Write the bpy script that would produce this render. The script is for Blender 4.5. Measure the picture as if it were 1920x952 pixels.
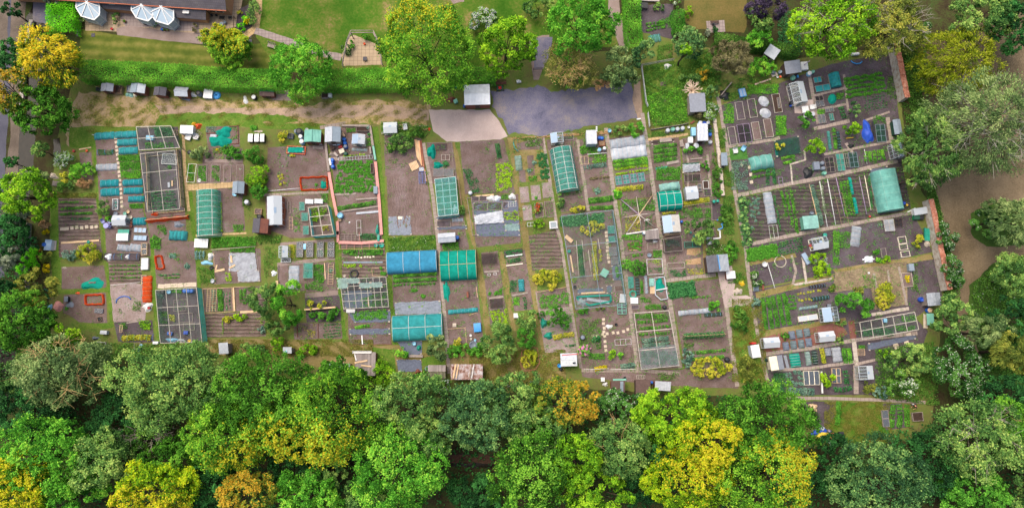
import bpy,bmesh,math,random
import numpy as np
from mathutils import Vector,Matrix,Euler
# ---------------------------------------------------------------- camera, light, exposure
scene=bpy.context.scene
for o in list(bpy.data.objects):bpy.data.objects.remove(o)
FPX,HGT,TILT=1400.0,111.0,math.radians(8)
CAMY=-HGT*math.tan(TILT)
cd=bpy.data.cameras.new('camera');cam=bpy.data.objects.new('camera',cd)
scene.collection.objects.link(cam)
cam.location=(0,CAMY,HGT);cam.rotation_euler=(TILT,0,0)
cd.sensor_width=36;cd.lens=36*FPX/1920;cd.clip_start=1;cd.clip_end=3000
scene.camera=cam
SUN_EL,SUN_AZ=math.radians(64),math.radians(318)
world=bpy.data.worlds.new('World');scene.world=world;world.use_nodes=True
wn=world.node_tree;wn.nodes.clear()
sky=wn.nodes.new('ShaderNodeTexSky');sky.sky_type='NISHITA';sky.sun_disc=False
sky.sun_elevation=SUN_EL;sky.sun_rotation=SUN_AZ
sky.dust_density=6;sky.air_density=1.0;sky.ozone_density=0.6
bg=wn.nodes.new('ShaderNodeBackground');bg.inputs[1].default_value=0.145
wo=wn.nodes.new('ShaderNodeOutputWorld')
wn.links.new(sky.outputs[0],bg.inputs[0]);wn.links.new(bg.outputs[0],wo.inputs[0])
sd=bpy.data.lights.new('sun','SUN');sd.energy=1.35;sd.angle=math.radians(40);sd.color=(1,.93,.82)
sun=bpy.data.objects.new('sun',sd);scene.collection.objects.link(sun)
_d=Vector((math.cos(SUN_EL)*math.sin(SUN_AZ),math.cos(SUN_EL)*math.cos(SUN_AZ),math.sin(SUN_EL)))
sun.rotation_euler=_d.to_track_quat('Z','Y').to_euler()
vs=scene.view_settings;vs.view_transform='Standard';vs.look='None';vs.gamma=1;vs.use_curve_mapping=False
vs.exposure=0.9
# ---------------------------------------------------------------- helpers
COL=scene.collection
RNG=np.random.default_rng(7);random.seed(7)
_c,_s=math.cos(TILT),math.sin(TILT)
def P(px,py,z=0.0):
 "place in the world, at height z, that the photo shows at (px, py)"
 x=(px-960)/FPX;y=-(py-476)/FPX
 k=(HGT-z)/(_c-y*_s)
 return Vector((k*x,CAMY+k*(y*_c+_s),z))
VX,VY,VS=0.0,0.0,1.0
def V(x,y,s):
 global VX,VY,VS
 VX,VY,VS=x,y,s
def W(x,y,z=0.0):return P(VX+x/VS,VY+y/VS,z)
def fr(cx,cy,w,d,rot=0,z=0.0):
 r=math.radians(rot);a=(math.cos(r),-math.sin(r));b=(math.sin(r),math.cos(r))
 c=W(cx,cy,z)
 u=W(cx+a[0]*w/2,cy+a[1]*w/2,z)-W(cx-a[0]*w/2,cy-a[1]*w/2,z)
 v=W(cx+b[0]*d/2,cy+b[1]*d/2,z)-W(cx-b[0]*d/2,cy-b[1]*d/2,z)
 return Vector((c.x,c.y,0)),u.length,v.length,math.atan2(u.y,u.x)
def mpx():return 0.080/VS
class MB:
 def __init__(s):s.v=[];s.f=[];s.uv=None
 def add(s,vs,fs):
  n=len(s.v);s.v+=[tuple(p) for p in vs];s.f+=[tuple(i+n for i in f) for f in fs];return s
 def box(s,x0,y0,z0,x1,y1,z1):
  return s.add([(x0,y0,z0),(x1,y0,z0),(x1,y1,z0),(x0,y1,z0),(x0,y0,z1),(x1,y0,z1),(x1,y1,z1),(x0,y1,z1)],[(0,3,2,1),(4,5,6,7),(0,1,5,4),(1,2,6,5),(2,3,7,6),(3,0,4,7)])
 def bar(s,p,q,w=.04,h=None):
  p,q=Vector(p),Vector(q);h=h or w;d=q-p
  if d.length<1e-6:return s
  d.normalize();up=Vector((0,0,1)) if abs(d.z)<.9 else Vector((1,0,0))
  a=d.cross(up).normalized()*(w/2);b=a.cross(d).normalized()*(h/2)
  return s.add([p-a-b,p+a-b,p+a+b,p-a+b,q-a-b,q+a-b,q+a+b,q-a+b],[(0,3,2,1),(4,5,6,7),(0,1,5,4),(1,2,6,5),(2,3,7,6),(3,0,4,7)])
 def tube(s,pts,r,n=6,r2=None,closed=False):
  pts=[Vector(p) for p in pts];m=len(pts);base=len(s.v)
  for i,p in enumerate(pts):
   if closed:d=pts[(i+1)%m]-pts[i-1]
   else:d=pts[min(i+1,m-1)]-pts[max(i-1,0)]
   d.normalize();up=Vector((0,0,1)) if abs(d.z)<.9 else Vector((1,0,0))
   a=d.cross(up).normalized();b=a.cross(d).normalized()
   rr=r if r2 is None else r+(r2-r)*i/max(1,m-1)
   for k in range(n):
    t=2*math.pi*k/n;s.v.append(tuple(p+(a*math.cos(t)+b*math.sin(t))*rr))
  for i in range(m if closed else m-1):
   j=(i+1)%m
   for k in range(n):
    s.f.append((base+i*n+k,base+i*n+(k+1)%n,base+j*n+(k+1)%n,base+j*n+k))
  if not closed:
   s.f.append(tuple(base+k for k in range(n))[::-1]);s.f.append(tuple(base+(m-1)*n+k for k in range(n)))
  return s
 def lathe(s,prof,n=14,c=(0,0,0)):
  base=len(s.v)
  for r,z in prof:
   for k in range(n):
    t=2*math.pi*k/n;s.v.append((c[0]+r*math.cos(t),c[1]+r*math.sin(t),c[2]+z))
  for i in range(len(prof)-1):
   for k in range(n):
    s.f.append((base+i*n+k,base+i*n+(k+1)%n,base+(i+1)*n+(k+1)%n,base+(i+1)*n+k))
  s.f.append(tuple(base+k for k in range(n))[::-1]);s.f.append(tuple(base+(len(prof)-1)*n+k for k in range(n)))
  return s
 def slab(s,pts,t):
  "a plate through the 3D points, thickened by t straight down"
  n=len(pts);pts=[Vector(p) for p in pts];lo=[p-Vector((0,0,t)) for p in pts]
  return s.add(pts+lo,[tuple(range(n)),tuple(range(2*n-1,n-1,-1))]+[(i,i+n,(i+1)%n+n,(i+1)%n) for i in range(n)])
 def grid(s,fn,nu,nv):
  b=len(s.v)
  for j in range(nv+1):
   for i in range(nu+1):s.v.append(tuple(fn(i/nu,j/nv)))
  for j in range(nv):
   for i in range(nu):s.f.append((b+j*(nu+1)+i,b+j*(nu+1)+i+1,b+(j+1)*(nu+1)+i+1,b+(j+1)*(nu+1)+i))
  return s
 def mesh(s,name,m,smooth=False):
  me=bpy.data.meshes.new(name);me.from_pydata(s.v,[],s.f);me.update()
  if m is not None:me.materials.append(m)
  if smooth:me.polygons.foreach_set('use_smooth',[True]*len(me.polygons))
  return me
 def build(s,name,m,parent=None,smooth=False,loc=None,rz=0):
  return link(name,s.mesh(name,m,smooth),parent,loc,rz)
def link(name,me,parent=None,loc=None,rz=0):
 o=bpy.data.objects.new(name,me);COL.objects.link(o)
 if parent is not None:o.parent=parent
 if loc is not None:o.location=loc
 o.rotation_euler.z=rz
 return o
def tag(o,label,cat,group=None,kind=None):
 if label:o['label']=label
 if cat:o['category']=cat
 if group:o['group']=group
 if kind:o['kind']=kind
 return o
def thing(name,loc,rz,label,cat,group=None):
 return tag(link(name,None,None,loc,rz),label,cat,group)
def copy_tree(o,parent=None):
 c=o.copy();COL.objects.link(c);c.parent=parent
 for ch in o.children:copy_tree(ch,c)
 return c
 # ---------------------------------------------------------------- materials
def srgb(c):
 if isinstance(c,str):c=[int(c[i:i+2],16)/255 for i in(0,2,4)]
 return tuple(((x/12.92) if x<=.04045 else((x+.055)/1.055)**2.4) for x in c)+(1,)
MATS={}
def gain(c,g):return tuple(min(.85,v*k) for v,k in zip(c[:3],g))+(1,)
class NT:
 def __init__(s,name):
  s.m=bpy.data.materials.new(name);s.m.use_nodes=True;s.t=s.m.node_tree;s.t.nodes.clear()
  s.out=s.t.nodes.new('ShaderNodeOutputMaterial')
 def n(s,typ,ins=None,**kw):
  nd=s.t.nodes.new('ShaderNode'+typ)
  for k,v in kw.items():setattr(nd,k,v)
  for k,v in(ins or{}).items():
   if isinstance(v,bpy.types.NodeSocket):s.t.links.new(v,nd.inputs[k])
   else:nd.inputs[k].default_value=v
  return nd
 def noise(s,vec,scale,detail=4,rough=.6):return s.n('TexNoise',{'Vector':vec,'Scale':scale,'Detail':detail,'Roughness':rough}).outputs['Fac']
 def ramp(s,fac,stops):
  r=s.n('ValToRGB',{'Fac':fac});e=r.color_ramp.elements
  while len(e)<len(stops):e.new(.5)
  for el,(p,c) in zip(e,stops):el.position=p;el.color=c
  return r.outputs['Color']
 def mix(s,fac,a,b,mode='MIX'):
  x=s.n('MixRGB',{'Fac':fac,'Color1':a,'Color2':b},blend_type=mode);return x.outputs[0]
 def bump(s,h,dist=.05,st=.6):return s.n('Bump',{'Height':h,'Distance':dist,'Strength':st}).outputs['Normal']
 def principled(s,col,rough=.9,normal=None,metal=0,spec=.3):
  ins={'Base Color':col,'Roughness':rough,'Metallic':metal,'Specular IOR Level':spec}
  if normal is not None:ins['Normal']=normal
  b=s.n('BsdfPrincipled',ins);s.t.links.new(b.outputs[0],s.out.inputs[0]);return b
def Ql(name,cols,scale=.35,fine=6,bump=.06,mottle=.5,g=(1,1,1)):
 "world-space mottled ground: cols = list of colours from low to high noise"
 k=NT(name);pos=k.n('NewGeometry').outputs['Position']
 a=k.noise(pos,scale,5,.65);b=k.noise(pos,fine,3,.7)
 f=k.n('Math',{0:k.n('Math',{0:b,1:mottle},operation='MULTIPLY').outputs[0],1:a},operation='ADD').outputs[0]
 f=k.n('MapRange',{'Value':f,'From Min':.36+mottle*.34,'From Max':.64+mottle*.64}).outputs[0]
 n=len(cols);v=k.n('MapRange',{'Value':k.noise(pos,.07,1),'From Min':.35,'From Max':.65,'To Min':.82,'To Max':1.1}).outputs[0]
 col=k.ramp(f,[(i/(n-1),gain(srgb(c),g)) for i,c in enumerate(cols)])
 k.principled(k.n('VectorMath',{0:col,'Scale':v},operation='SCALE').outputs[0],.95,k.bump(b,bump),spec=.1);MATS[name]=k.m;return k.m
def plain(name,c,c2=None,rough=.7,metal=0,scale=3,spec=.35,bump=0):
 k=NT(name);co=k.n('TexCoord').outputs['Object']
 col=srgb(c)
 if c2 is None:c2=tuple(x*.82 for x in[int(c[i:i+2],16)/255 for i in(0,2,4)])
 f=k.noise(co,scale,5,.65);col=k.ramp(f,[(.3,srgb(c2)),(.65,srgb(c))])
 k.principled(col,rough,k.bump(f,bump) if bump else None,metal,spec);MATS[name]=k.m;return k.m
def planks(name,c,c2,pitch=.14,axis=0,rough=.8):
 "boards: narrow dark gaps every pitch along one object axis, each board its own tone"
 k=NT(name);co=k.n('TexCoord').outputs['Object']
 x=k.n('SeparateXYZ',{0:co}).outputs[axis]
 q=k.n('Math',{0:x,1:1/pitch},operation='MULTIPLY').outputs[0]
 fr_=k.n('Math',{0:q},operation='FRACT').outputs[0];fl=k.n('Math',{0:q},operation='FLOOR').outputs[0]
 wn_=k.n('TexWhiteNoise',{'W':fl},noise_dimensions='1D').outputs[0]
 nz=k.noise(co,2.5,5)
 f=k.n('Math',{0:wn_,1:nz},operation='ADD').outputs[0]
 f=k.n('Math',{0:f,1:.5},operation='MULTIPLY').outputs[0]
 col=k.ramp(f,[(.2,srgb(c2)),(.7,srgb(c))])
 g=k.n('Math',{0:fr_,1:.12},operation='LESS_THAN').outputs[0]
 k.principled(k.mix(g,col,tuple(v*.35 for v in srgb(c2)[:3])+(1,)),rough,spec=.2);MATS[name]=k.m;return k.m
def corrug(name,c,c2,pitch=.15,axis=0,rough=.6,metal=0,c3=None):
 k=NT(name);co=k.n('TexCoord').outputs['Object']
 x=k.n('SeparateXYZ',{0:co}).outputs[axis]
 h=k.n('Math',{0:k.n('Math',{0:x,1:2*math.pi/pitch},operation='MULTIPLY').outputs[0]},operation='SINE').outputs[0]
 nz=k.noise(co,1.3,6,.7)
 st=[(.35,srgb(c2)),(.6,srgb(c))]
 if c3:st=[(.36,srgb(c3)),(.44,srgb(c2)),(.6,srgb(c))]
 k.principled(k.ramp(nz,st),rough,k.bump(h,.03,.8),metal,.4);MATS[name]=k.m;return k.m
def net(name,c,fac=.6,rough=.7,grid=0.0):
 "woven netting: part of the light passes between the threads"
 k=NT(name);tr=k.n('BsdfTransparent');co=k.n('TexCoord').outputs['Object']
 nz=k.noise(co,1.1,6,.7)
 c1=srgb(c);col=k.ramp(nz,[(.32,tuple(v*.65 for v in c1[:3])+(1,)),(.7,c1)])
 df=k.n('BsdfDiffuse',{'Color':col});tl=k.n('BsdfTranslucent',{'Color':col})
 mx=k.n('MixShader',{0:.35,1:df.outputs[0],2:tl.outputs[0]})
 f=k.n('MapRange',{'Value':nz,'From Min':.3,'From Max':.7,'To Min':fac-.08,'To Max':fac+.08}).outputs[0]
 m2=k.n('MixShader',{0:f,1:tr.outputs[0],2:mx.outputs[0]})
 k.t.links.new(m2 .outputs[0],k.out.inputs[0]);MATS[name]=k.m;return k.m
def glass(name,c='dfe8ea',fac=.35,haze=.25):
 k=NT(name);tr=k.n('BsdfTransparent',{'Color':(.9,.95,.95,1)});gl=k.n('BsdfGlossy',{'Color':srgb(c),'Roughness':.12})
 df=k.n('BsdfDiffuse',{'Color':srgb(c)})
 a=k.n('MixShader',{0:haze,1:gl.outputs[0],2:df.outputs[0]})
 m2=k.n('MixShader',{0:fac,1:tr.outputs[0],2:a.outputs[0]})
 k.t.links.new(m2 .outputs[0],k.out.inputs[0]);MATS[name]=k.m;return k.m
def leaf(name,cols,extra=None,trans=.35,g=1.9):
 "leaves: attribute tint picks a tone (0..0.7 the foliage, above that flowers, keys or new growth)"
 k=NT(name);t=k.n('Attribute',attribute_name='tint').outputs['Fac']
 n=len(cols);st=[(.68*i/max(1,n-1),gain(srgb(c),(g*1.08,g,g))) for i,c in enumerate(cols)]
 if extra:st+=[(.74,srgb(extra[0])),(1.0,srgb(extra[-1]))]
 col=k.ramp(t,st)
 df=k.n('BsdfDiffuse',{'Color':col});tl=k.n('BsdfTranslucent',{'Color':col})
 mx=k.n('MixShader',{0:trans,1:df.outputs[0],2:tl.outputs[0]})
 k.t.links.new(mx.outputs[0],k.out.inputs[0]);MATS[name]=k.m;return k.m
 # ---------------------------------------------------------------- leaves
def leaf_mesh(name,pos,nrm,size,tint,m,aspect=.55,tang=None,rng=RNG):
 N=len(pos);nrm=nrm/(np.linalg.norm(nrm,axis=1,keepdims=True)+1e-9)
 t=rng.normal(size=(N,3)) if tang is None else tang+rng.normal(size=(N,3))*.25
 t-=nrm*(t*nrm).sum(1,keepdims=True);t/=np.linalg.norm(t,axis=1,keepdims=True)+1e-9
 b=np.cross(nrm,t);s=size[:,None]
 v=np.empty((N,4,3),np.float32)
 v[:,0]=pos-t*s*.5;v[:,1]=pos+b*s*aspect*.5+nrm*s*.1
 v[:,2]=pos+t*s*.5;v[:,3]=pos-b*s*aspect*.5+nrm*s*.1
 me=bpy.data.meshes.new(name);me.vertices.add(4*N);me.vertices.foreach_set('co',v.ravel())
 me.loops.add(4*N);me.loops.foreach_set('vertex_index',np.arange(4*N,dtype=np.int32))
 me.polygons.add(N);me.polygons.foreach_set('loop_start',np.arange(0,4*N,4,dtype=np.int32))
 try:me.polygons.foreach_set('loop_total',np.full(N,4,np.int32))
 except Exception:pass
 at=me.attributes.new('tint','FLOAT','POINT');at.data.foreach_set('value',np.repeat(tint,4).astype(np.float32))
 me.update(calc_edges=True);me.materials.append(m);return me
def sphere_dirs(n,rng,zmin=-1.0):
 z=rng.uniform(zmin,1,n);a=rng.uniform(0,2*np.pi,n);r=np.sqrt(np.maximum(0,1-z*z))
 return np.stack([r*np.cos(a),r*np.sin(a),z],1)
def crown_arrays(rng,rx,ry,rz,nl,lr,n,size,zmin=-.25,extra=0.0,exdir=None,flat=1.0,dens=1.0):
 "lobed crown about the origin: nl leafy lobes over an ellipsoid; returns pos, normal, size, tint"
 d=sphere_dirs(nl,rng,zmin);rad=rng.uniform(.48,.84,nl)[:,None]
 # even the lobes out a little
 for _ in range(6):
  df=d[:,None]-d[None];ds=(df**2).sum(2)+1e-3
  d=d+(df/ds[...,None]**1.5).sum(1)*.012;d/=np.linalg.norm(d,axis=1,keepdims=True)
  d[:,2]=np.maximum(d[:,2],zmin)
 c=d*rad*np.array([rx,ry,rz]);R=min(rx,ry)
 r=rng.uniform(lr*.5,lr*1.35,nl)*R
 w=r**2;li=rng.choice(nl,n,p=w/w.sum())
 K=16;spray=sphere_dirs(nl*K,rng).reshape(nl,K,3);ki=rng.integers(0,K,n);ks=rng.normal(size=(nl,K))*.05
 u=spray[li,ki]+rng.normal(size=(n,3))*.2;u=u+d[li]*.35+np.array([0,0,.25]);u/=np.linalg.norm(u,axis=1,keepdims=True)
 bumps=1+ks[li,ki]*1.6+.09*rng.normal(size=n)
 p=c[li]+u*(r[li]*bumps*rng.uniform(.72,1.06,n))[:,None]*np.array([1,1,flat])
 # drop what is deep inside other lobes
 keep=np.ones(n,bool)
 for q in range(nl):
  keep&=(((p-c[q])**2).sum(1)>(r[q]*.62)**2)
 p,u,li,ki=p[keep],u[keep],li[keep],ki[keep];n=len(p)
 nr=u*.55+rng.normal(size=(n,3))*.5+np.array([0,0,.55])
 tl=rng.uniform(.08,.5,nl);tint=np.clip(tl[li]+ks[li,ki]*1.6+rng.normal(size=n)*.13,0,.68)
 if extra>0 and exdir=='any':tint=np.where((rng.uniform(size=n)<extra)&(u[:,2]>.2),rng.uniform(.74,1,n),tint)
 elif extra>0:
  e=np.array(exdir if exdir is not None else(0,0,1.0));dl=c/np.array([rx,ry,rz])
  q=p/np.array([rx,ry,rz]);sc=q@e+(dl@e+rng.normal(size=nl)*.2)[li]*.6+rng.normal(size=n)*.12
  th=np.quantile(sc,1-extra);pr=1/(1+np.exp(-(sc-th)/.16))*.8
  hot=(rng.uniform(size=n)<pr)&(u[:,2]>-.2);yel=rng.uniform(size=n)<pr*.8
  tint=np.where(hot,rng.uniform(.74,1,n),np.where(yel,np.minimum(.68,tint+.25),tint))
 return p,nr,rng.uniform(.7,1.35,n)*size,tint,c
def limb_mesh(name,rng,h0,cz,tips,r0,m,n=5):
 b=MB();b.tube([(0,0,0),(rng.normal()*.1,rng.normal()*.1,h0*.5),(0,0,h0)],r0,8,r0*.7)
 for t in tips:
  t=Vector(t);mid=Vector((t.x*.35,t.y*.35,h0+(cz+t.z-h0)*.55))+Vector(rng.normal(size=3)*.25)
  b.tube([(0,0,h0*.9),mid,(t.x,t.y,cz+t.z)],r0*.42,n,r0*.08)
 return b.mesh(name,m,True)
SEED=[100]
def nrng():SEED[0]+=1;return np.random.default_rng(SEED[0])
def tree(name,cx,cy,rx,ry,h,m,label,cat='tree',nl=None,lr=.3,size=.34,cov=3.4,extra=0,exdir=None,group=None,bark='bark',twigs=0,twm='twig',flat=1.0,depth=None,zmin=-.25,aspect=.6,droop=0,rot=0,zc=None):
 """a tree whose crown is seen at (cx, cy) with radii rx, ry (view px) and height h (m)"""
 rng=nrng();s=mpx();rz=depth if depth else min(h*.42,max(rx,ry)*s*.75);cz=h-rz
 k=(HGT-cz)/HGT;RX,RY=rx*s*k,ry*s*k
 o=W(cx,cy,cz if zc is None else zc);o.z=0
 t=thing(name,o,math.radians(rot),label,cat,group)
 area=math.pi*RX*RY;R=min(RX,RY)
 if nl is None:nl=int(np.clip(area/2.6,9,80))
 size*=.82;n=int(cov*area*2.6/(size*size*aspect))
 n=int(np.clip(n,300,42000))
 p,nr,sz,ti,c=crown_arrays(rng,RX,RY,rz,nl,lr,n,size,zmin,extra,'any' if m in('elder','whiteflower') else exdir,flat)
 p[:,2]=np.maximum(p[:,2]+cz,.12)
 tang=None
 if droop:
  tang=p*np.array([1,1,0]);tang/=np.linalg.norm(tang,axis=1,keepdims=True)+1e-6;tang[:,2]=-droop
 link('crown',leaf_mesh('crown',p,nr,sz,ti,MATS[m],aspect,tang,rng),t)
 tips=c[np.argsort(-c[:,2])[:10]]*.9
 link('trunk',limb_mesh('trunk',rng,max(.3,cz*.55),cz,tips,max(.05,min(.4,h*.025)),MATS[bark]),t)
 if twigs:
  b=MB()
  for q in range(twigs):
   a=rng.uniform(0,2*math.pi);e=rng.uniform(.25,1.1);L=rng.uniform(.8,1.06)
   d=Vector((math.cos(a)*math.cos(e)*RX,math.sin(a)*math.cos(e)*RY,math.sin(e)*rz))*L
   st=d*rng.uniform(.3,.6);mid=(st+d)/2+Vector(rng.normal(size=3)*R*.07)
   b.tube([st+Vector((0,0,cz)),mid+Vector((0,0,cz+.15)),d+Vector((0,0,cz+.2))],.055,4,.02)
   for w in range(5):
    q0=mid.lerp(d,rng.uniform(0,.8));q1=q0+Vector(rng.normal(size=3)*R*.14)+d*.1
    b.tube([q0+Vector((0,0,cz+.17)),q1+Vector((0,0,cz+.25))],.03,3,.012)
  b.build('branches',MATS[twm],t)
 return t
def shrub(cx,cy,rx,ry,h,m,label,name='shrub',cat='shrub',**kw):
 a=dict(nl=max(6,int(rx*ry*mpx()**2*4)),lr=.42,size=.2,cov=2.6,depth=h*.55);a.update(kw)
 return tree(name,cx,cy,rx,ry,h,m,label,cat,**a)
def leaf_strip(pts,width,h,size,rng,dens=2.5,zmin=0.0,box=False):
 "leaf positions filling a low band along a polyline of world points"
 segs=[(Vector(a),Vector(b)) for a,b in zip(pts,pts[1:])];L=[max(1e-3,(b-a).length) for a,b in segs];tot=sum(L)
 n=int(np.clip(dens*tot*width*(1+(2*h/width if box else.6))/(size*size*.6),12,40000))
 si=rng.choice(len(segs),n,p=np.array(L)/tot);f=rng.uniform(size=n)
 A=np.array([a for a,b in segs])[si];B=np.array([b for a,b in segs])[si]
 d=B-A;d/=np.linalg.norm(d,axis=1,keepdims=True);side=np.stack([-d[:,1],d[:,0],np.zeros(n)],1)
 if box:
  top=rng.uniform(size=n)<width/(width+2*h)
  off=np.where(top,rng.uniform(-.5,.5,n),np.where(rng.uniform(size=n)<.5,-.5,.5))
  z=np.where(top,h,rng.uniform(.05,h,n));off=off*width
  off+=rng.normal(size=n)*.09;z=z+rng.normal(size=n)*.09
  nr=side*np.where(top,0,np.sign(off))[:,None]+np.array([0,0,1.0])*np.where(top,1,.3)[:,None]+rng.normal(size=(n,3))*.45
 else:
  a=rng.uniform(0,np.pi,n);rr=np.sqrt(rng.uniform(.3,1,n))
  off=np.cos(a)*rr*width*.5;z=zmin+np.sin(a)*rr*h+.02
  nr=side*np.cos(a)[:,None]+np.array([0,0,1.0])+rng.normal(size=(n,3))*.5
 p=A+(B-A)*f[:,None]+side*off[:,None];p[:,2]=z
 return p,nr,rng.uniform(.7,1.3,n)*size
def hedge(pts,wpx,h,m,label,name='hedge',cat='hedge',size=.17,dens=2.2,z=0):
 w=wpx*mpx();rng=nrng();q=[W(x,y,h) for x,y in pts];o=q[0].copy();o.z=0
 q=[Vector((a.x-o.x,a.y-o.y,0)) for a in q]
 p,nr,sz=leaf_strip(q,w,h,size,rng,dens,box=True)
 ti=np.clip(.3+.22*np.sin(p[:,0]*1.1+rng.normal())*np.cos(p[:,1]*1.7)+rng.normal(size=len(p))*.12,0,.68)
 p[:,2]+=.12*np.sin(p[:,0]*.9)*np.sin(p[:,1]*1.3+1)
 t=thing(name,o,0,label,cat)
 link('foliage',leaf_mesh('foliage',p,nr,sz,ti,MATS[m],.6,None,rng),t)
 b=MB()
 for a,c in zip(q,q[1:]):
  k=max(2,int((c-a).length/.7))
  for i in range(k):
   e=a.lerp(c,(i+.5)/k)+Vector((rng.normal()*.15,rng.normal()*.15,0));b.tube([e,e+Vector((0,0,h*.85))],.04,5)
   for g in range(4):b.tube([e+Vector((0,0,h*.3)),e+Vector((rng.normal()*w*.2,rng.normal()*w*.2,h*.85))],.02,4)
 b.build('stems',MATS['bark'],t)
 return t
 # ---------------------------------------------------------------- ground sheets
ZL=[0.045]
LAID=[]
def inpoly(x,y,q):
 r=np.zeros(len(x),bool)
 for(x0,y0),(x1,y1) in zip(q,q[1:]+q[:1]):r^=((y0>y)!=(y1>y))&(x<(x1-x0)*(y-y0)/((y1-y0) or 1e-9)+x0)
 return r
def level(q):
 "4 mm above the highest earlier sheet that this outline overlaps"
 Q=[(p.x,p.y) for p in q];a=np.array(Q);lo,hi=a.min(0)-.25,a.max(0)+.25;z=0.0
 for Q2,b,lo2,hi2,z2 in LAID:
  if z2>z-.001 and(lo<hi2).all() and(lo2<hi).all():
   g=lo+(hi-lo)*np.random.default_rng(1).uniform(size=(300,2));s1=np.vstack([a,g[inpoly(g[:,0],g[:,1],Q)]])
   if inpoly(s1[:,0],s1[:,1],Q2).any() or inpoly(b[:,0],b[:,1],Q).any():z=z2
 z+=.004;LAID.append((Q,a,lo+.25,hi-.25,z));return z
def rough_edge(pts,amp,step=.6,rng=None):
 out=[];w=0
 for a,b in zip(pts,pts[1:]+pts[:1]):
  L=(b-a).length;n=max(1,int(L/step));nv=Vector((-(b-a).y,(b-a).x,0)).normalized() if L>0 else Vector((0,0,0))
  for i in range(n):
   e=a.lerp(b,i/n)
   w=.7*w+.35*rng.normal()
   if i:e=e+nv*w*amp*min(1,i,n-i)
   out.append(e)
 return out
def Qf(name,m,pts,amp=.08):
 "a ground sheet (structure), laid 4 mm above the one before"
 q=[W(x,y) for x,y in pts]
 if amp:q=rough_edge(q,amp,.5,nrng())
 z=level(q)
 o=Vector((sum(p.x for p in q)/len(q),sum(p.y for p in q)/len(q),z))
 b=MB();b.add([(p.x-o.x,p.y-o.y,0) for p in q],[tuple(range(len(q)))])
 me=b.mesh(name,MATS[m]);bm=bmesh.new();bm.from_mesh(me);bmesh.ops.triangulate(bm,faces=bm.faces[:])
 bm.normal_update()
 for f in bm.faces:
  if f.normal.z<0:f.normal_flip()
 bm.to_mesh(me);bm.free()
 return tag(link(name,me,None,o),None,None,kind='structure')
def way(name,m,pts,wpx,amp=.03):
 "a path of even width along view points; UV runs along it in metres"
 rng=nrng();q=[W(x,y) for x,y in pts];w=wpx*mpx();L,R,D=[],[],[];dist=0
 fine=[]
 for a,b in zip(q,q[1:]):
  n=max(1,int((b-a).length/.8));fine+=[a.lerp(b,i/n) for i in range(n)]
 fine.append(q[-1]);o=fine[0].copy();o.z=0
 for i,p in enumerate(fine):
  d=(fine[min(i+1,len(fine)-1)]-fine[max(0,i-1)]).normalized();s=Vector((-d.y,d.x,0))
  if i:dist+=(p-fine[i-1]).length
  L.append(p+s*(w/2+rng.normal()*amp)-o);R.append(p-s*(w/2+rng.normal()*amp)-o);D.append(dist)
 o.z=level([p+o for p in L]+[p+o for p in R[::-1]])
 b=MB();n=len(fine);vs=[(p.x,p.y,0) for p in L]+[(p.x,p.y,0) for p in R]
 b.add(vs,[(n+i,n+i+1,i+1,i) for i in range(n-1)])
 me=b.mesh(name,MATS[m]);uv=me.uv_layers.new(name='UVMap')
 for pl in me.polygons:
  for li in pl.loop_indices:
   vi=me.loops[li].vertex_index;uv.data[li].uv=(D[vi%n],w if vi<n else 0)
 return tag(link(name,me,None,o),None,None,kind='structure')
 # ---------------------------------------------------------------- materials of the place
Ql('base',['54482f','5c5a34','5e6432','52642a','466024'],.5,5,.08,.7)
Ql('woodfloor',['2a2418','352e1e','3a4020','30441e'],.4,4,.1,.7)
Ql('soil',['5f4c41','6d594d','78645a','85716a'],.5,7,.12,.8,g=(.76,.81,.93))
Ql('soil_pale',['7a665a','8d786a','9c887c','a8968c'],.6,7,.12,.9,g=(.76,.81,.93))
Ql('drysoil',['54493a','675a48','786a54','887a60'],.5,4,.1,.9)
Ql('dksoil',['3c302c','483b38','534543','5f5250'],.45,7,.12,.8,g=(0.95,1.1,1.3))
Ql('soil_red',['54392f','61443a','6b5046'],.6,7,.1,.8,g=(0.8,0.9,1))
Ql('straw',['8c7050','a88a68','b89a78'],.8,6,.1,.9,g=(0.75,0.75,0.75))
Ql('lawn',['3f7014','4c7a1c','628226','7e8838','a69058'],.22,2.6,.04,.5,g=(0.5,0.5,0.6))
Ql('lawn_dry',['5b6428','6f6e38','80763f','8d7d4c'],.2,4,.04,.6,g=(0.6,0.55,0.6))
Ql('grass',['3c5a1a','4c6a22','5a722a','74783a'],.5,4,.05,.8,g=(.85,.85,.85))
Ql('grass_dry',['6b6836','857a48','978858','a4926a'],.35,4,.05,.6,g=(0.6,0.58,0.6))
Ql('track',['46581e','586228','7c7044','947f62','8a7860','62652e'],.3,3,.06,.6)
Ql('trackrut',['7c6c5c','8c7867','a08a74'],.5,5,.08,.9)
Ql('meadow',['22331a','2c4219','38501d','445a28'],.35,5,.08,.8)
Ql('dirtpark',['4c4234','5b4f3c','6b5d49','766851'],.16,4,.06,.6)
Ql('tarmac',['4c4a56','5a5762','67626c','746c6a','85776c'],.3,7,.03,.7,g=(.92,.97,1.1))
Ql('road',['4c4a50','57545a','625e62'],.4,8,.03,.7,g=(0.8,0.85,0.95))
Ql('pad',['8a7c74','988a80','a5968b'],.25,8,.02,.7,g=(1.15,1.13,1.2))
Ql('gravel',['7c6c62','8c7b70','9a8a80'],.6,12,.05,1,g=(0.75,0.75,0.8))
Ql('lane',['51473f','60564c','6e6258'],.5,6)
Ql('brickpath',['6d443a','7c5145','8a6055'],.7,9,.03,.9,g=(0.8,0.8,0.85))
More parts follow.
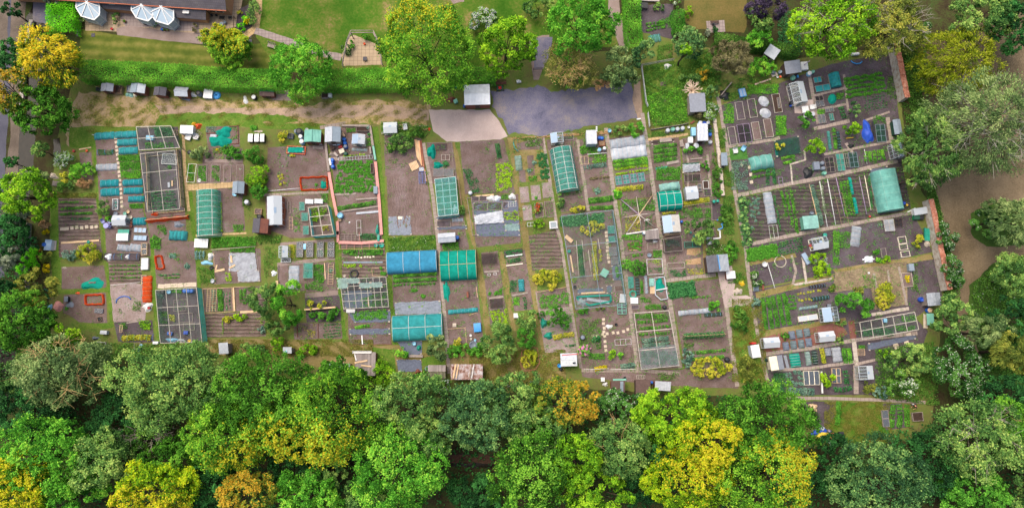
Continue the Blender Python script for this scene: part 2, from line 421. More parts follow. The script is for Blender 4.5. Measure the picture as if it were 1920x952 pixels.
Ql('weedmat',['3a3e48','474b57','555a66'],1.2,6,.05,.8)
Ql('lawnturf',['3e6a2c','467534','4d7d3a'],.8,8,.03,.7,g=(0.8,0.8,0.8))
def paving(name,c,c2,joint,L=.6,wd=.6,offset=0.0,coord='UV'):
 k=NT(name)
 co=k.n('TexCoord').outputs[coord]
 b=k.n('TexBrick',{'Vector':co,'Color1':srgb(c),'Color2':srgb(c2),'Mortar':srgb(joint),'Scale':1.0,'Mortar Size':.022,'Brick Width':L,'Row Height':wd});b.offset=offset
 nz=k.noise(k.n('NewGeometry').outputs['Position'],1.1,5,.7)
 col=k.mix(.45,b.outputs[0],k.ramp(nz,[(.3,srgb(c2)),(.7,srgb(c))]))
 col=k.mix(b.outputs['Fac'],col,srgb(joint))
 k.principled(col,.9,k.bump(nz,.02),spec=.15);MATS[name]=k.m
paving('slabs','8f8279','7d7068','5c5044',.6,5.0)
paving('slabs_pale','a89d92','968a80','6c6055',.75,5.0)
paving('patio','a08d74','8e7c66','6a5c4c',.6,.6,0,'Object')
paving('patio_grey','8a7d78','7b6f6b','5a504c',.55,.55,0,'Object')
paving('flagway','a9906a','9a825f','6d5c42',.55,.55)
def water():
 k=NT('water');nz=k.noise(k.n('NewGeometry').outputs['Position'],1.5,4)
 k.principled(k.ramp(nz,[(.3,srgb('161410')),(.7,srgb('241f18'))]),.12,k.bump(nz,.03,.3),spec=.09);MATS['water']=k.m
water()
def lawnstripe():
 k=NT('lawnstripe');pos=k.n('NewGeometry').outputs['Position']
 y=k.n('SeparateXYZ',{0:k.n('Mapping',{0:pos,2:(0,0,math.radians(3))}).outputs[0]}).outputs[1]
 w=k.n('Math',{0:k.n('Math',{0:y,1:2*math.pi/1.55},operation='MULTIPLY').outputs[0]},operation='SINE').outputs[0]
 nz=k.noise(pos,.5,5,.65);f=k.n('Math',{0:k.n('Math',{0:w,1:.09},operation='MULTIPLY').outputs[0],1:nz},operation='ADD').outputs[0]
 k.principled(k.ramp(f,[(.3,srgb('3c4a18')),(.5,srgb('525a22')),(.72,srgb('6f6a36'))]),.95,k.bump(k.noise(pos,7,3),.04),spec=.1);MATS['lawnstripe']=k.m
lawnstripe()
def furrow(name,cols,pitch,amp):
 "soil raked into ridges across the object's own Y axis (loose crests are paler, drier earth)"
 k=NT(name);co=k.n('TexCoord').outputs['Object'];pos=k.n('NewGeometry').outputs['Position']
 y=k.n('SeparateXYZ',{0:co}).outputs[1];nz=k.noise(pos,.8,5,.7);fz=k.noise(pos,8,3)
 ph=k.n('Math',{0:k.n('Math',{0:y,1:2*math.pi/pitch},operation='MULTIPLY').outputs[0],1:k.n('Math',{0:nz,1:4.0},operation='MULTIPLY').outputs[0]},operation='ADD').outputs[0]
 h=k.n('Math',{0:ph},operation='SINE').outputs[0]
 f=k.n('Math',{0:k.n('Math',{0:h,1:.07},operation='MULTIPLY').outputs[0],1:k.n('Math',{0:k.n('Math',{0:fz,1:.5},operation='MULTIPLY').outputs[0],1:nz},operation='ADD').outputs[0]},operation='ADD').outputs[0]
 hh=k.n('Math',{0:h,1:fz},operation='ADD').outputs[0]
 k.principled(k.ramp(f,[(.5,srgb(cols[0])),(.75,srgb(cols[1])),(1,srgb(cols[2]))]),.95,k.bump(hh,amp,1),spec=.1);MATS[name]=k.m
furrow('soil_row',['54463f','665750','776963'],.55,.1)
furrow('soil_row_dark',['3c3432','4b4342','5a504f'],.6,.1)
leaf('ash',['18330f','2c5518','447423','5f8a2c'])
leaf('ash_gold',['1d3a10','356019','548324','7b9c2e'],['98a028','c8b830'])
leaf('gold',['2b4a14','4a6c1d','64821f','809426'],['c4b024','e8cc3c'],g=1.5)
leaf('orange',['24401a','3c5c20','5c7026','7c7a2a'],['a88c28','d0a83a'])
leaf('lime',['2b4f12','4a7a1a','6e9c22','8fb22c'],g=1.5)
leaf('limegold',['315012','558018','7c9c1c','a0a81e'],['aaae24','d4c234'],g=1.5)
leaf('bright',['28561a','3f7c24','5c9c30','86b23c'],g=1.45)
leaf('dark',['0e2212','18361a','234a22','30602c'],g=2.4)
leaf('bluegreen',['18301e','2a4a2a','466838','6a8648'],g=2.0)
leaf('mid',['1f391b','38582a','547336','768a46'],g=2.2)
leaf('grey',['2e4426','466038','647c48','8a9c62'],g=1.6)
leaf('silver',['4a5a4a','66785e','8a9a7c','a8b498'],g=1.1)
leaf('olive',['34421c','4c5c26','6c7630','8a8a3c'])
leaf('yew',['34480f','4f6414','6e7c1c','8a922c'],g=1.5)
leaf('brownish',['3a3a26','54543a','6a6a48','7e7c58'],g=1.3)
leaf('tan',['4a5a26','6a7834','8e8c4c','b0a26c'],g=1.2)
leaf('purple',['1c1a26','2a2634','3a3444','4a4254'],g=1.4)
leaf('elder',['16301a','26481e','386028','4c7434'],['a0ac90','c4cab8'])
leaf('whiteflower',['24481c','3a6426','5a8034','789446'],['b0b0b4','d0d0d2'])
leaf('pinkflower',['24481c','3a6426','5a7a38','789446'],['b8709a','d48ab4'])
leaf('redflower',['24481c','3a6426','5a7a38','789446'],['b01c20','cc2a24'])
leaf('yellow',['6a7410','9a9a14','c4b41a','d8c628'],g=1.1)
leaf('straw_l',['8a7048','a88c60','c0a478','d4bc94'],g=1.0)
leaf('veg',['234a18','356a22','4a842c','66a038'],g=1.5)
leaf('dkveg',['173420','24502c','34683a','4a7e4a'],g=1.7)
leaf('veglime',['4a7814','6a9a1a','8ab424','a2c434'],g=1.2)
leaf('vegblue',['35564a','4c7060','688a76','84a28c'],g=1.3)
leaf('vegyel',['5c7a1c','86962a','a8a838','bcb44a'],g=1.3)
leaf('weed',['22421a','345c22','4c762e','688c3c'],g=1.5)
leaf('grassblade',['4a5a22','5e6c2a','7a7c3a','949058'],g=1.0)
leaf('weedflower',['22421a','345c22','4c762e','688c3c'],['a8b49a','d8dccc'],g=1.5)
leaf('hedgeleaf',['284f18','3a6e20','4f8428','6c9a34'],g=2.0)
leaf('hedgebright',['347a12','48961a','5eae20','74c02c'],g=1.5)
plain('bark','4a3c30','332920',.9);plain('twig','968e80','746c60',.9);plain('twig_tan','b89c68','94784a',.9)
# ---------------------------------------------------------------- ground, roads, water, paths
def base_ground():
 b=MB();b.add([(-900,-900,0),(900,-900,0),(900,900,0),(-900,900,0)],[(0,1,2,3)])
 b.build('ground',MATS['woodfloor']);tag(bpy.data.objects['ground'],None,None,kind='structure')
base_ground()
V(0,0,1)
# left road, verge and stream
Qf('river','water',[(20,200),(30,100),(88,-80),(180,-80),(112,40),(86,70),(70,200),(62,330),(46,420),(50,520),(30,640),(24,720),(-20,830),(-120,840),(-60,700),(14,640),(30,500),(28,420),(34,330)],.25)
Qf('road','tarmac',[(64,-60),(106,-60),(92,45),(62,42)],.1)
Qf('road','road',[(-140,-80),(30,-80),(26,60),(10,300),(8,520),(-140,520)],.1)
Qf('pavement','lane',[(-140,60),(-20,30),(12,-60),(20,-60),(14,60),(4,200),(-140,260)],.15)
Qf('path','lane',[(24,-60),(54,-60),(44,100),(33,330),(10,420),(0,400),(20,250),(18,100)],.1)
# gardens in the north
Qf('lawn','lawnstripe',[(150,55),(240,68),(330,78),(400,88),(520,80),(525,130),(360,132),(150,122)],.1)
Qf('lawn','lawn',[(478,-60),(880,-60),(960,20),(960,130),(640,150),(520,130),(480,70)],.1)
Qf('lawn','lawn',[(860,-60),(1140,-60),(1160,90),(1000,80),(900,20)],.1)
Qf('patio','patio',[(158,-30),(460,-30),(446,50),(395,62),(300,62),(160,58)],.02)
Qf('patio','patio_grey',[(225,10),(298,10),(300,50),(238,52),(228,40)],.05)
Qf('patio','patio_grey',[(303,12),(372,14),(374,60),(303,56)],.03)
Qf('path','gravel',[(218,54),(240,48),(310,58),(385,64),(386,84),(300,76),(220,66)],.06)
Qf('soil','dksoil',[(446,20),(480,0),(478,60),(470,72),(442,62)],.1)
way('path','flagway',[(486,-40),(484,20),(478,58)],15)
way('path','flagway',[(478,54),(458,70),(452,76)],14)
way('path','patio_grey',[(478,58),(510,68),(545,80),(600,100),(640,108)],14)
Qf('patio','patio',[(655,70),(664,66),(710,85),(716,122),(645,124),(640,105)],.05)
way('path','gravel',[(1148,-60),(1152,30),(1166,70),(1180,110)],22)
Qf('path','gravel',[(815,-40),(880,-40),(870,4),(850,8)],.1)
Qf('lawn','lawn_dry',[(1284,-60),(1400,-60),(1400,50),(1395,62),(1300,55),(1282,40)],.1)
Qf('soil','dksoil',[(1200,10),(1262,8),(1264,62),(1260,116),(1205,118)],.08)
Qf('patio','patio_grey',[(1324,40),(1358,38),(1360,60),(1326,62)],.02)
# park east of the brick wall
Qf('ground','dirtpark',[(1695,90),(1800,60),(2100,-60),(2200,-60),(2200,700),(1900,720),(1760,600),(1745,400)],.2)
Qf('grass','meadow',[(1822,530),(1860,495),(1920,478),(2060,470),(2060,760),(1860,720),(1815,600)],.25)
Qf('grass','meadow',[(1690,100),(1722,90),(1740,300),(1760,380),(1790,560),(1800,620),(1772,600),(1740,380)],.25)
Qf('grass','meadow',[(1820,400),(1870,380),(1930,400),(1920,460),(1850,462),(1822,440)],.2)
# allotment field
Qf('ground','base',[(95,365),(108,260),(140,140),(440,150),(800,150),(850,130),(1000,110),(1180,90),(1200,60),(1330,90),(1480,112),(1672,88),(1690,190),(1700,300),(1740,380),(1772,560),(1760,660),(1745,820),(1505,840),(1430,745),(1100,730),(900,740),(600,715),(300,680),(90,640)],.2)
Qf('track','track',[(148,172),(300,184),(440,188),(560,192),(700,188),(806,196),(806,240),(760,240),(700,232),(560,238),(440,240),(340,236),(180,248),(130,276),(126,240)],.45)
Qf('track','trackrut',[(290,196),(440,204),(600,202),(720,196),(806,208),(804,226),(700,216),(600,220),(440,216),(300,212)],.22)
Qf('grass','grass',[(130,240),(180,236),(260,238),(254,247),(178,250),(184,300),(178,282),(130,276)],.12)
Qf('grass','grass',[(395,226),(500,232),(600,232),(640,238),(590,246),(470,240),(400,238)],.15)
Qf('concrete_pad','pad',[(804,206),(918,205),(932,222),(952,256),(938,262),(838,266),(812,246)],.14)
Qf('car_park','tarmac',[(918,170),(1000,165),(1060,172),(1188,150),(1190,185),(1196,222),(1120,236),(1040,250),(954,253),(934,220),(922,200)],.4)
Qf('verge','trackrut',[(1190,140),(1200,150),(1206,222),(1196,224),(1186,190)],.1)
Qf('path','gravel',[(992,70),(1030,66),(1022,120),(1010,150),(1000,150)],.1)
Qf('shed_path','tarmac',[(998,72),(1036,70),(1030,104),(1018,130),(1002,132)],.1)
G=lambda pts,w=10,m='grass':way('grass_path',m,pts,w,.1)
S=lambda pts,m='soil',amp=.07:Qf('soil',m,pts,amp)
C=lambda pts,w=7.5,m='slabs':way('path',m,pts,w,.02)
# grass strips between the western plots
Qf('grass','grass',[(95,365),(178,361),(181,369),(110,371),(112,480),(114,492),(116,546),(112,552),(100,540),(95,480)],.08)
G([(113,484),(200,480)],7);G([(112,548),(205,542)],8);G([(140,612),(212,610)],12)
G([(179,270),(183,370),(197,440),(203,500),(210,612)],8)
G([(272,400),(283,450),(288,545),(300,640)],9)
G([(356,360),(366,450),(374,560),(382,650)],11)
G([(703,238),(714,350),(722,440),(731,560),(743,650)],13)
G([(850,266),(868,360),(885,440),(905,540),(918,660)],10,'grass_dry')
G([(957,258),(969,340),(984,440),(1001,540),(1022,670)],13,'grass_dry')
G([(940,472),(950,540),(963,620)],9,'grass_dry')
G([(628,455),(637,570),(648,655)],10)
G([(630,470),(724,465),(822,455)],8);G([(728,460),(818,452)],24,'grass')
Qf('grass','grass_dry',[(380,634),(500,636),(640,640),(742,646),(800,662),(910,660),(1020,664),(1058,668),(1064,722),(1000,730),(900,722),(800,680),(640,700),(520,668),(390,664)],.2)
Qf('grass','grass',[(700,650),(742,655),(742,700),(690,690)],.2);Qf('grass','grass',[(790,672),(835,664),(836,690),(790,685)],.15)
Qf('grass','grass',[(1372,560),(1408,572),(1424,640),(1438,715),(1385,716),(1378,640)],.15)
Qf('grass','grass',[(1205,225),(1206,120),(1330,100),(1345,120),(1336,215)],.15)
Qf('grass','lawn',[(1574,752),(1660,756),(1672,800),(1660,836),(1545,826),(1560,780)],.2)
# cultivated plots
Qf('grass','grass',[(300,216),(420,210),(520,214),(560,228),(420,238),(290,238)],.3)
V(0,220,3.967)
S([(590,265),(680,258),(700,470),(610,470)])
Qf('soil','soil_row',[(436,600),(714,590),(752,930),(757,1040),(440,1040)],.05)
V(0,440,3.967)
S([(457,240),(774,228),(790,392),(460,402)]);S([(475,450),(785,430),(800,655),(590,650),(520,600),(470,580)])
S([(452,70),(745,50),(775,175),(455,140)])
V(0,0,1)
S([(178,250),(256,246),(264,340),(270,400),(280,440),(283,480),(200,492),(198,440),(186,380)])
Qf('soil','soil_row',[(203,490),(263,488),(268,530),(206,534)],.05)
Qf('soil','soil_pale',[(207,532),(268,530),(275,560),(272,602),(214,604),(209,560)],.12)
S([(214,604),(286,600),(290,640),(222,640)],'dksoil')
S([(258,240),(334,238),(336,278),(260,282)],'dksoil');S([(262,284),(340,280),(346,395),(272,398)],'dksoil')
S([(272,398),(347,396),(352,452),(284,454)],'soil')
S([(289,456),(364,452),(370,538),(294,541)]);S([(293,545),(372,540),(380,640),(300,643)],'dksoil')
S([(386,238),(448,236),(450,276),(390,280)],'soil');S([(384,280),(455,278),(456,342),(372,345)],'soil')
S([(408,350),(455,355),(460,432),(412,438)],'soil')
S([(502,277),(614,272),(618,356),(500,360)],'soil');S([(497,370),(612,362),(624,444),(545,446),(500,430)],'soil')
S([(398,470),(488,466),(490,528),(404,532)],'soil');S([(381,540),(436,538),(437,582),(384,586)],'soil');S([(440,538),(500,535),(498,582),(442,584)],'soil')
Qf('soil','soil_row',[(384,588),(496,584),(499,630),(388,632)],.05)
S([(520,496),(572,494),(572,545),(524,548)],'soil');S([(571,494),(628,490),(634,545),(574,548)],'soil');S([(552,606),(640,604),(642,634),(552,636)],'soil')
S([(572,556),(636,552),(640,602),(575,604)],'dksoil')
S([(614,240),(696,236),(706,300),(718,462),(640,466),(628,350)],'soil')
Qf('soil','soil_row',[(641,470),(722,467),(728,520),(642,525)],.05)
S([(640,525),(724,520),(730,580),(644,585)],'dksoil');S([(652,585),(732,578),(734,645),(654,645)],'soil')
S([(720,250),(790,260),(800,330),(722,330)],'soil')
S([(800,268),(848,266),(858,340),(806,345)],'soil');S([(818,400),(868,400),(880,468),(824,470)],'soil')
S([(862,266),(945,262),(966,362),(872,364)],'soil')
S([(882,368),(972,364),(976,455),(893,464)],'soil')
S([(735,508),(824,502),(828,570),(738,576)],'soil');S([(830,524),(894,520),(906,640),(840,646)],'soil')
S([(902,474),(934,470),(952,608),(920,612)],'soil');S([(946,472),(984,468),(1000,580),(964,584)],'soil')
Qf('soil','soil_row',[(991,442),(1048,430),(1058,502),(998,508)],.05)
S([(1004,546),(1065,540),(1086,660),(1022,660)],'soil_pale');S([(1006,545),(1064,538),(1070,575),(1012,580)],'soil')
S([(962,264),(1018,258),(1026,340),(972,342)],'grass_dry',.1);
S([(1024,262),(1082,258),(1100,395),(1052,398)],'soil');S([(1084,262),(1140,250),(1152,390),(1104,396)],'soil')
S([(1142,260),(1210,250),(1225,370),(1160,376)],'soil');S([(1216,262),(1272,255),(1282,370),(1228,375)],'soil')
S([(1278,260),(1335,250),(1352,400),(1286,400)],'soil');S([(1052,400),(1150,392),(1176,580),(1078,582)],'soil')
S([(1162,378),(1234,370),(1272,690),(1200,690),(1172,500)],'soil');S([(1078,585),(1180,575),(1192,690),(1090,695)],'soil')
S([(1234,372),(1330,380),(1345,440),(1340,516),(1252,525)],'soil');S([(1254,530),(1350,522),(1380,690),(1286,700)],'soil')
S([(1090,695),(1380,690),(1384,728),(1240,722),(1092,706)],'soil')
# eastern plots, darker earth
S([(1346,200),(1480,150),(1560,120),(1672,100),(1690,260),(1370,312)],'dksoil');S([(1368,280),(1520,254),(1690,245),(1700,300),(1384,362)],'dksoil')
Qf('soil','soil_row_dark',[(1385,372),(1600,322),(1690,302),(1708,392),(1592,418),(1398,455)],.05)
S([(1398,462),(1500,442),(1712,402),(1748,472),(1600,506),(1412,540)],'dksoil');S([(1410,545),(1600,508),(1752,478),(1768,560),(1690,612),(1424,620)],'dksoil')
S([(1426,630),(1700,580),(1740,620),(1700,740),(1446,740)],'dksoil');S([(1505,752),(1574,752),(1560,790),(1540,810),(1512,790)],'dksoil');S([(1655,756),(1690,756),(1700,800),(1660,805)],'dksoil')
Qf('grass','grass_dry',[(1416,548),(1560,514),(1566,524),(1418,560)],.06);Qf('grass','grass_dry',[(1426,620),(1585,595),(1588,608),(1426,634)],.08)
Qf('grass','grass_dry',[(1560,505),(1745,476),(1750,486),(1570,518)],.08);Qf('grass','grass_dry',[(1402,488),(1490,474),(1494,482),(1404,498)],.05)
Qf('soil','drysoil',[(1566,510),(1700,490),(1702,570),(1640,580),(1632,540),(1562,548)],.1)
# paved paths
C([(794,268),(812,370),(820,440),(838,640),(842,700)],7);C([(1018,257),(1045,430),(1051,450),(1089,690)],6);C([(1083,262),(1103,395)],6)
C([(1136,240),(1150,360),(1163,440),(1196,694)],8);C([(1204,212),(1219,312),(1238,440),(1250,525),(1275,690)],8)
C([(1250,526),(1342,515)],7);C([(1356,535),(1368,620),(1382,724)],8);C([(1346,180),(1369,310),(1381,380),(1397,462),(1410,570),(1421,630),(1438,712)],7)
Qf('path','pad',[(1344,500),(1372,498),(1378,532),(1376,556),(1356,560),(1350,536)],.03);Qf('path','pad',[(1354,556),(1400,553),(1408,558),(1410,572),(1360,576)],.06)
C([(1383,367),(1480,345),(1560,330),(1683,302)],7.5);C([(1396,460),(1500,438),(1591,421),(1711,398)],7);C([(1090,694),(1200,694),(1275,700)],7)
C([(1526,242),(1593,227)],7);C([(1545,290),(1605,278),(1668,266)],5);C([(1366,275),(1450,262),(1462,258)],6);C([(1486,346),(1482,308),(1510,300),(1508,282)],3.5,'slabs_pale')
C([(1517,140),(1534,232)],7);C([(1524,180),(1582,166),(1590,165)],5);C([(1534,206),(1586,196)],5);C([(1582,140),(1590,208)],5);C([(1618,228),(1668,210)],4);C([(1664,220),(1672,268)],8)
C([(1586,268),(1600,290)],6);C([(1484,478),(1492,508),(1486,533)],5,'slabs');C([(1504,478),(1512,530)],5,'slabs_pale');C([(1488,534),(1560,522)],4,'slabs_pale')
C([(1638,512),(1650,582)],5);C([(1685,500),(1700,572)],5);C([(1634,590),(1704,578)],6,'slabs_pale');C([(1664,506),(1668,536)],4)
Qf('path','brickpath',[(1427,632),(1560,606),(1580,612),(1590,625),(1560,640),(1500,652),(1434,662)],.05);Qf('path','brickpath',[(1590,602),(1602,600),(1606,636),(1594,640)],.03)
C([(1432,664),(1520,652),(1598,638),(1720,624)],7);C([(1601,640),(1608,700)],8,'slabs_pale');C([(1445,694),(1520,690),(1604,678)],6);C([(1604,684),(1605,738)],9);C([(1475,746),(1550,746),(1640,749),(1735,754)],6)
C([(1608,682),(1650,672)],5);C([(1510,755),(1495,760)],5)
C([(343,240),(347,330),(354,396)],6,'flagway');C([(352,352),(440,346)],12,'flagway');C([(367,442),(398,440),(462,437)],4,'flagway');C([(494,366),(616,360)],5)
C([(384,302),(455,302)],6,'gravel');C([(525,458),(626,450)],6,'gravel');C([(520,496),(628,484)],7,'gravel');C([(572,554),(634,548)],9,'gravel');C([(1278,262),(1290,300),(1290,350)],4);C([(1215,262),(1290,252)],5,'flagway');C([(1326,290),(1334,370)],5)
C([(600,240),(648,232)],8,'slabs');C([(615,300),(648,296)],7,'slabs')
# river through the wood
Qf('river','water',[(640,850),(760,862),(840,848),(1000,858),(1220,880),(1220,900),(1000,884),(840,872),(740,888),(640,870)],.3)
Ql('riverbank',['3a2a22','4a362c','54422f'],.5,5,.08,.7)
Qf('riverbank','riverbank',[(690,852),(830,850),(960,858),(960,872),(830,866),(700,866)],.3)
# ---------------------------------------------------------------- trees, large shrubs and hedges
V(0,0,1)
T=tree
plain('silvertwig','969286','7c786c',.9)
def TT(*a,**k):return tree('tree',*a,**k)
TT(96,108,64,58,10,'gold','golden yellow tree overhanging the river at the west end of the long hedge',extra=.5,exdir=(.1,-.1,.6),droop=.2,size=.38,nl=44,aspect=.45,cov=5)
TT(8,168,46,52,11,'orange','orange tinged tree cut by the left photo edge below the golden tree',extra=.5,exdir=(-.2,.1,.6))
TT(78,205,66,50,9,'ash','mid green rounded tree just below the golden yellow tree')
TT(28,112,34,40,7,'dark','dark green tree on the river bank left of the golden tree')
TT(425,88,56,40,5.5,'ash_gold','golden topped dark green garden tree beside the patio of the end house',extra=.34,exdir=(-.4,.5,.6),rot=-30,size=.3,cov=6,nl=34)
TT(568,128,60,60,9,'bright','light green feathery tree overhanging the hedge beside the flagged garden path',size=.4,aspect=.4)
TT(798,100,88,105,14,'ash_gold','very tall spreading green tree with yellowing top beside the paved seating circle',extra=.12,exdir=(-.2,.6,.4))
TT(948,86,58,68,10,'lime','bright lime green tree just above the white roofed hut')
TT(1086,46,72,68,12,'bright','tall fresh green tree north of the tarmac car park')
TT(1068,124,50,50,7,'tan','tan dying tree with bare twigs at the top of the car park',twigs=60,twm='twig_tan',cov=1.6,size=.26,nl=26)
T('shrub',1062,150,44,22,4,'veg','green leafy shrub under the tan dying tree by the car park','shrub',size=.25)
TT(1166,128,42,46,7,'grey','pale grey green tree at the north east corner of the car park')
TT(1206,102,26,30,6,'bluegreen','small blue green tree at the foot of the fenced gravel lane')
T('shrub',1124,158,22,14,2.5,'straw_l','bleached pale straw coloured bush on the car park edge','shrub',size=.22)
T('shrub',905,36,34,30,2.5,'whiteflower','white flowering shrub between the tallest tree and the lime green tree','shrub',extra=.5,size=.22)
T('shrub',1010,14,34,24,3.5,'mid','grey green shrub at the top photo edge beside the car park trees','shrub',size=.25)
TT(1290,82,33,33,6,'bluegreen','round dense blue green tree at the corner of the small back garden',nl=34)
T('shrub',1286,96,14,16,6.3,'lime','lime green shoot cluster growing through the round blue green tree','shrub',size=.25)
TT(1370,102,43,44,8,'brownish','dull grey brown tree between the two kitchen gardens',size=.28)
TT(1438,16,40,30,8,'purple','dark purple leaved tree at the top photo edge',size=.32)
TT(1432,44,24,22,6,'mid','green tree right below the purple leaved tree',size=.28)
TT(1425,74,26,26,5,'bright','fresh green tree beside the small grey hut in the trees',size=.28)
TT(1560,44,88,72,14,'lime','huge lime green tree with pale bare limbs beside the northern plots',twigs=34,size=.36)
TT(1672,52,74,58,13,'olive','olive green tree with many bare white limbs above the brick wall',twigs=26,cov=3.2,size=.32)
TT(1716,66,36,34,5,'elder','white flowering elder at the north end of the brick wall',extra=.2,size=.26)
TT(1842,30,76,46,11,'mid','deep green tree at the top right above the golden yew')
TT(1900,50,46,60,10,'dark','dark tree at the right photo edge above the bare park')
TT(1788,122,86,72,9,'yew','broad golden green yew leaning over the park beyond the brick wall',size=.42,aspect=.3,droop=.45,nl=70)
TT(1842,238,104,112,14,'grey','very large pale grey green tree with bare silver twigs by the park',twigs=45,cov=3,size=.4,aspect=.3,droop=.1,twm='silvertwig',nl=60)
TT(1742,278,62,82,11,'mid','dark green tree spilling over the eastern plots beside the bare silver tree',twigs=24,aspect=.35,droop=.1,size=.38)
TT(1718,332,32,30,7,'mid','leafy tree at the corner of the plot with the long teal tunnel',twigs=8)
TT(1848,420,30,38,5,'elder','dark round bush with white blossom in the middle of the park',extra=.07,size=.28)
TT(1898,416,52,52,9,'grey','dusty green cedar beside the dark bush in the park',size=.42,aspect=.3,droop=.4)
TT(1774,440,27,29,4,'elder','upper white flowering elder against the outside of the brick wall',extra=.16,size=.22)
TT(1781,496,22,20,4,'elder','middle white flowering elder against the outside of the brick wall',extra=.15,size=.22)
TT(1786,524,20,24,3,'elder','small elder with few flowers at the south end of the brick wall',extra=.1,size=.24)
TT(1902,520,44,46,8,'mid','green tree with white blossom specks at the right photo edge by the meadow',size=.3)
TT(1786,592,42,40,7,'mid','green tree overhanging the grey shed at the south end of the wall')
TT(1846,622,56,38,9,'grey','dusty feathery conifer below the wild meadow',size=.42,aspect=.3,droop=.4)
TT(1902,600,40,56,9,'dark','dark tree at the right edge below the wild meadow')
TT(1894,660,54,40,10,'olive','golden green conifer at the right photo edge',size=.42,aspect=.3,droop=.4)
TT(1804,692,52,60,7,'elder','tall elder freckled with white blossom at the south east corner',extra=.14,size=.28)
TT(1700,676,56,34,5,'mid','dark green thicket tree behind the lowest greenhouse')
TT(1694,716,40,26,4,'weedflower','low tangled tree with white flower specks above the long lower path',extra=.1)
TT(1880,740,60,46,8,'dark','dark shaded tree under the golden green conifer')
TT(1832,816,86,72,13,'mid','big grey green tree with dead branch tips at the lower right',twigs=18)
TT(1908,800,50,60,11,'ash','green tree at the right photo edge with yellowing twigs',twigs=12,twm='twig_tan')
TT(1646,902,94,80,14,'bluegreen','big blue green domed tree right of the yellow oak')
TT(1826,926,74,44,10,'veg','shaded olive green tree at the bottom right')
TT(1430,792,98,76,15,'ash','large green tree crown above the golden oak at the plot corner')
TT(1440,888,88,90,16,'ash_gold','huge oak with its right half flushed golden yellow',extra=.3,exdir=(.7,.35,.4))
TT(1266,776,86,56,13,'lime','bright yellow green tree behind the row of dark sheds')
TT(1330,832,70,55,16,'limegold','golden crowned sycamore in the middle of the lower wood',extra=.5,exdir=(.3,-.1,.5))
TT(1290,900,101,55,15,'limegold','yellow green sycamore in front of the golden crowned one',extra=.3,exdir=(.3,.4,.4))
TT(1060,758,80,50,13,'orange','green tree with orange gold crest behind the white roofed hut',extra=.36,exdir=(.5,.1,.4))
TT(1160,768,58,38,9,'elder','dark elder tree with a line of white blossom behind the sheds',extra=.12,exdir=(.1,.9,.2))
TT(1158,838,64,61,12,'mid','grey green tree with dead twigs in the lower wood',twigs=8,twm='twig_tan')
TT(1082,860,48,55,13,'lime','vivid green narrow tree in the lower wood')
TT(1118,922,73,45,12,'lime','vivid green tree on the bottom photo edge')
TT(1000,884,75,78,14,'ash','pale green tree flecked with gold at the bottom centre',extra=.06)
TT(1010,800,70,49,11,'mid','soft green tree behind the slatted bench lawn')
TT(892,774,66,74,13,'bluegreen','rounded blue green tree behind the rusty tin shed')
TT(955,752,59,66,11,'mid','grey green tree with bare trunk between the rusty shed and the orange crested tree')
TT(762,760,73,61,12,'mid','green tree with brown dead patch behind the olive shed')
TT(752,872,95,81,14,'bright','fresh green tree at the bottom left of centre')
TT(800,820,55,42,11,'mid','small mid green tree above the wood clearing')
TT(626,772,97,89,15,'ash_gold','domed green tree splashed with yellow behind the derelict shed',extra=.14,exdir=(-.1,-.6,.3))
TT(500,740,110,82,15,'ash','largest green tree of the middle wood behind the pale hut')
TT(640,694,55,36,9,'ash','green tree closing in on the derelict shed')
TT(430,816,90,72,14,'ash_gold','blue green tree with golden lower right side',extra=.2,exdir=(.6,-.4,.2))
TT(538,800,66,66,14,'ash_gold','yellow splashed tree between the two domed trees',extra=.28,exdir=(.1,-.5,.3))
TT(322,716,119,81,14,'mid','wide blue green tree at the edge of the southwestern plots')
TT(128,694,101,70,12,'grey','grey green leaning tree with bare brown twigs near the river',twigs=30,twm='twig_tan',extra=0)
TT(120,632,52,34,7,'lime','fresh green tree beside the pink topped table',size=.3)
TT(286,812,64,36,7,'weed','half dead tree with white bare twigs in the dark clearing',twigs=40,cov=1.3)
TT(88,862,106,74,14,'bright','bright fresh green tree at the lower left')
TT(22,912,66,61,14,'limegold','yellow crowned tree in the bottom left corner',extra=.5)
TT(190,858,59,59,11,'mid','mid green tree right of the bright fresh green tree')
TT(130,932,68,42,11,'bright','fresh green tree on the bottom edge near the left corner')
TT(296,918,84,55,14,'limegold','yellow crested tree on the bottom photo edge',extra=.42,exdir=(-.1,-.7,.3))
TT(320,860,62,42,10,'ash','green tree behind the yellow crested tree')
TT(474,926,73,42,13,'orange','orange gold tree on the bottom photo edge',extra=.5,exdir=(-.3,.2,.4))
TT(584,926,73,47,12,'bright','soft green tree on the bottom edge left of centre')
TT(610,880,44,38,9,'mid','small green tree above the wood gap')
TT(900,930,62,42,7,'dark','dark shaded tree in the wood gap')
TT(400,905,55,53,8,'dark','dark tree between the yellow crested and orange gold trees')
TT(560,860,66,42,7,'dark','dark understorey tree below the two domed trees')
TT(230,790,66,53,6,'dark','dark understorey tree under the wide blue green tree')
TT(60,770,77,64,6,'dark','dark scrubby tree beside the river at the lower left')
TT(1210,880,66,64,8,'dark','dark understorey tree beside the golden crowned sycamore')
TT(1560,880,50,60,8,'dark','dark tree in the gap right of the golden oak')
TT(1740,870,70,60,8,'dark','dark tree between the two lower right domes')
TT(1960,900,60,80,11,'mid','green tree cut by the right photo edge')
TT(690,940,55,42,9,'mid','mid green tree squeezed on the bottom edge')
TT(50,366,58,48,9,'lime','lime green tree between the river and the westernmost plot',size=.36)
TT(14,440,42,52,8,'dark','dark tree at the left photo edge by the river')
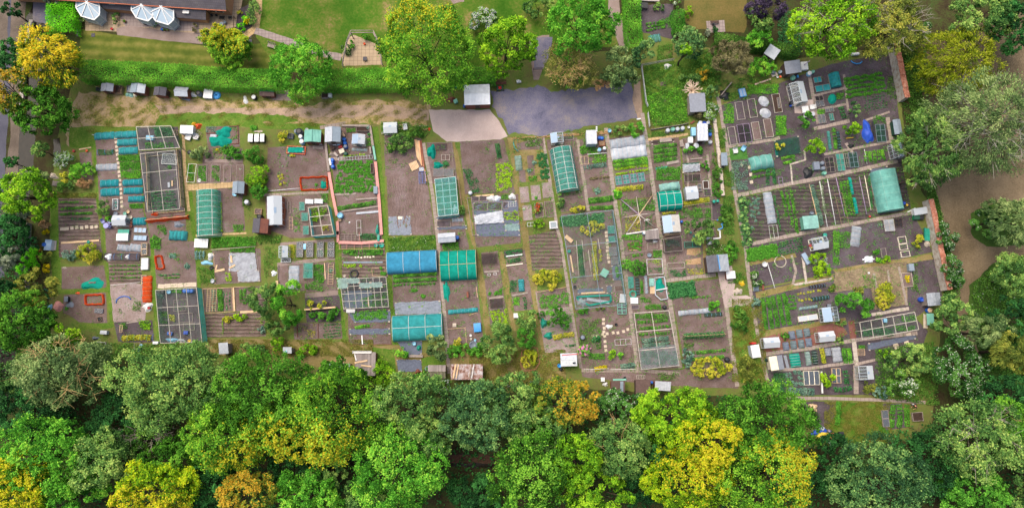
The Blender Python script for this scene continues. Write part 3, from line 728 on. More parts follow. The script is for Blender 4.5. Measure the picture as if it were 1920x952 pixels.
TT(34,402,22,20,6,'silver','small silver leaved tree below the lime green riverside tree',size=.3)
TT(10,486,24,32,8,'silver','silver blue conifer at the left photo edge',size=.4,aspect=.3,droop=.4)
TT(70,536,48,34,6,'olive','feathery golden green conifer beside the pink topped table',size=.42,aspect=.3,droop=.5)
TT(34,600,64,64,11,'ash','large green tree at the left photo edge')
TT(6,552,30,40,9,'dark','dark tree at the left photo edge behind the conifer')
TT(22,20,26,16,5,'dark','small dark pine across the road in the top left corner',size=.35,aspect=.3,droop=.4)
TT(30,700,44,42,6,'mid','round tree on the river bank at the lower left',size=.28)
TT(70,330,22,16,4,'grey','grey green willow leaning over the river',size=.3)
TT(76,282,18,18,4,'mid','young tree beside the white flowering shrub',size=.28)
TT(22,304,14,14,4,'dark','small dark bush between the river and the lane',size=.28)
# trees inside the plots
TT(542,570,36,38,5.5,'bright','green apple tree between two western plots',size=.28)
TT(496,562,34,36,4.5,'mid','dull green plum tree left of the apple tree',size=.24)
TT(520,610,26,20,3,'mid','low fruit bush at the foot of the apple tree',size=.24)
TT(940,644,38,40,5.5,'mid','leafy apple tree north of the mown strip with the bench',size=.28)
TT(820,648,24,26,4.5,'grey','pale leaved pear tree below the lower teal net tunnel',size=.28)
TT(1604,570,32,30,4.5,'veg','broad apple tree in the eastern plots',size=.26)
TT(1308,428,32,28,3.8,'mid','sprawling fruit tree beside the whitewashed half greenhouse',size=.24)
TT(1512,225,0.1+16,16,3.4,'veg','small fruit tree beside the white plastic table',size=.22)
TT(1600,240,20,15,3,'lime','spreading lime green fruit bush left of the blue tarpaulin',size=.22)
TT(1528,274,22,17,3,'lime','lime green currant tree beside the teal pot row',size=.22)
TT(1602,206,12,18,3,'bluegreen','blue green upright bush at the end of the lettuce field',size=.24)
TT(990,602,24,22,3.6,'mid','small dense tree between the narrow raised beds',size=.24)
TT(984,634,24,20,3,'veg','bushy fruit tree above the oval berry bed',size=.22)
TT(1044,598,24,26,3.2,'veg','loose fruit bush beside the two teal covered mounds',size=.22,cov=2)
# hedges
hedge([(150,130),(300,136),(430,146),(530,148)],38,2.4,'hedgeleaf','long clipped garden hedge behind the row of small sheds')
hedge([(590,148),(700,146),(760,146)],38,2.4,'hedgeleaf','clipped hedge stretch between the feathery tree and the tallest tree')
hedge([(840,138),(930,140)],30,2.2,'hedgeleaf','shaded hedge stretch above the white roofed hut')
hedge([(112,4),(112,62)],52,2.2,'hedgebright','vivid green clipped hedge block beside the western conservatory')
hedge([(1184,-40),(1188,60),(1194,88)],30,2.2,'hedgeleaf','green hedge along the gravel lane')
hedge([(1272,18),(1276,60)],22,2,'veg','short hedge between the dug garden and the dry lawn')
hedge([(1340,70),(1500,95)],20,2.0,'weed','shaggy hedge behind the grey roofed garden hut')
T('shrub',104,2,28,14,3,'silver','grey green shrub above the vivid hedge block','shrub',size=.2)
V(0,0,1)
def Sh(cx,cy,rx,ry,h,m,lab,cat='shrub',name='shrub',**k):return shrub(cx,cy,rx,ry,h,m,lab,name,cat,**k)
Sh(480,290,22,18,2.2,'veg','upper bush of the tall fruit hedge right of the turquoise netting heaps');Sh(482,330,20,22,2.2,'lime','middle bush of the tall fruit hedge left of the dug plot');Sh(484,358,16,22,2,'veg','lower bush of the tall fruit hedge above the cracked roof shed')
Sh(752,266,30,18,2,'mid','dark spreading shrub below the little white greenhouse frame');Sh(736,278,16,14,1.8,'weed','lighter bush left of the timber pile');Sh(776,252,20,14,1.6,'weed','low bush beside the orange flagged post')
Sh(122,300,22,18,2.4,'whiteflower','white blossoming shrub beside the small garden pond',extra=.4);Sh(152,322,28,18,2,'bright','rounded light green shrub below the white blossoming one');Sh(122,332,10,11,1.6,'vegyel','small yellow green bush beside the paved nook');Sh(136,346,14,9,1.3,'mid','low mid green bush above the grass strip');Sh(118,350,14,10,1.4,'weed','low scruffy bush left of the straw clump')
Sh(160,346,16,12,1.1,'straw_l','dead straw coloured ornamental grass clump',aspect=.2,droop=.3);Sh(84,420,14,9,1,'straw_l','pale dry grass clump above the yellow flowers',aspect=.2);Sh(84,432,8,6,.6,'yellow','small clump of yellow flowers beside the glazed box')
Sh(58,492,21,22,1.9,'hedgebright','large clipped green ball shrub by the river fence');Sh(86,480,13,11,1.3,'olive','olive green clipped ball shrub beside the bright ball');Sh(68,458,12,11,1.3,'dkveg','dark green clipped ball beside the glazed box');Sh(88,503,9,8,1,'yellow','bright yellow shrub below the clipped balls');Sh(70,469,12,5,.8,'redflower','reddish low shrub between the clipped balls',extra=.3)
Sh(166,475,21,21,1.6,'vegyel','pale yellow green shrub in the corner of the leaf vegetable plot');Sh(131,478,15,12,1,'vegblue','patch of big rhubarb leaves left of the pale yellow shrub')
Sh(198,388,14,17,1.6,'mid','dark leafy bush left of the white cold frame');Sh(204,412,9,6,.8,'bright','small light bush above the purple table');
Sh(378,288,19,14,1.6,'grey','round pale shrub beside the black compost bin');Sh(432,284,14,13,1.4,'veg','round dark bush right of the flower bed');Sh(445,288,13,12,1.2,'veg','second round bush touching the fruit hedge')
Sh(533,258,11,12,1.2,'vegyel','bushy shrub left of the black water tanks');Sh(548,292,5,3,.4,'vegyel','yellow squash plant beside the turquoise topped bed')
Sh(592,572,28,9,1.4,'vegyel','upper row of a berry hedge with bright leaf tips');Sh(606,594,30,11,1.4,'veg','lower row of the berry hedge');Sh(626,590,12,14,1.2,'veg','end bush of the berry hedge by the grass path')
Sh(426,597,12,8,.8,'vegyel','left rhubarb like clump in the bare brown plot');Sh(450,594,13,8,.8,'veglime','right bright clump in the bare brown plot');Sh(489,620,8,7,.7,'vegblue','blue green cabbage clump at the corner of the bare brown plot')
Sh(466,658,36,14,2.2,'mid','long low dark shrub on the wood edge behind the pale hut');Sh(522,646,16,14,2,'lime','lime green shrub left of the turquoise ended shed');Sh(575,656,22,14,2,'lime','lime green shrub at the edge of the wood by the derelict shed')
Sh(858,640,8,10,1.1,'vegyel','yellow green bush in the boarded corner bed');Sh(872,656,26,12,1.6,'veg','leafy shrub left of the apple tree by the grey bucket');Sh(852,660,16,12,1.4,'veg','leafy shrub beside the slab path end');Sh(896,655,12,12,1.6,'veg','bush joining the leafy shrub to the apple tree')
Sh(754,660,13,12,1.5,'bright','light green bush left of the black membrane yard');Sh(715,700,22,26,2.6,'lime','lime green shrub right of the derelict shed');Sh(800,705,24,16,2.2,'veg','green shrub in front of the olive shed');Sh(832,724,14,14,2.2,'whiteflower','shrub with cream flowers beside the rusty shed',extra=.25)
Sh(1028,524,28,17,1.7,'vegyel','big yellow green currant hedge across the soil plot');Sh(1102,432,18,9,1,'vegyel','yellow green bush inside the long net cage');Sh(1118,424,18,12,1.1,'vegyel','larger yellow green bush inside the long net cage')
Sh(994,675,15,20,1.1,'vegyel','berry bush filling the oval brick edged bed');Sh(1015,590,9,7,.8,'veg','small bush under the dense little tree');Sh(1010,420,14,9,1.3,'lime','lime green bush beside the dark solar panel');Sh(1008,392,10,10,1,'redflower','green plant with a red flower cluster',extra=.3)
Sh(865,394,8,11,1.2,'mid','dense bush at the corner of the teal tunnel');Sh(1190,500,19,19,1.8,'veg','dense dark green blackcurrant bush in the boarded plot');Sh(1082,392,17,9,1.2,'vegyel','bush below the big green net tunnel');Sh(1050,376,9,18,1.2,'mid','dark hedge plant along the path by the green tunnel')
Sh(1160,245,24,10,1.3,'mid','dark leafy hedge left of the two fleece tunnels');Sh(1194,242,18,14,1.6,'veg','dark leafy bush right of the two fleece tunnels')
Sh(1300,283,26,11,1.3,'veg','leafy bush row below the metal bench roof');Sh(1322,312,8,16,1,'veg','narrow bush by the brick path edge')
Sh(1345,330,9,26,1.3,'weed','tall weedy bush along the low stone wall');Sh(1346,355,9,14,1.2,'veg','bushy climber on the end of the low stone wall');Sh(1362,402,12,28,1.4,'weed','weedy hedge beside the blue hose');Sh(1370,470,14,26,1.5,'veg','shrubby hedge behind the dark corrugated shed');Sh(1336,460,17,14,1.4,'mid','dark shrub beside the white gravel ring')
Sh(1330,690,46,17,1.5,'vegyel','long berry bush thicket at the southern end of the bare plot');Sh(1288,672,12,18,1.3,'vegblue','grey green artichoke at the left end of the berry thicket');Sh(1342,573,12,12,1.1,'bright','rounded bright bush beside the grey fleece strip');Sh(1386,600,16,24,1.3,'weed','tall weeds beside the pale concrete pad');Sh(1402,690,18,26,1.2,'olive','rough grassy bush left of the white roofed cabin')
Sh(1536,496,16,26,1.5,'veglime','bright yellow green shrub beside the white flowers');Sh(1661,552,18,28,1.5,'vegyel','yellow green raspberry clump in the straw coloured plot');Sh(1610,548,9,12,.9,'olive','olive bush above the broad apple tree');Sh(1722,456,12,14,1,'vegyel','small yellow green bush beside the green covered bench')
Sh(1560,540,7,7,.7,'orange','orange flowered plant on the path edge');Sh(1460,274,14,9,1.1,'vegyel','squash like bush above the small teal tunnel');Sh(1417,522,14,16,1,'weedflower','tangled flower clump left of the white stool',extra=.15)
Sh(1418,568,9,9,.7,'vegblue','big blue green cabbage at the path junction');Sh(1576,604,14,7,.9,'mid','low bush behind the second white roofed greenhouse');Sh(1574,640,9,7,.8,'mid','round bush right of the second white roofed greenhouse');Sh(1472,631,8,8,1,'veg','clipped round bush above the grey cloche row')
Sh(1551,706,12,18,1.3,'veglime','bright leafy bush between the small lower beds');Sh(1653,733,16,13,1.4,'vegblue','silver blue artichoke below the lowest greenhouse');Sh(1630,722,20,12,1,'olive','tangle of tall stems below the lowest greenhouse');Sh(1660,662,22,9,1.1,'lime','light green bushes along the black weed sheet');Sh(1700,700,20,14,1.6,'mid','thick bush on the overgrown southern plot')
Sh(475,22,16,22,1.8,'mid','dark garden shrub by the flagged path');Sh(463,40,9,14,1.2,'hedgebright','bright shrub below the house end wall');Sh(462,40,8,8,1.5,'yellow','round golden shrub by the flagged path');Sh(452,52,9,11,1.2,'hedgebright','low bright green shrub at the patio corner');Sh(450,24,6,6,1,'vegyel','small yellow green shrub at the foot of the end wall')
Sh(155,38,10,8,1,'grey','pale small shrub beside the western patio');Sh(218,34,7,17,1.2,'mid','narrow planting bed shrub between two patios');Sh(288,40,8,12,1.2,'mid','dark shrub between two conservatories');Sh(366,50,6,12,1.1,'brownish','sparse planting beside the end patio')
Sh(648,92,10,14,1.2,'grey','grey climber on the left of the rustic pergola');Sh(684,70,11,6,1.2,'veg','clipped green bush under the rustic pergola');Sh(708,78,6,10,1.1,'mid','climber on the right of the rustic pergola');Sh(658,84,7,9,1.1,'veg','rounded bush at the left of the paved circle')
Sh(920,148,16,12,2.3,'mid','dark round bush at the corner of the white roofed hut')
Sh(1318,140,14,14,2,'orange','golden yellow shrub in the middle of the wild garden',extra=.5);Sh(1334,122,22,22,2.4,'weed','leafy shrub beside the grey brown tree');Sh(1294,148,22,14,1.6,'mid','dark weedy shrub above the bleached spiky plant');Sh(1334,172,18,14,2,'bluegreen','grey blue shrub beside the grey flat roof');Sh(1330,208,18,18,2.2,'whiteflower','shrub with many white and pink blossoms above the blue tanks',extra=.3);Sh(1310,212,14,14,1.8,'brownish','dull bush left of the blossoming shrub')
Sh(1425,126,30,22,2.4,'bright','rounded fresh green bush with a white rose edge');Sh(1410,30,12,20,2,'mid','dark bush on the edge of the dry lawn');Sh(1326,60,8,8,1.1,'silver','small grey round shrub beside the garden paving');Sh(1340,56,7,9,1.1,'dark','dark small shrub beside the garden paving');Sh(1292,26,8,14,1.3,'lime','lime green shrub on the dry lawn edge')
Sh(1236,14,14,9,1.2,'mid','leafy shrub behind the black grill');Sh(1266,6,16,10,1.5,'weedflower','flowering shrub at the top edge of the dug garden',extra=.2)
def spiky(cx,cy,r,n,h,m,lab,cat='shrub'):
 rng=nrng();s=mpx();o=W(cx,cy,.6);o.z=0;t=thing('dead_shrub',o,0,lab,cat)
 for i in range(n):
  a=2*math.pi*i/n+rng.normal()*.12;L=r*s*rng.uniform(.75,1.05)
  b=MB();b.tube([(0,0,.3),(math.cos(a)*L*.5,math.sin(a)*L*.5,h),(math.cos(a)*L,math.sin(a)*L,h*.75)],.13,6,.07)
  for q in range(3):
   f=rng.uniform(.5,.95);w=a+rng.normal()*.6
   b.tube([(math.cos(a)*L*f,math.sin(a)*L*f,h*.9),(math.cos(a)*L*f+math.cos(w)*.4,math.sin(a)*L*f+math.sin(w)*.4,h)],.05,4,.03)
  b.build('branch',MATS[m],t,True)
plain('bleached','c8b49e','a8927a',.9)
spiky(1296,172,17,18,1.6,'bleached','bleached dead shrub with pale radiating branches by the grey flat roof')
# ---------------------------------------------------------------- materials of made things
for a in[('felt_grey','7c8088','6c7078',.85),('pfelt','a3a8ae','8e949a',.8),('felt_dark','4e4c52','3e3c42',.9),('bfelt','78848e','68747e',.8),('felt_brown','5c4a44','4a3a36',.9),('wood','8e7860','78644e',.85),('palewd','c2a684','a88c6a',.85),('greywd','8c8078','746a62',.9),('dkwd','4c3a30','3a2c26',.9),('redwd','7a4636','663a2e',.85),('wood_new','cfa078','ba8a64',.8),('white','c6c6c4','b4b4b2',.5),('wpaint','bcbcb8','a8a6a2',.6),('off_white','b0aca4','9c9890',.7),('steel','a8acb2','92969c',.45),('cane','b8a078','9c8660',.8),('pole','aea69a','948c80',.7),('tealp','1a8a76','147262',.5),('green_p','1f7a54','186446',.5),('blk','1c1e20','141618',.5),('blue_p','1f5cae','184c94',.45),('cyan_p','2f86c0','266fa4',.45),('sky','7eb0c8','6a9cb4',.5),('grey_p','6c7480','5a626c',.6),('dkgrn','1c4a38','163c2e',.6),('orange_p','d8582c','c04820',.6),('red_p','b42424','981c1c',.5),('pink_p','bf857c','a8726a',.7),('purple_p','8486b8','7072a4',.5),('yellow_p','d8b028','c09a20',.5),('lilac_p','94829a','807086',.6),('brick','8c5a48','74463a',.9),('brick_pale','b0988a','968074',.9),('concrete','a49a92','8e847c',.9),('stone','b0a496','8e8476',.9),('slabstone','b4a692','a09280',.9),('terra','9a5a40','844a34',.8),('compost','3c2c24','2c201a',.95),('bark_chip','8c7258','6e5842',.95),('rust','6c4030','54302a',.8),('hose_y','d8bc40','c4a830',.5),('cream','cfc6b0','bcb29c',.7),('mgreen','6aa08c','5a8e7c',.6),('navy','2048a8','1a3c90',.6),('skin','c08a6c','b07a5e',.6),('membrane','565c6c','444a58',.8),('membrane_grey','747a84','60666e',.8),('fleece_w','d2d6da','b8bec4',.8),('stem','4c6a2c','3c5624',.8)]:
 plain(a[0],a[1],a[2],a[3],bump=.01 if a[0].startswith(('felt','brick','stone')) else 0)
plain('chrome','c0c4c8','a0a4a8',.3,.9)
corrug('tin_pale','b8bcc2','a4a8ae',.2,0,.45,.2);corrug('tin_white','d6d8da','c4c7ca',.22,0,.5);corrug('tin_rust','b4aeb0','8a6a5e',.2,0,.7,.1,'5c3428');corrug('tin_dark','5a5a60','4a4a50',.2,0,.6,.1);corrug('tin_grey','8e949a','7e848a',.2,0,.5,.2);corrug('tin_teal','6aa294','5a9284',.2,0,.6)
planks('deck','8a7462','6c5a4a',.14,1);planks('deckgrey','8a807c','6e6662',.16,0);planks('wallboards','7c5a46','62463a',.16,2);planks('wallgrey','7e766e','665e58',.16,2);planks('olive_boards','77725e','625e4e',.2,0);planks('tan_boards','b8a484','a08c6c',.18,0)
net('tnet','40aeb2',.78);net('net_teal_thin','56b6b2',.45);net('net_blue','4aa4cc',.85);net('net_cyan','28a8b0',.74);net('gnet','54b0a0',.6);net('net_dark','245a4c',.55);net('net_grey','98a2a8',.38);net('net_white','c8ced4',.62);net('net_black','2c2e34',.45);net('thin','7c948e',.11);net('net_pale','a8c8c0',.6);net('net_orange','e0582c',.85)
net('fleece','c8ced6',.72);net('fleece_thick','d8dce2',.9);net('poly','b8cccc',.5);net('poly_teal','84cabe',.85);net('poly_pale','a4d6ca',.85);net('teal','20a28e',.97);net('cloche_grey','7e949a',.82);net('cloche_blue','8494a8',.82)
glass('glass','b4bec2',.1,.85);glass('wglass','b4babe',.78,.97);glass('bglass','94a8bc',.75,.95);glass('pane_dark','66727e',.4,.93)
k_=NT('poly_solid');k_.principled(srgb('c4ccd0'),.35,spec=.5);MATS['poly_solid']=k_.m
def dark_glass():
 k=NT('window_glass');k.principled(srgb('1e242c'),.08,spec=.6);MATS['window_glass']=k.m
dark_glass()
def mm(n):return MATS[n]
# ---------------------------------------------------------------- buildings and shelters
SIDE={'s':(0,-1),'n':(0,1),'e':(1,0),'w':(-1,0)}
def face_panel(mb,w,d,side,off,pw,z0,z1,out,th=.03):
 sx,sy=SIDE[side]
 if sy:y=sy*(d/2+out);mb.box(off-pw/2,min(y,y-sy*th),z0,off+pw/2,max(y,y-sy*th),z1)
 else:x=sx*(w/2+out);mb.box(min(x,x-sx*th),off-pw/2,z0,max(x,x-sx*th),off+pw/2,z1)
def shed(cx,cy,w,d,rot,label,h=1.9,rise=.4,axis='x',roof='felt_grey',wall='wallboards',door='s',kind='gable',name='shed',cat='shed',roof2=None,win='e',oh=.12,zz=None):
 o,w,d,rz=fr(cx,cy,w,d,rot,h if zz is None else zz);t=thing(name,o,rz,label,cat);W2,D2=w/2-oh,d/2-oh
 b=MB()
 if kind=='gable':
  if axis=='x':
   b.add([(-W2,-D2,0),(W2,-D2,0),(W2,D2,0),(-W2,D2,0),(-W2,-D2,h),(W2,-D2,h),(W2,D2,h),(-W2,D2,h),(-W2,0,h+rise-.02),(W2,0,h+rise-.02)],[(0,3,2,1),(0,1,5,4),(2,3,7,6),(1,2,6,9,5),(3,0,4,8,7),(4,5,9,8),(6,7,8,9)])
  else:
   b.add([(-W2,-D2,0),(W2,-D2,0),(W2,D2,0),(-W2,D2,0),(-W2,-D2,h),(W2,-D2,h),(W2,D2,h),(-W2,D2,h),(0,-D2,h+rise-.02),(0,D2,h+rise-.02)],[(0,3,2,1),(1,2,6,5),(3,0,4,7),(0,1,5,8,4),(2,3,7,9,6),(5,6,9,8),(7,4,8,9)])
 else:
  r=rise
  b.add([(-W2,-D2,0),(W2,-D2,0),(W2,D2,0),(-W2,D2,0),(-W2,-D2,h),(W2,-D2,h),(W2,D2,h+r),(-W2,D2,h+r)],[(0,3,2,1),(4,5,6,7),(0,1,5,4),(1,2,6,5),(2,3,7,6),(3,0,4,7)])
 b.build('wall',mm(wall),t)
 w2,d2=w/2,d/2
 if kind=='gable':
  e=rise*oh/max(.1,(d2 if axis=='x' else w2))
  for i,sg in enumerate((-1,1)):
   q=MB()
   if axis=='x':q.slab([(-w2,sg*d2,h-e+.03),(w2,sg*d2,h-e+.03),(w2,0,h+rise+.03),(-w2,0,h+rise+.03)],.05)
   else:q.slab([(sg*w2,-d2,h-e+.03),(sg*w2,d2,h-e+.03),(0,d2,h+rise+.03),(0,-d2,h+rise+.03)],.05)
   q.build('roof_slope',mm(roof2 if(roof2 and i) else roof),t)
  q=MB()
  if axis=='x':q.tube([(-w2,0,h+rise+.05),(w2,0,h+rise+.05)],.05,6)
  else:q.tube([(0,-d2,h+rise+.05),(0,d2,h+rise+.05)],.05,6)
  q.build('ridge_cap',mm(roof),t)
 else:
  MB().slab([(-w2,-d2,h+.04),(w2,-d2,h+.04),(w2,d2,h+rise+.07),(-w2,d2,h+rise+.07)],.05).build('roof',mm(roof),t)
  if roof2:MB().slab([(w2*.3,-d2+.05,h+.06),(w2*.75,-d2+.05,h+.06),(w2*.75,d2-.1,h+rise+.08),(w2*.3,d2-.1,h+rise+.08)],.02).build('roof_panel',mm(roof2),t)
 q=MB();face_panel(q,2*W2,2*D2,door,0,min(.75,W2),.08,min(1.75,h-.1),.03,.05);dd=q.build('door',mm('dkwd' if wall!='dkwd' else 'wood'),t)
 q=MB();face_panel(q,2*W2,2*D2,door,.26,.05,.85,.99,.06,.03);q.build('handle',mm('steel'),dd)
 if win:
  q=MB();face_panel(q,2*W2,2*D2,win,0,.7,1.0,min(1.6,h-.15),.03,.04);ff=q.build('window',mm('wpaint'),t)
  q=MB();face_panel(q,2*W2,2*D2,win,0,.58,1.06,min(1.54,h-.21),.045,.02);q.build('pane',mm('window_glass'),ff)
 return t
def Qj(cx,cy,w,d,rot,label,axis='y',h=1.5,rise=.55,left='wglass',right='wglass',side='glass',base='concrete',name='greenhouse',fr_m='steel',nb=4,zz=None):
 o,w,d,rz=fr(cx,cy,w,d,rot,h if zz is None else zz);t=thing(name,o,rz,label,'greenhouse')
 if axis=='x':sw=True;w,d=d,w;t.rotation_euler.z+=math.pi/2
 w2,d2=w/2,d/2
 MB().box(-w2,-d2,0,w2,-d2+.12,.18).box(-w2,d2-.12,0,w2,d2,.18).box(-w2,-d2+.12,0,-w2+.12,d2-.12,.18).box(w2-.12,-d2+.12,0,w2,d2-.12,.18).build('base',mm(base),t)
 f=MB();hp=[(-w2,0.18),(-w2,h),(0,h+rise),(w2,h),(w2,.18)]
 for i in range(nb+1):
  y=-d2+d*i/nb
  for a,c in zip(hp,hp[1:]):f.bar((a[0],y,a[1]),(c[0],y,c[1]),.05)
 for x,z in hp[1:4]:f.bar((x,-d2,z),(x,d2,z),.06)
 for y in(-d2,d2):f.bar((-w2,y,h),(w2,y,h),.05);f.bar((-.35,y,.18),(-.35,y,h+.25),.04);f.bar((.35,y,.18),(.35,y,h+.25),.04)
 f.build('frame',mm(fr_m),t)
 g=MB();g.add([(-w2+.01,-d2,.18),(-w2+.01,d2,.18),(-w2+.01,d2,h),(-w2+.01,-d2,h),(w2-.01,-d2,.18),(w2-.01,d2,.18),(w2-.01,d2,h),(w2-.01,-d2,h)],[(0,1,2,3),(4,7,6,5)])
 for y in(-d2+.01,d2-.01):g.add([(-w2,y,.18),(w2,y,.18),(w2,y,h),(0,y,h+rise),(-w2,y,h)],[(0,1,2,3,4)])
 g.build('side_glazing',mm(side),t)
 for sg,m in((-1,left),(1,right)):
  r=MB().add([(sg*w2,-d2,h+.05),(sg*w2,d2,h+.05),(0,d2,h+rise+.05),(0,-d2,h+rise+.05)],[(0,1,2,3)]).build('roof_glazing',mm(m),t)
 v=MB().slab([(w2*.35,-d2*.2,h+rise*.65+.08),(w2*.35,d2*.2,h+rise*.65+.08),(w2*.06,d2*.2,h+rise*.94+.08),(w2*.06,-d2*.2,h+rise*.94+.08)],.03).build('roof_vent',mm('bglass'),t)
 dr=MB().box(-.33,-d2-.05,.1,.33,-d2-.02,h+.1).build('door',mm('pane_dark'),t);MB().box(.22,-d2-.09,.8,.28,-d2-.05,1.0).build('handle',mm('wpaint'),dr)
 return t
def tunnel(cx,cy,w,d,rot,label,axis='x',h=1.9,m='tnet',hoop='wpaint',nh=5,nl=2,name='net_tunnel',cat='netted tunnel',square=.0,end=True,rail='greywd',sag=.03):
 "arched cover over hoops; axis = direction it runs"
 o,w,d,rz=fr(cx,cy,w,d,rot,h*.5);t=thing(name,o,rz,label,cat);rng=nrng()
 if axis=='y':w,d=d,w;t.rotation_euler.z+=math.pi/2
 w2,d2=w/2,d/2;ex=1-square
 def prof(v):
  a=math.pi*v;c,s=math.cos(a),math.sin(a)
  return-d2*math.copysign(abs(c)**(ex*.8+.2 if square else 1),c),h*abs(s)**(.85-.4*square)
 def fn(u,v):
  y,z=prof(v);sg=sag*abs(math.sin(math.pi*u*nh))*(math.sin(math.pi*v))
  return(-w2+w*u,y,max(.01,z-sg+.02))
 MB().grid(fn,nh*4,16).build('cover',mm(m),t,True)
 for i in range(nh+1):
  x=-w2+.03+(w-.06)*i/nh
  MB().tube([(x,prof(v/12)[0],prof(v/12)[1]+.03) for v in range(13)],.03,5).build('hoop',mm(hoop),t,True)
 for j in range(nl):
  v=(j+1)/(nl+1);y,z=prof(v);MB().bar((-w2,y,z+.04),(w2,y,z+.04),.05).build('rail',mm(hoop),t)
 if end:
  for x in(-w2,w2):
   n=12;b=MB();b.add([(x,prof(i/n)[0],prof(i/n)[1]) for i in range(n+1)],[tuple(range(n+1))]);b.build('end_panel',mm(m),t)
 for sg in(-1,1):MB().box(-w2,sg*d2-.05,0,w2,sg*d2+.05,.12).build('base_rail',mm(rail),t)
 return t
def Qs(cx,cy,w,d,rot,label,m='net_cyan',h=.6,nh=4,axis='x',hoop='sky',name='cloche',cat='cloche',sag=.05):
 o,w,d,rz=fr(cx,cy,w,d,rot,h*.5);t=thing(name,o,rz,label,cat);rng=nrng()
 if axis=='y':w,d=d,w;t.rotation_euler.z+=math.pi/2
 ph=rng.uniform(0,6);pr=lambda v:(-d/2*math.cos(math.pi*v),h*math.sin(math.pi*v)**.7)
 def fn(u,v):
  y,z=pr(v);e=math.sin(math.pi*u*nh);z=z-sag*abs(e)*(1.5 if 0<v<1 else 0)+.02*math.sin(u*23+ph)*math.sin(v*9)
  taper=min(1,u*nh*2.5,(1-u)*nh*2.5);taper=.35+.65*taper
  return(-w/2+w*u+.03*math.sin(v*11+ph),y*(.97+.05*math.sin(u*17+ph)),max(.01,z*taper+.015))
 MB().grid(fn,nh*5,10).build('net_cover',mm(m),t,True)
 for i in range(nh):
  x=-w/2+w*(i+.5)/nh;MB().tube([(x,pr(v/8)[0],pr(v/8)[1]+.015) for v in range(9)],.014,4).build('hoop',mm(hoop),t,True)
 for sg in(-1,1):
  MB().tube([(sg*w*.49,-d*.46,.03),(sg*w*.5,0,.04),(sg*w*.49,d*.46,.03)],.035,5).build('gathered_end',mm(m),t,True)
 return t
def Qc(cx,cy,w,d,rot,label,m,h=.4,name='tarpaulin',cat='cover',lob=3,seed=None):
 "crumpled cloth thrown over something"
 o,w,d,rz=fr(cx,cy,w,d,rot,h*.4);t=thing(name,o,rz,label,cat);rng=nrng();ph=rng.uniform(0,6.3,8)
 def out(a):return 1+.16*math.sin(lob*a+ph[0])+.1*math.sin((lob+2)*a+ph[1])
 nu,nv=28,9;b=MB();vs=[(0,0,h)];fs=[]
 for j in range(1,nv+1):
  for i in range(nu):
   a=2*math.pi*i/nu;r=j/nv;rr=r*out(a);z=h*(1-r**2.2)*(1+.25*math.sin(a*lob+r*7+ph[2])*r)+.05*math.sin(a*9+ph[3]+r*5)*r*(1-r)*4*h+.012
   vs.append((w/2*rr*math.cos(a),d/2*rr*math.sin(a),max(.012,z)))
 fs+=[(0,1+i,1+(i+1)%nu) for i in range(nu)]
 for j in range(nv-1):
  for i in range(nu):fs.append((1+j*nu+i,1+(j+1)*nu+i,1+(j+1)*nu+(i+1)%nu,1+j*nu+(i+1)%nu))
 b.add(vs,fs).build('cloth',mm(m),t,True)
 e=[vs[1+(nv-1)*nu+i] for i in range(nu)]
 MB().tube([(p[0],p[1],.03) for p in e],.025,4,closed=True).build('hem',mm(m),t,True)
 return t
def Qq(c4,label,m,name='ground_cover',cat='weed sheet',wr=.03,nx=24,ny=16,pegs='stone',z=.02,npeg=0,lift=0):
 "cloth or film spread flat between four view points (clockwise from upper left)"
 q=[W(*p) for p in c4];o=(q[0]+q[1]+q[2]+q[3])/4;o.z=ZL[0]+z;t=thing(name,o,0,label,cat);rng=nrng();ph=rng.uniform(0,6.3,6)
 a=(q[1]-q[0]).normalized();
 def fn(u,v):
  p=q[3].lerp(q[2],u).lerp(q[0].lerp(q[1],u),v)-o;e=min(u,1-u,v,1-v)*6
  zz=wr*(1+math.sin(u*19+ph[0]+3*math.sin(v*5+ph[1]))*math.sin(v*13+ph[2]))+lift*math.sin(math.pi*u)*math.sin(math.pi*v)
  return(p.x+.04*math.sin(v*21+ph[3]),p.y+.04*math.sin(u*25+ph[4]),max(.0,zz))
 MB().grid(fn,nx,ny).build('sheet',mm(m),t,True)
 for i in range(max(4,npeg)):
  p=[q[0],q[1],q[2],q[3]][i%4].lerp((q[0]+q[2])/2,.06)-o;s=rng.uniform(.08,.13)
  MB().box(p.x-s,p.y-s*.7,.03,p.x+s,p.y+s*.7,.03+s*.8).build('weight',mm(pegs),t)
 return t
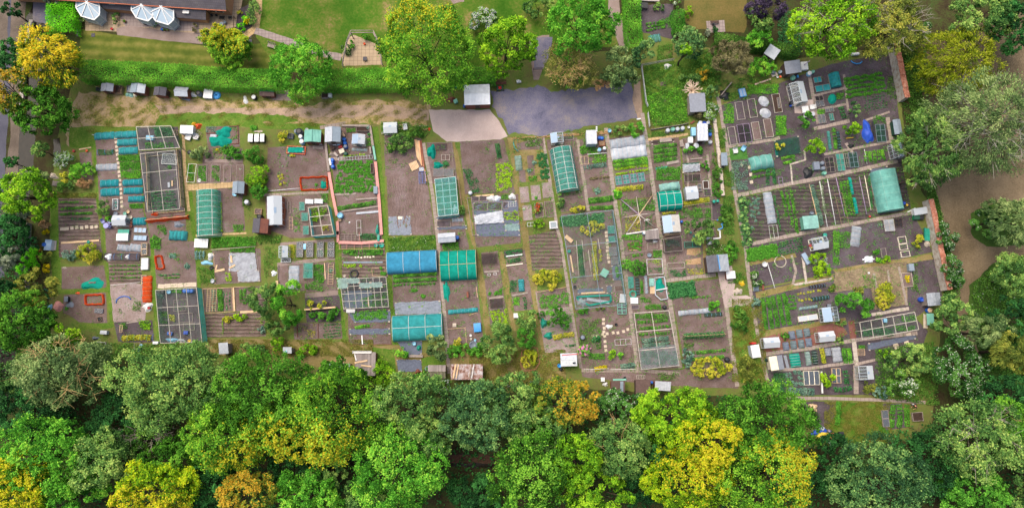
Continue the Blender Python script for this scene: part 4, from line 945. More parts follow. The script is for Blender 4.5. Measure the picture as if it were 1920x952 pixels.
def cage(c4,label,h=1.9,top='thin',sides={},nx=2,ny=2,post='pole',skirt=None,name='fruit_cage',cat='net cage',pr=.045,floor=False,topfrac=None):
 "netted frame: c4 = its roof corners seen clockwise from the upper left; sides = net per side"
 q=[W(*p,h) for p in c4];o=(q[0]+q[1]+q[2]+q[3])/4;o.z=0;t=thing(name,o,0,label,cat)
 q=[Vector((p.x-o.x,p.y-o.y,0)) for p in q];B=lambda u,v:q[3].lerp(q[2],u).lerp(q[0].lerp(q[1],u),v)
 Z=Vector((0,0,h))
 for i in range(nx+1):
  for j in range(ny+1):
   if 0<i<nx and 0<j<ny and(nx>3 or ny>3) and(i+j)%2:continue
   p=B(i/nx,j/ny);MB().tube([p,p+Z],pr,6).build('post',mm(post),t)
 for j in range(ny+1):MB().bar(B(0,j/ny)+Z,B(1,j/ny)+Z,pr*2).build('rail',mm(post),t)
 for i in range(nx+1):MB().bar(B(i/nx,0)+Z+Vector((0,0,.01)),B(i/nx,1)+Z+Vector((0,0,.01)),pr*1.8).build('rail',mm(post),t)
 if top:
  v0=0 if topfrac is None else topfrac[0];v1=1 if topfrac is None else topfrac[1]
  def fn(u,v):
   p=B(u,v0+(v1-v0)*v);s=.1*abs(math.sin(math.pi*u*nx)*math.sin(math.pi*v*max(1,round(ny*(v1-v0)))));return(p.x,p.y,h+.06-s)
  MB().grid(fn,nx*4,ny*4).build('roof_net',mm(top),t,True)
 cs={'n':(0,1,1,1),'s':(0,0,1,0),'w':(0,0,0,1),'e':(1,0,1,1)}
 for k,m in sides.items():
  u0,v0,u1,v1=cs[k];a,c=B(u0,v0),B(u1,v1);b=MB()
  ctr=B(.5,.5);nrm=((a+c)/2-ctr).normalized()*.06
  b.grid(lambda u,v:tuple(a.lerp(c,u)+nrm*(1+.4*math.sin(u*23))+Vector((0,0,.03+(h-.05)*v))),16,4)
  b.build('side_net' if m.startswith(('net','thin','tnet','gnet')) else 'side_panel',mm(m),t)
 if skirt:
  for k in 'nsew':
   u0,v0,u1,v1=cs[k];a,c=B(u0,v0),B(u1,v1);MB().bar(a+Vector((0,0,.14)),c+Vector((0,0,.14)),.05,.28).build('skirting_board',mm(skirt),t)
 return t
def bed(cx,cy,w,d,rot,label,soil='dksoil',wood='greywd',h=.16,name='raised_bed',bw=.06):
 o,w,d,rz=fr(cx,cy,w,d,rot,0);t=thing(name,o,rz,label,'raised bed');w2,d2=w/2,d/2
 if soil:MB().grid(lambda u,v:(-w2+w*u,-d2+d*v,h*.7+.03*math.sin(u*14+cx)*math.sin(v*19+cy)),10,10).build('soil',mm(soil),t,True)
 for b in(MB().box(-w2,-d2,0,w2,-d2+bw,h),MB().box(-w2,d2-bw,0,w2,d2,h),MB().box(-w2,-d2+bw,0,-w2+bw,d2-bw,h-.004),MB().box(w2-bw,-d2+bw,0,w2,d2-bw,h-.004)):b.build('board',mm(wood),t)
 return t
def Qr(cx,cy,w,d,rot,label,nx=2,ny=1,glassm='glass',frame='greywd',h=.32,soil='dksoil',name='cold_frame',cat='cold frame',bars=0):
 o,w,d,rz=fr(cx,cy,w,d,rot,h);t=thing(name,o,rz,label,cat);w2,d2=w/2,d/2;bw=.05
 MB().box(-w2,-d2,0,w2,-d2+bw,h-.06).box(-w2,d2-bw,0,w2,d2,h).box(-w2,-d2+bw,0,-w2+bw,d2-bw,h-.03).box(w2-bw,-d2+bw,0,w2,d2-bw,h-.03).build('box',mm(frame),t)
 if soil:MB().box(-w2+bw,-d2+bw,0,w2-bw,d2-bw,.1).build('soil',mm(soil),t)
 for i in range(nx):
  for j in range(ny):
   x0,x1=-w2+w*i/nx,-w2+w*(i+1)/nx;y0,y1=-d2+d*j/ny,-d2+d*(j+1)/ny;s=.05;z=h+.03
   f=MB().box(x0,y0,h,x1,y0+s,z).box(x0,y1-s,h,x1,y1,z).box(x0,y0+s,h,x0+s,y1-s,z).box(x1-s,y0+s,h,x1,y1-s,z).build('sash',mm(frame),t)
   MB().add([(x0+s,y0+s,h+.012),(x1-s,y0+s,h+.012),(x1-s,y1-s,h+.012),(x0+s,y1-s,h+.012)],[(0,1,2,3)]).build('pane',mm(glassm),f)
 return t
def Qg(cx,cy,w,d,rot,label,nx=3,ny=3,m='wood',h=.35,name='crop_frame',cat='frame',net_=None,bw=.04):
 o,w,d,rz=fr(cx,cy,w,d,rot,h);t=thing(name,o,rz,label,cat);w2,d2=w/2,d/2
 for x in(-w2+.02,w2-.02):
  for y in(-d2+.02,d2-.02):MB().bar((x,y,0),(x,y,h-.03),bw).build('leg',mm(m),t)
 for i in range(nx+1):x=-w2+w*i/nx;MB().bar((x,-d2,h),(x,d2,h),bw).build('rail',mm(m),t)
 for j in range(ny+1):y=-d2+d*j/ny;MB().bar((-w2,y,h+.012),(w2,y,h+.012),bw*.9).build('rail',mm(m),t)
 if net_:MB().grid(lambda u,v:(-w2+w*u,-d2+d*v,h-.03+.02*math.sin(u*20)*math.sin(v*17)),12,12).build('net',mm(net_),t,True)
 return t
 # ---------------------------------------------------------------- small things
PP=('plant_pot','plant pot');CB=('crop_block','crop')
def Qh(cx,cy,r,label,m='blue_p',lid=None,h=.95,name='water_butt',cat='water butt',taper=1.0):
 s=mpx()*r;o=W(cx,cy,h);o.z=0;t=thing(name,o,0,label,cat)
 MB().lathe([(s*.86,0),(s*.97,h*.2),(s*1.02,h*.5),(s*.97*taper,h*.85),(s*.9*taper,h),(s*.82*taper,h),(s*.8*taper,h-.06)]).build('body',mm(m),t,True)
 for z in(h*.3,h*.7):MB().lathe([(s*1.0,z-.02),(s*1.045,z),(s*1.0,z+.02)]).build('band',mm(m),t,True)
 if lid:MB().lathe([(s*.92*taper,h+.005),(s*.94*taper,h+.03),(s*.6,h+.06),(s*.12,h+.075)]).build('lid',mm(lid),t,True)
 else:MB().lathe([(s*.78*taper,h-.14),(s*.1,h-.135)]).build('contents',mm('blk'),t,True)
 return t
def compost(cx,cy,r,label,m='blk',h=.9,lid=None):
 s=mpx()*r;o=W(cx,cy,h);o.z=0;t=thing('compost_bin',o,0,label,'compost bin')
 MB().lathe([(s*1.05,0),(s*1.0,h*.3),(s*.92,h*.65),(s*.84,h*.95)],16).build('body',mm(m),t,True)
 MB().lathe([(s*.88,h*.95),(s*.88,h),(s*.5,h+.06),(s*.1,h+.08)],16).build('lid',mm(lid or m),t,True)
 MB().box(-.15,-s*1.09,.02,.15,-s*.98,.3).build('hatch',mm(m),t);return t
def Qa(cx,cy,r,label,m,h=.3,name='bucket',cat='bucket',Qk=None):
 s=mpx()*r;o=W(cx,cy,h);o.z=0;t=thing(name,o,0,label,cat)
 MB().lathe([(s*.75,0),(s*.95,h),(s*1.05,h),(s*1.05,h-.03),(s*.9,h-.03),(s*.85,h*.75)],14).build('body',mm(m),t,True)
 if Qk:MB().lathe([(s*.86,h*.75),(s*.3,h*.78)],14).build('soil',mm('compost'),t);foliage(t,s*1.1,h,Qk)
 else:MB().tube([(-s,0,h-.02),(-s*.6,s*.3,h+.06),(0,s*.45,h+.09),(s*.6,s*.3,h+.06),(s,0,h-.02)],.012,4).build('handle',mm('steel'),t)
 return t
def foliage(t,r,z,m,n=70,h=None):
 rng=nrng();h=h or r;p=sphere_dirs(n,rng,-.1)*np.array([r,r,h])*rng.uniform(.5,1,n)[:,None];nr=p+rng.normal(size=(n,3))*.5*r+np.array([0,0,.5*r])
 p[:,2]+=z+.03;return link('foliage',leaf_mesh('foliage',p,nr,rng.uniform(.6,1.2,n)*max(.1,r*.45),np.clip(rng.normal(.35,.15,n),0,.68),mm(m),.6,None,rng),t)
def crate(cx,cy,w,d,rot,label,m='wood',h=.35,fill=None,name='crate',cat='crate',bw=.03,z0=0):
 o,w,d,rz=fr(cx,cy,w,d,rot,h);t=thing(name,o,rz,label,cat);w2,d2=w/2,d/2;o.z=z0;t.location.z=z0
 MB().box(-w2,-d2,0,w2,d2,.03).build('base',mm(m),t)
 MB().box(-w2,-d2,.03,w2,-d2+bw,h).box(-w2,d2-bw,.03,w2,d2,h).box(-w2,-d2+bw,.03,-w2+bw,d2-bw,h).box(w2-bw,-d2+bw,.03,w2,d2-bw,h).build('side',mm(m),t)
 if fill:MB().grid(lambda u,v:(-w2+bw+(w-2*bw)*u,-d2+bw+(d-2*bw)*v,h*.75+.04*math.sin(u*11+cx)*math.sin(v*9)),6,6).build('contents',mm(fill),t)
 return t
def Qi(cx,cy,w,d,rot,label,m='grey_p',lid='grey_p',h=.6,name='storage_box',cat='storage box',zz=None):
 o,w,d,rz=fr(cx,cy,w,d,rot,h if zz is None else zz);t=thing(name,o,rz,label,cat);w2,d2=w/2,d/2
 MB().box(-w2*.95,-d2*.95,0,w2*.95,d2*.95,h-.05).build('body',mm(m),t)
 MB().grid(lambda u,v:(-w2+w*u,-d2+d*v,h+.05*math.sin(math.pi*v)*(1)),6,8).box(-w2,-d2,h-.05,w2,d2,h-.001).build('lid',mm(lid),t)
 MB().box(-.12,-d2-.03,h-.12,.12,-d2,h-.06).build('handle',mm('blk'),t);return t
def table(cx,cy,w,d,rot,label,m='wood',h=.72,round_=False,name='table',cat='table',slats=0):
 o,w,d,rz=fr(cx,cy,w,d,rot,h);t=thing(name,o,rz,label,cat);w2,d2=w/2,d/2
 if round_:MB().lathe([(w2*.97,h-.04),(w2,h-.02),(w2,h)],24).build('tabletop',mm(m),t)
 elif slats:
  for i in range(slats):x0=-w2+w*i/slats;MB().box(x0+.015,-d2,h-.03,x0+w/slats-.015,d2,h).build('slat',mm(m),t)
  MB().box(-w2,-d2*.7,h-.08,w2,-d2*.7+.06,h-.03).box(-w2,d2*.7-.06,h-.08,w2,d2*.7,h-.03).build('bearer',mm(m),t)
 else:MB().box(-w2,-d2,h-.04,w2,d2,h).build('tabletop',mm(m),t)
 s=.7 if round_ else.9
 for x in(-w2*s,w2*s):
  for y in(-d2*s,d2*s):MB().bar((x,y,0),(x*.97,y*.97,h-.04),.05).build('leg',mm(m),t)
 return t
def chair(cx,cy,s,rot,label,m='white',h=.42,name='garden_chair'):
 o,w,d,rz=fr(cx,cy,s,s,rot,h);t=thing(name,o,rz,label,'chair');w2=w/2
 MB().grid(lambda u,v:(-w2+w*u,-w2+w*v,h-.03*math.sin(math.pi*u)*math.sin(math.pi*v)),6,6).box(-w2,-w2,h-.06,w2,w2,h-.035).build('seat',mm(m),t)
 MB().grid(lambda u,v:(-w2*(.95)+w*.95*u,w2+.12*v-.04*math.sin(math.pi*u),h+.48*v*(1-.12*(2*u-1)**2)),8,5).build('backrest',mm(m),t,True)
 for x in(-w2*.9,w2*.9):
  MB().tube([(x,-w2,h-.02),(x,-w2*.95,h+.2),(x,0,h+.22),(x,w2,h+.2)],.025,5).build('armrest',mm(m),t,True)
  for y in(-w2*.9,w2*.9):MB().bar((x*1.05,y*1.1,0),(x,y,h-.04),.045).build('leg',mm(m),t)
 return t
def bench(cx,cy,w,d,rot,label,m='greywd',h=.43,back=True,name='bench'):
 o,w,d,rz=fr(cx,cy,w,d,rot,h);t=thing(name,o,rz,label,'bench');w2,d2=w/2,d/2
 for i in range(4):y=-d2+d*i/4;MB().box(-w2,y+.01,h-.03,w2,y+d/4-.01,h).build('seat_slat',mm(m),t)
 if back:
  for i in range(3):z=h+.14+.13*i;MB().box(-w2,d2+.02+.03*i,z,w2,d2+.045+.03*i,z+.09).build('back_slat',mm(m),t)
 for x in(-w2+.06,w2-.06):
  MB().bar((x,-d2+.04,0),(x,-d2+.04,h-.03),.06).build('leg',mm(m),t);MB().bar((x,d2-.02,0),(x,d2+.05,h+.5 if back else h-.03),.06).build('leg',mm(m),t)
 return t
def Qb(x0,y0,x1,y1,wp,label,m='wood',h=.04,name='plank',cat='plank',z=0):
 a,b=W(x0,y0),W(x1,y1);o=(a+b)/2;d=b-a;L=d.length;w=wp*mpx();o.z=ZL[0]+.004+z
 x=MB().box(-L/2,-w/2,0,L/2,w/2,h).build(name,mm(m),None,False,o,math.atan2(d.y,d.x));return tag(x,label,cat)
def pole(x0,y0,x1,y1,r,label,m='cane',z0=.05,z1=.05,name='pole',cat='pole',parts=False):
 a,b=W(x0,y0,z0),W(x1,y1,z1);o=a.copy();o.z=0;x=MB().tube([a-o,b-o],r,6).build(name,mm(m),None,True,o);return tag(x,label,cat)
def Qd(pts,label,m='greywd',h=.18,bw=.05,closed=False,name='bed_edging',cat='edging',posts=True,zz=0):
 q=[W(x,y,zz) for x,y in pts];
 if closed:q=q+[q[0]]
 for p in q:p.z=0
 o=q[0].copy();t=thing(name,o,0,label,cat)
 for a,b in zip(q,q[1:]):
  MB().bar(a-o+Vector((0,0,h/2)),b-o+Vector((0,0,h/2)),bw,h).build('board',mm(m),t)
 if posts:
  for p in q[:len(q)-(1 if closed else 0)]:e=p-o+Vector((.05,.05,0));MB().bar(e,e+Vector((0,0,h+.06)),.05).build('peg',mm(m),t)
 return t
def fence(pts,label,h=1.2,m='pole',mesh='net_grey',step=2.0,name='fence',cat='fence',rails=2,pr=.04):
 q=[W(x,y) for x,y in pts];o=q[0].copy();t=thing(name,o,0,label,cat);first=True
 for a,b in zip(q,q[1:]):
  n=max(1,round((b-a).length/step))
  for i in range(n+1):
   if i==0 and not first:continue
   p=a.lerp(b,i/n)-o;MB().tube([p,p+Vector((0,0,h))],pr,6).build('post',mm(m),t)
  first=False;A,B_=a-o,b-o
  for r in range(rails):z=h*(r+1)/rails-.03;MB().bar(A+Vector((0,0,z)),B_+Vector((0,0,z)),.05).build('rail',mm(m),t)
  if mesh:MB().grid(lambda u,v:tuple(A.lerp(B_,u)+Vector((.03*math.sin(u*31),.03,.02+h*.95*v))),max(2,n*2),2).build('panel',mm(mesh),t)
 return t
def Qp(x0,y0,x1,y1,n,wp,label,m='sky',h=.7,name='hoop',group='bare hoops over beds',r=.022):
 a,b=W(x0,y0),W(x1,y1);d=(b-a).normalized();s=Vector((-d.y,d.x,0))*wp*mpx()/2
 me=None
 for i in range(n):
  p=a.lerp(b,i/max(1,n-1));p.z=0
  if me is None:me=MB().tube([s*math.cos(math.pi*k/10)+Vector((0,0,h*math.sin(math.pi*k/10))) for k in range(11)],r,5).mesh(name,mm(m),True)
  tag(link(name,me,None,p),label,'hoop',group)
def Qm(pts,n,sz,label,m='slabstone',group=None,name='paving_slab',cat='paving slab',jit=.05,asp=1.0):
 q=[W(x,y) for x,y in pts];L=[(b-a).length for a,b in zip(q,q[1:])];tot=sum(L);s=sz*mpx()/2;rng=nrng();me=None;zb=ZL[0]-.02
 for i in range(n):
  f=tot*(i+.5)/n
  for k,l in enumerate(L):
   if f<=l or k==len(L)-1:break
   f-=l
  d=(q[k+1]-q[k]).normalized();p=q[k]+d*f;p+=Vector((rng.normal()*jit,rng.normal()*jit,0));p.z=zb
  if me is None:me=MB().box(-s,-s*asp,0,s,s*asp,.04).mesh(name,mm(m))
  tag(link(name,me,None,p,math.atan2(d.y,d.x)+rng.normal()*.05),label,cat,group)
def canes(x0,y0,x1,y1,n,wp,label,m='cane',h=1.9,name='bean_frame',Qk=None):
 a,b=W(x0,y0),W(x1,y1);o=a.copy();t=thing(name,o,0,label,'plant support');d=b-a;u=d.normalized();s=Vector((-u.y,u.x,0))*wp*mpx()/2;rng=nrng()
 for i in range(n):
  p=d*(i/max(1,n-1));tp=p+Vector((0,0,h))
  for sg in(-1,1):MB().tube([p+s*sg,tp+s*sg*-.12],.016,4).build('cane',mm(m),t)
 MB().tube([Vector((0,0,h-.1)),d+Vector((0,0,h-.1))],.018,4).build('ridge_cane',mm(m),t)
 if Qk:
  p,nr,sz=leaf_strip([Vector((0,0,0)),d],wp*mpx(),h*.8,.16,rng,2.0);link('climbing_plants',leaf_mesh('climbing_plants',p,nr,sz,np.clip(rng.normal(.35,.15,len(p)),0,.68),mm(Qk),.6,None,rng),t)
 return t
 # ---------------------------------------------------------------- plants
KIND={'spud':('potato_plant','veg',.34,.3,60),'pot':('leafy_plant','veg',.34,.3,60),'dark':('dark_leafy_plant','dkveg',.34,.3,60),'cab':('cabbage','vegblue',.32,.2,34),'let':('lettuce','veglime',.2,.14,30),'sed':('seedling','veg',.12,.1,12),'bean':('bean_plant','veg',.26,.45,50),'yel':('yellow_leaved_plant','vegyel',.3,.3,50),'court':('broad_leaved_plant','vegblue',.45,.3,40),'flower':('flowering_plant','weedflower',.28,.3,50),'pink':('pink_flowering_plant','pinkflower',.4,.4,90),'yf':('yellow_flowering_plant','yellow',.25,.3,50),'rhub':('rhubarb_plant','bright',.55,.35,50),'wf':('white_flowering_plant','whiteflower',.4,.35,90)}
PM={}
def pmesh(kind,v,m=None):
 key=(kind,v,m)
 if key not in PM:
  nm,mt,r,h,n=KIND[kind];rng=np.random.default_rng(sum(map(ord,kind))+v*7)
  p=sphere_dirs(n,rng,-.05)*np.array([r,r,h])*rng.uniform(.45,1,n)[:,None];nr=p*np.array([.6,.6,1])+rng.normal(size=(n,3))*.4*r+np.array([0,0,r*.8]);p[:,2]+=.03
  ti=np.clip(rng.normal(.32,.15,n),0,.66)
  if kind in('flower','pink','wf'):ti=np.where(rng.uniform(size=n)<.35,rng.uniform(.78,1,n),ti)
  PM[key]=leaf_mesh(nm,p,nr,rng.uniform(.7,1.25,n)*r*(.62 if kind in('cab','court','rhub') else.5),ti,mm(m or mt),.65,None,rng)
 return PM[key]
def Qk(kind,x,y,label,sc=1.0,group=None,m=None):
 o=W(x,y,.1);o.z=ZL[0]+.005;me=pmesh(kind,random.randrange(3),m);ob=link(KIND[kind][0],me,None,o,random.uniform(0,6.28));s=sc*random.uniform(.85,1.15);ob.scale=(s,s,s*random.uniform(.85,1.15))
 return tag(ob,label,'plant',group)
def rows(kind,c4,nr,nc,label,sc=1.0,miss=.05,jit=.09,m=None):
 "nr rows (from the top edge down) of nc single plants between four view points, clockwise from upper left"
 (ax,ay),(bx,by),(cx,cy),(dx,dy)=c4
 for i in range(nr):
  v=i/max(1,nr-1) if nr>1 else.5
  for j in range(nc):
   if random.random()<miss:continue
   u=j/max(1,nc-1) if nc>1 else.5
   x=(ax+(bx-ax)*u)*(1-v)+(dx+(cx-dx)*u)*v;y=(ay+(by-ay)*u)*(1-v)+(dy+(cy-dy)*u)*v
   k=jit/mpx();Qk(kind,x+random.gauss(0,k),y+random.gauss(0,k),label,sc,label,m)
def Qn(x0,y0,x1,y1,wp,label,m='veg',h=.3,dens=2.2,size=.16,gaps=.18,name='vegetable_row',cat='vegetable row'):
 "one continuous row of greenery"
 a,b=W(x0,y0,h*.4),W(x1,y1,h*.4);o=a.copy();o.z=ZL[0];rng=nrng();d=b-a;n=max(2,int(d.length/.5));u=d.normalized();sd=Vector((-u.y,u.x,0))
 pts=[d*(i/n)+sd*rng.normal()*.05 for i in range(n+1)]
 p,nr,sz=leaf_strip(pts,wp*mpx(),h,size,rng,dens);f=p@np.array(u);g=np.sin(f*2*math.pi/.55+rng.uniform(0,6))+.7*np.sin(f*1.7+rng.uniform(0,6));keep=g>(-1.7+gaps*4);p,nr,sz=p[keep],nr[keep],sz[keep]
 if len(p)<5:return
 ob=link(name,leaf_mesh(name,p,nr,sz,np.clip(.33+.12*np.sin(f[keep]*3)+rng.normal(size=len(p))*.13,0,.68),mm(m),.65,None,rng),None,o)
 return tag(ob,label,cat,None,'stuff' if gaps>.25 else None)
def Qo(c4,nr,wp,label,m='veg',**k):
 "nr continuous rows; they cannot be told apart except by order, so they share label and group"
 (ax,ay),(bx,by),(cx,cy),(dx,dy)=c4
 for i in range(nr):
  v=i/max(1,nr-1);ob=Qn(ax+(dx-ax)*v,ay+(dy-ay)*v,bx+(cx-bx)*v,by+(cy-by)*v,wp,label,m,**k)
  if ob and nr>1:ob['group']=label
def Qe(pts,label,m='weed',h=.3,dens=9,size=.16,name='weeds',cat='weeds',clump=1.0,ex=0):
 q=[W(x,y) for x,y in pts];o=q[0].copy();o.z=ZL[0];rng=nrng();Q=[(p.x-o.x,p.y-o.y) for p in q];xs=[a for a,_ in Q];ys=[b for _,b in Q]
 A=(max(xs)-min(xs))*(max(ys)-min(ys));n=int(min(220000,A*dens*24*(.16/size)**2));x=rng.uniform(min(xs),max(xs),n);y=rng.uniform(min(ys),max(ys),n)
 f=np.sin(x*1.9+2*np.sin(y*1.1+rng.uniform(0,6)))*np.sin(y*2.3+1.5*np.sin(x*.9))+rng.normal(size=n)*.45;keep=inpoly(x,y,Q)&(f>.9-1.3*clump);x,y,f=x[keep],y[keep],f[keep];n=len(x)
 if n<3:return
 z=np.clip(h*(.5+.35*f)*rng.uniform(.2,1,n),.02,h*1.4);p=np.stack([x,y,z],1);nr=rng.normal(size=(n,3))*.6+np.array([0,0,1.0]);ti=np.clip(.3+.1*f+rng.normal(size=n)*.13,0,.68)
 if ex:ti=np.where(rng.uniform(size=n)<ex,rng.uniform(.76,1,n),ti)
 ob=link(name,leaf_mesh(name,p,nr,rng.uniform(.7,1.3,n)*size,ti,mm(m),.55,None,rng),None,o);return tag(ob,label,cat,None,'stuff')
 # ================================================================ north side: house, gardens, sheds along the hedge
def house():
 V(0,0,1)
 zE=3.0;a=P(180,8,zE);e=P(424,16,zE);o=e.copy();o.z=0
 u=(P(424,16,zE)-P(180,0,zE)).normalized();rz=math.atan2(u.y,u.x);t=thing('terraced_house',o,rz,'long low brick house row with dark tiled roof and white conservatories','house')
 L=34;D=9.0;b=MB()
 b.add([(-L,.3,0),(-.25,.3,0),(-.25,D,0),(-L,D,0),(-L,.3,zE),(-.25,.3,zE),(-.25,D,zE),(-L,D,zE),(-L,D/2,zE+3),(-.25,D/2,zE+3)],[(0,1,5,4),(2,3,7,6),(1,2,6,9,5),(3,0,4,8,7)])
 w=b.build('wall',mm('housebrick'),t)
 for sg in(0,1):
  y0=-.25 if sg==0 else D+.25;r=MB().slab([(-L,y0,zE-.12),(0,y0,zE-.12),(0,D/2,zE+3.1),(-L,D/2,zE+3.1)],.12).build('roof_slope',mm('tiles'),t)
 MB().box(-L,-.4,zE-.3,0,-.26,zE-.14).build('gutter',mm('terra'),t)
 MB().box(-L,-.2,zE-.75,-.3,.29,zE-.3).build('fascia',mm('pfelt'),t)
 for x,zz in((-2.9,2.2),(-1.7,2.2)):
  f=MB().box(x-.55,.2,.9,x+.55,.28,zz).build('window',mm('wpaint'),t);MB().box(x-.45,.17,1.0,x-.03,.195,zz-.1).box(x+.03,.17,1.0,x+.45,.195,zz-.1).build('pane',mm('window_glass'),f)
 for y,z0 in((3.2,1.2),(4.6,2.9)):
  f=MB().box(-.22,y-.5,z0,-.14,y+.5,z0+1.1).build('window',mm('wpaint'),t);MB().box(-.135,y-.4,z0+.1,-.12,y+.4,z0+1.0).build('pane',mm('window_glass'),f)
 MB().box(-4.6,.2,0,-3.8,.28,2.0).build('door',mm('wood'),t)
 def loc(px,py,z):
  p=P(px,py,z)-o;c,s=math.cos(-rz),math.sin(-rz);return Vector((p.x*c-p.y*s,p.x*s+p.y*c,z))
  # lean-to roofs between the conservatories
 for(x0,y0,x1,y1) in((176,-8,246,21),(247,-3,311,27),(312,8,386,38)):
  A=loc(x0,y0,2.7);B_=loc(x1,y0+6,2.7);C_=loc(x1,y1,1.6);D_=loc(x0+2,y1-6,1.6)
  r=MB().slab([D_,C_,B_,A],.1).build('lean_to_roof',mm('tiles'),t)
  b=MB();b.add([(D_.x+.15,D_.y+.2,0),(C_.x-.15,C_.y+.2,0),(C_.x-.15,C_.y+.2,1.55),(D_.x+.15,D_.y+.2,1.55),(C_.x-.15,B_.y,0),(C_.x-.15,B_.y,2.55)],[(0,1,2,3),(1,4,5,2)]);b.build('lean_to_wall',mm('housebrick'),t)
  m_=(A+C_)/2;MB().box(m_.x-.5,m_.y-.28,m_.z+.08,m_.x+.5,m_.y+.28,m_.z+.16).build('rooflight',mm('wpaint'),t)
  # conservatories: faceted ends, white bars, pale polycarbonate roofs
 for cx,cy,sc in((163,5,1.0),(265,10,.92),(302,14,1.0)):
  c=loc(cx,cy,2.9);pts=[(-18,-22),(-20,10),(-10,26),(14,33),(24,24),(24,8),(18,-22)]
  q=[loc(cx+x*sc*1.0,cy+y*sc,2.15) for x,y in pts];n=len(q)
  b=MB();b.add([tuple(c)]+[tuple(p) for p in q],[(0,i+2,i+1) for i in range(n-1)]);g=b.build('conservatory_roof',mm('polyroof'),t)
  f=MB()
  for p in q:f.bar(c+Vector((0,0,.04)),p+Vector((0,0,.04)),.13)
  for a_,b_ in zip(q,q[1:]):f.bar(a_+Vector((0,0,.03)),b_+Vector((0,0,.03)),.16);f.bar(Vector((a_.x,a_.y,.6)),Vector((b_.x,b_.y,.6)),.09)
  for p in q:f.bar((p.x,p.y,0),(p.x,p.y,2.15),.11)
  f.build('conservatory_frame',mm('white'),g)
  b=MB()
  for a_,b_ in zip(q,q[1:]):b.add([(a_.x,a_.y,.05),(b_.x,b_.y,.05),(b_.x,b_.y,2.1),(a_.x,a_.y,2.1)],[(0,1,2,3)])
  b.build('conservatory_glazing',mm('wglass'),g)
def extra_mats():
 k=NT('tiles');co=k.n('TexCoord').outputs['Object'];b=k.n('TexBrick',{'Vector':co,'Color1':srgb('56525a'),'Color2':srgb('4a464c'),'Mortar':srgb('38353a'),'Scale':1.0,'Mortar Size':.02,'Brick Width':.3,'Row Height':.28});nz=k.noise(co,.8,5)
 k.principled(k.mix(.35,b.outputs[0],k.ramp(nz,[(.3,srgb('423e42')),(.7,srgb('6a6460'))])),.85,spec=.2);MATS['tiles']=k.m
 k=NT('housebrick');co=k.n('TexCoord').outputs['Generated'];nz=k.noise(k.n('TexCoord').outputs['Object'],9,3);k.principled(k.ramp(nz,[(.3,srgb('9a6c50')),(.7,srgb('b48664'))]),.9,spec=.1);MATS['housebrick']=k.m
 k=NT('polyroof');k.principled(srgb('8a9ca8'),.3,spec=.5);MATS['polyroof']=k.m
 k=NT('wallbrick');pos=k.n('NewGeometry').outputs['Position'];nz=k.noise(pos,2.2,6,.75);f2=k.noise(pos,7,3)
 k.principled(k.ramp(k.n('Math',{0:k.n('Math',{0:f2,1:.5},operation='MULTIPLY').outputs[0],1:k.n('Math',{0:nz,1:.6},operation='MULTIPLY').outputs[0]},operation='ADD').outputs[0],[(.38,srgb('6e4034')),(.55,srgb('9a6450')),(.72,srgb('b49a88'))]),.95,k.bump(f2,.04),spec=.1);MATS['wallbrick']=k.m
 k=NT('whitewash');pos=k.n('NewGeometry').outputs['Position'];nz=k.noise(pos,1.8,6,.75)
 k.principled(k.ramp(nz,[(.34,srgb('8a7060')),(.5,srgb('aca294')),(.7,srgb('c4beb2'))]),.95,k.bump(nz,.05),spec=.1);MATS['whitewash']=k.m
extra_mats();house()
V(0,0,1)
table(415,45,7,7,0,'round grey patio table on the end patio','bfelt',round_=True)
chair(409,47,4.5,80,'grey patio chair left of the round patio table','bfelt');chair(421,42,4.5,-60,'grey patio chair right of the round patio table','bfelt')
bench(415.5,33,9,5,-4,'dark bench under the white house window','blk',back=False);bench(431,33,6,4,0,'small dark bench at the corner of the end wall','blk',back=False)
Qa(396,28,2,'left dark plant pot by the patio door','blk',.4,*PP);Qa(405,28,2,'right dark plant pot by the patio door','blk',.4,*PP)
Qa(303,55,2.5,'blue plant pot on the middle patio edge','blue_p',.35,*PP);Qa(308,56,2,'brown plant pot next to the blue one','terra',.35,*PP,'veg');Qa(314,56,2,'brown plant pot at the end of three patio pots','terra',.3,*PP,'mid')
Qa(233,40,3,'terracotta tub on the grey patio','terra',.35,*PP,'veg');Qa(272,44,3,'dark planter beside the middle conservatory','blk',.4,*PP)
Qa(209,54,2.5,'red and white pot on the western patio','red_p',.3,*PP)
table(438,43,2,26,3,'narrow dark trellis shelf on the patio edge','dkwd',.9,slats=2,name='trellis_shelf',cat='shelf')
Qm([(148,55),(147,68)],2,7,'small square grey slab beside the west patio','felt_dark','small slabs by the western patio');Qm([(172,66),(178,66)],1,7,'single grey slab on the striped lawn','felt_dark')
bench(509,86,15,7,-17,'weathered bench on the lawn beside the flagged path','greywd')
Qm([(468,77),(471,77)],1,6,'dark square slab beside the path bend','felt_dark')
def pergola():
 t=thing('pergola',W(684,60),0,'rustic log pergola around the paved seating circle','pergola');o=t.location
 q=[(642,122),(650,82),(658,62),(700,62),(712,86),(716,118)];pts=[W(x,y,2.1)-o for x,y in q]
 for p in pts:MB().tube([(p.x,p.y,0),(p.x,p.y,2.15)],.09,7).build('post',mm('greywd'),t,True)
 for a,b in zip(pts,pts[1:]):MB().tube([a+Vector((0,0,.1)),b+Vector((0,0,.1))],.08,6).build('beam',mm('greywd'),t,True);MB().tube([a+Vector((0,.3,.22)),b+Vector((0,.3,.22))],.06,6).build('pole',mm('greywd'),t,True)
pergola()
table(684,110,7,7,0,'small dark square table on the paved circle','felt_dark',.45);Qa(683,82,2.2,'orange pot on the paved circle','orange_p',.35,*PP)
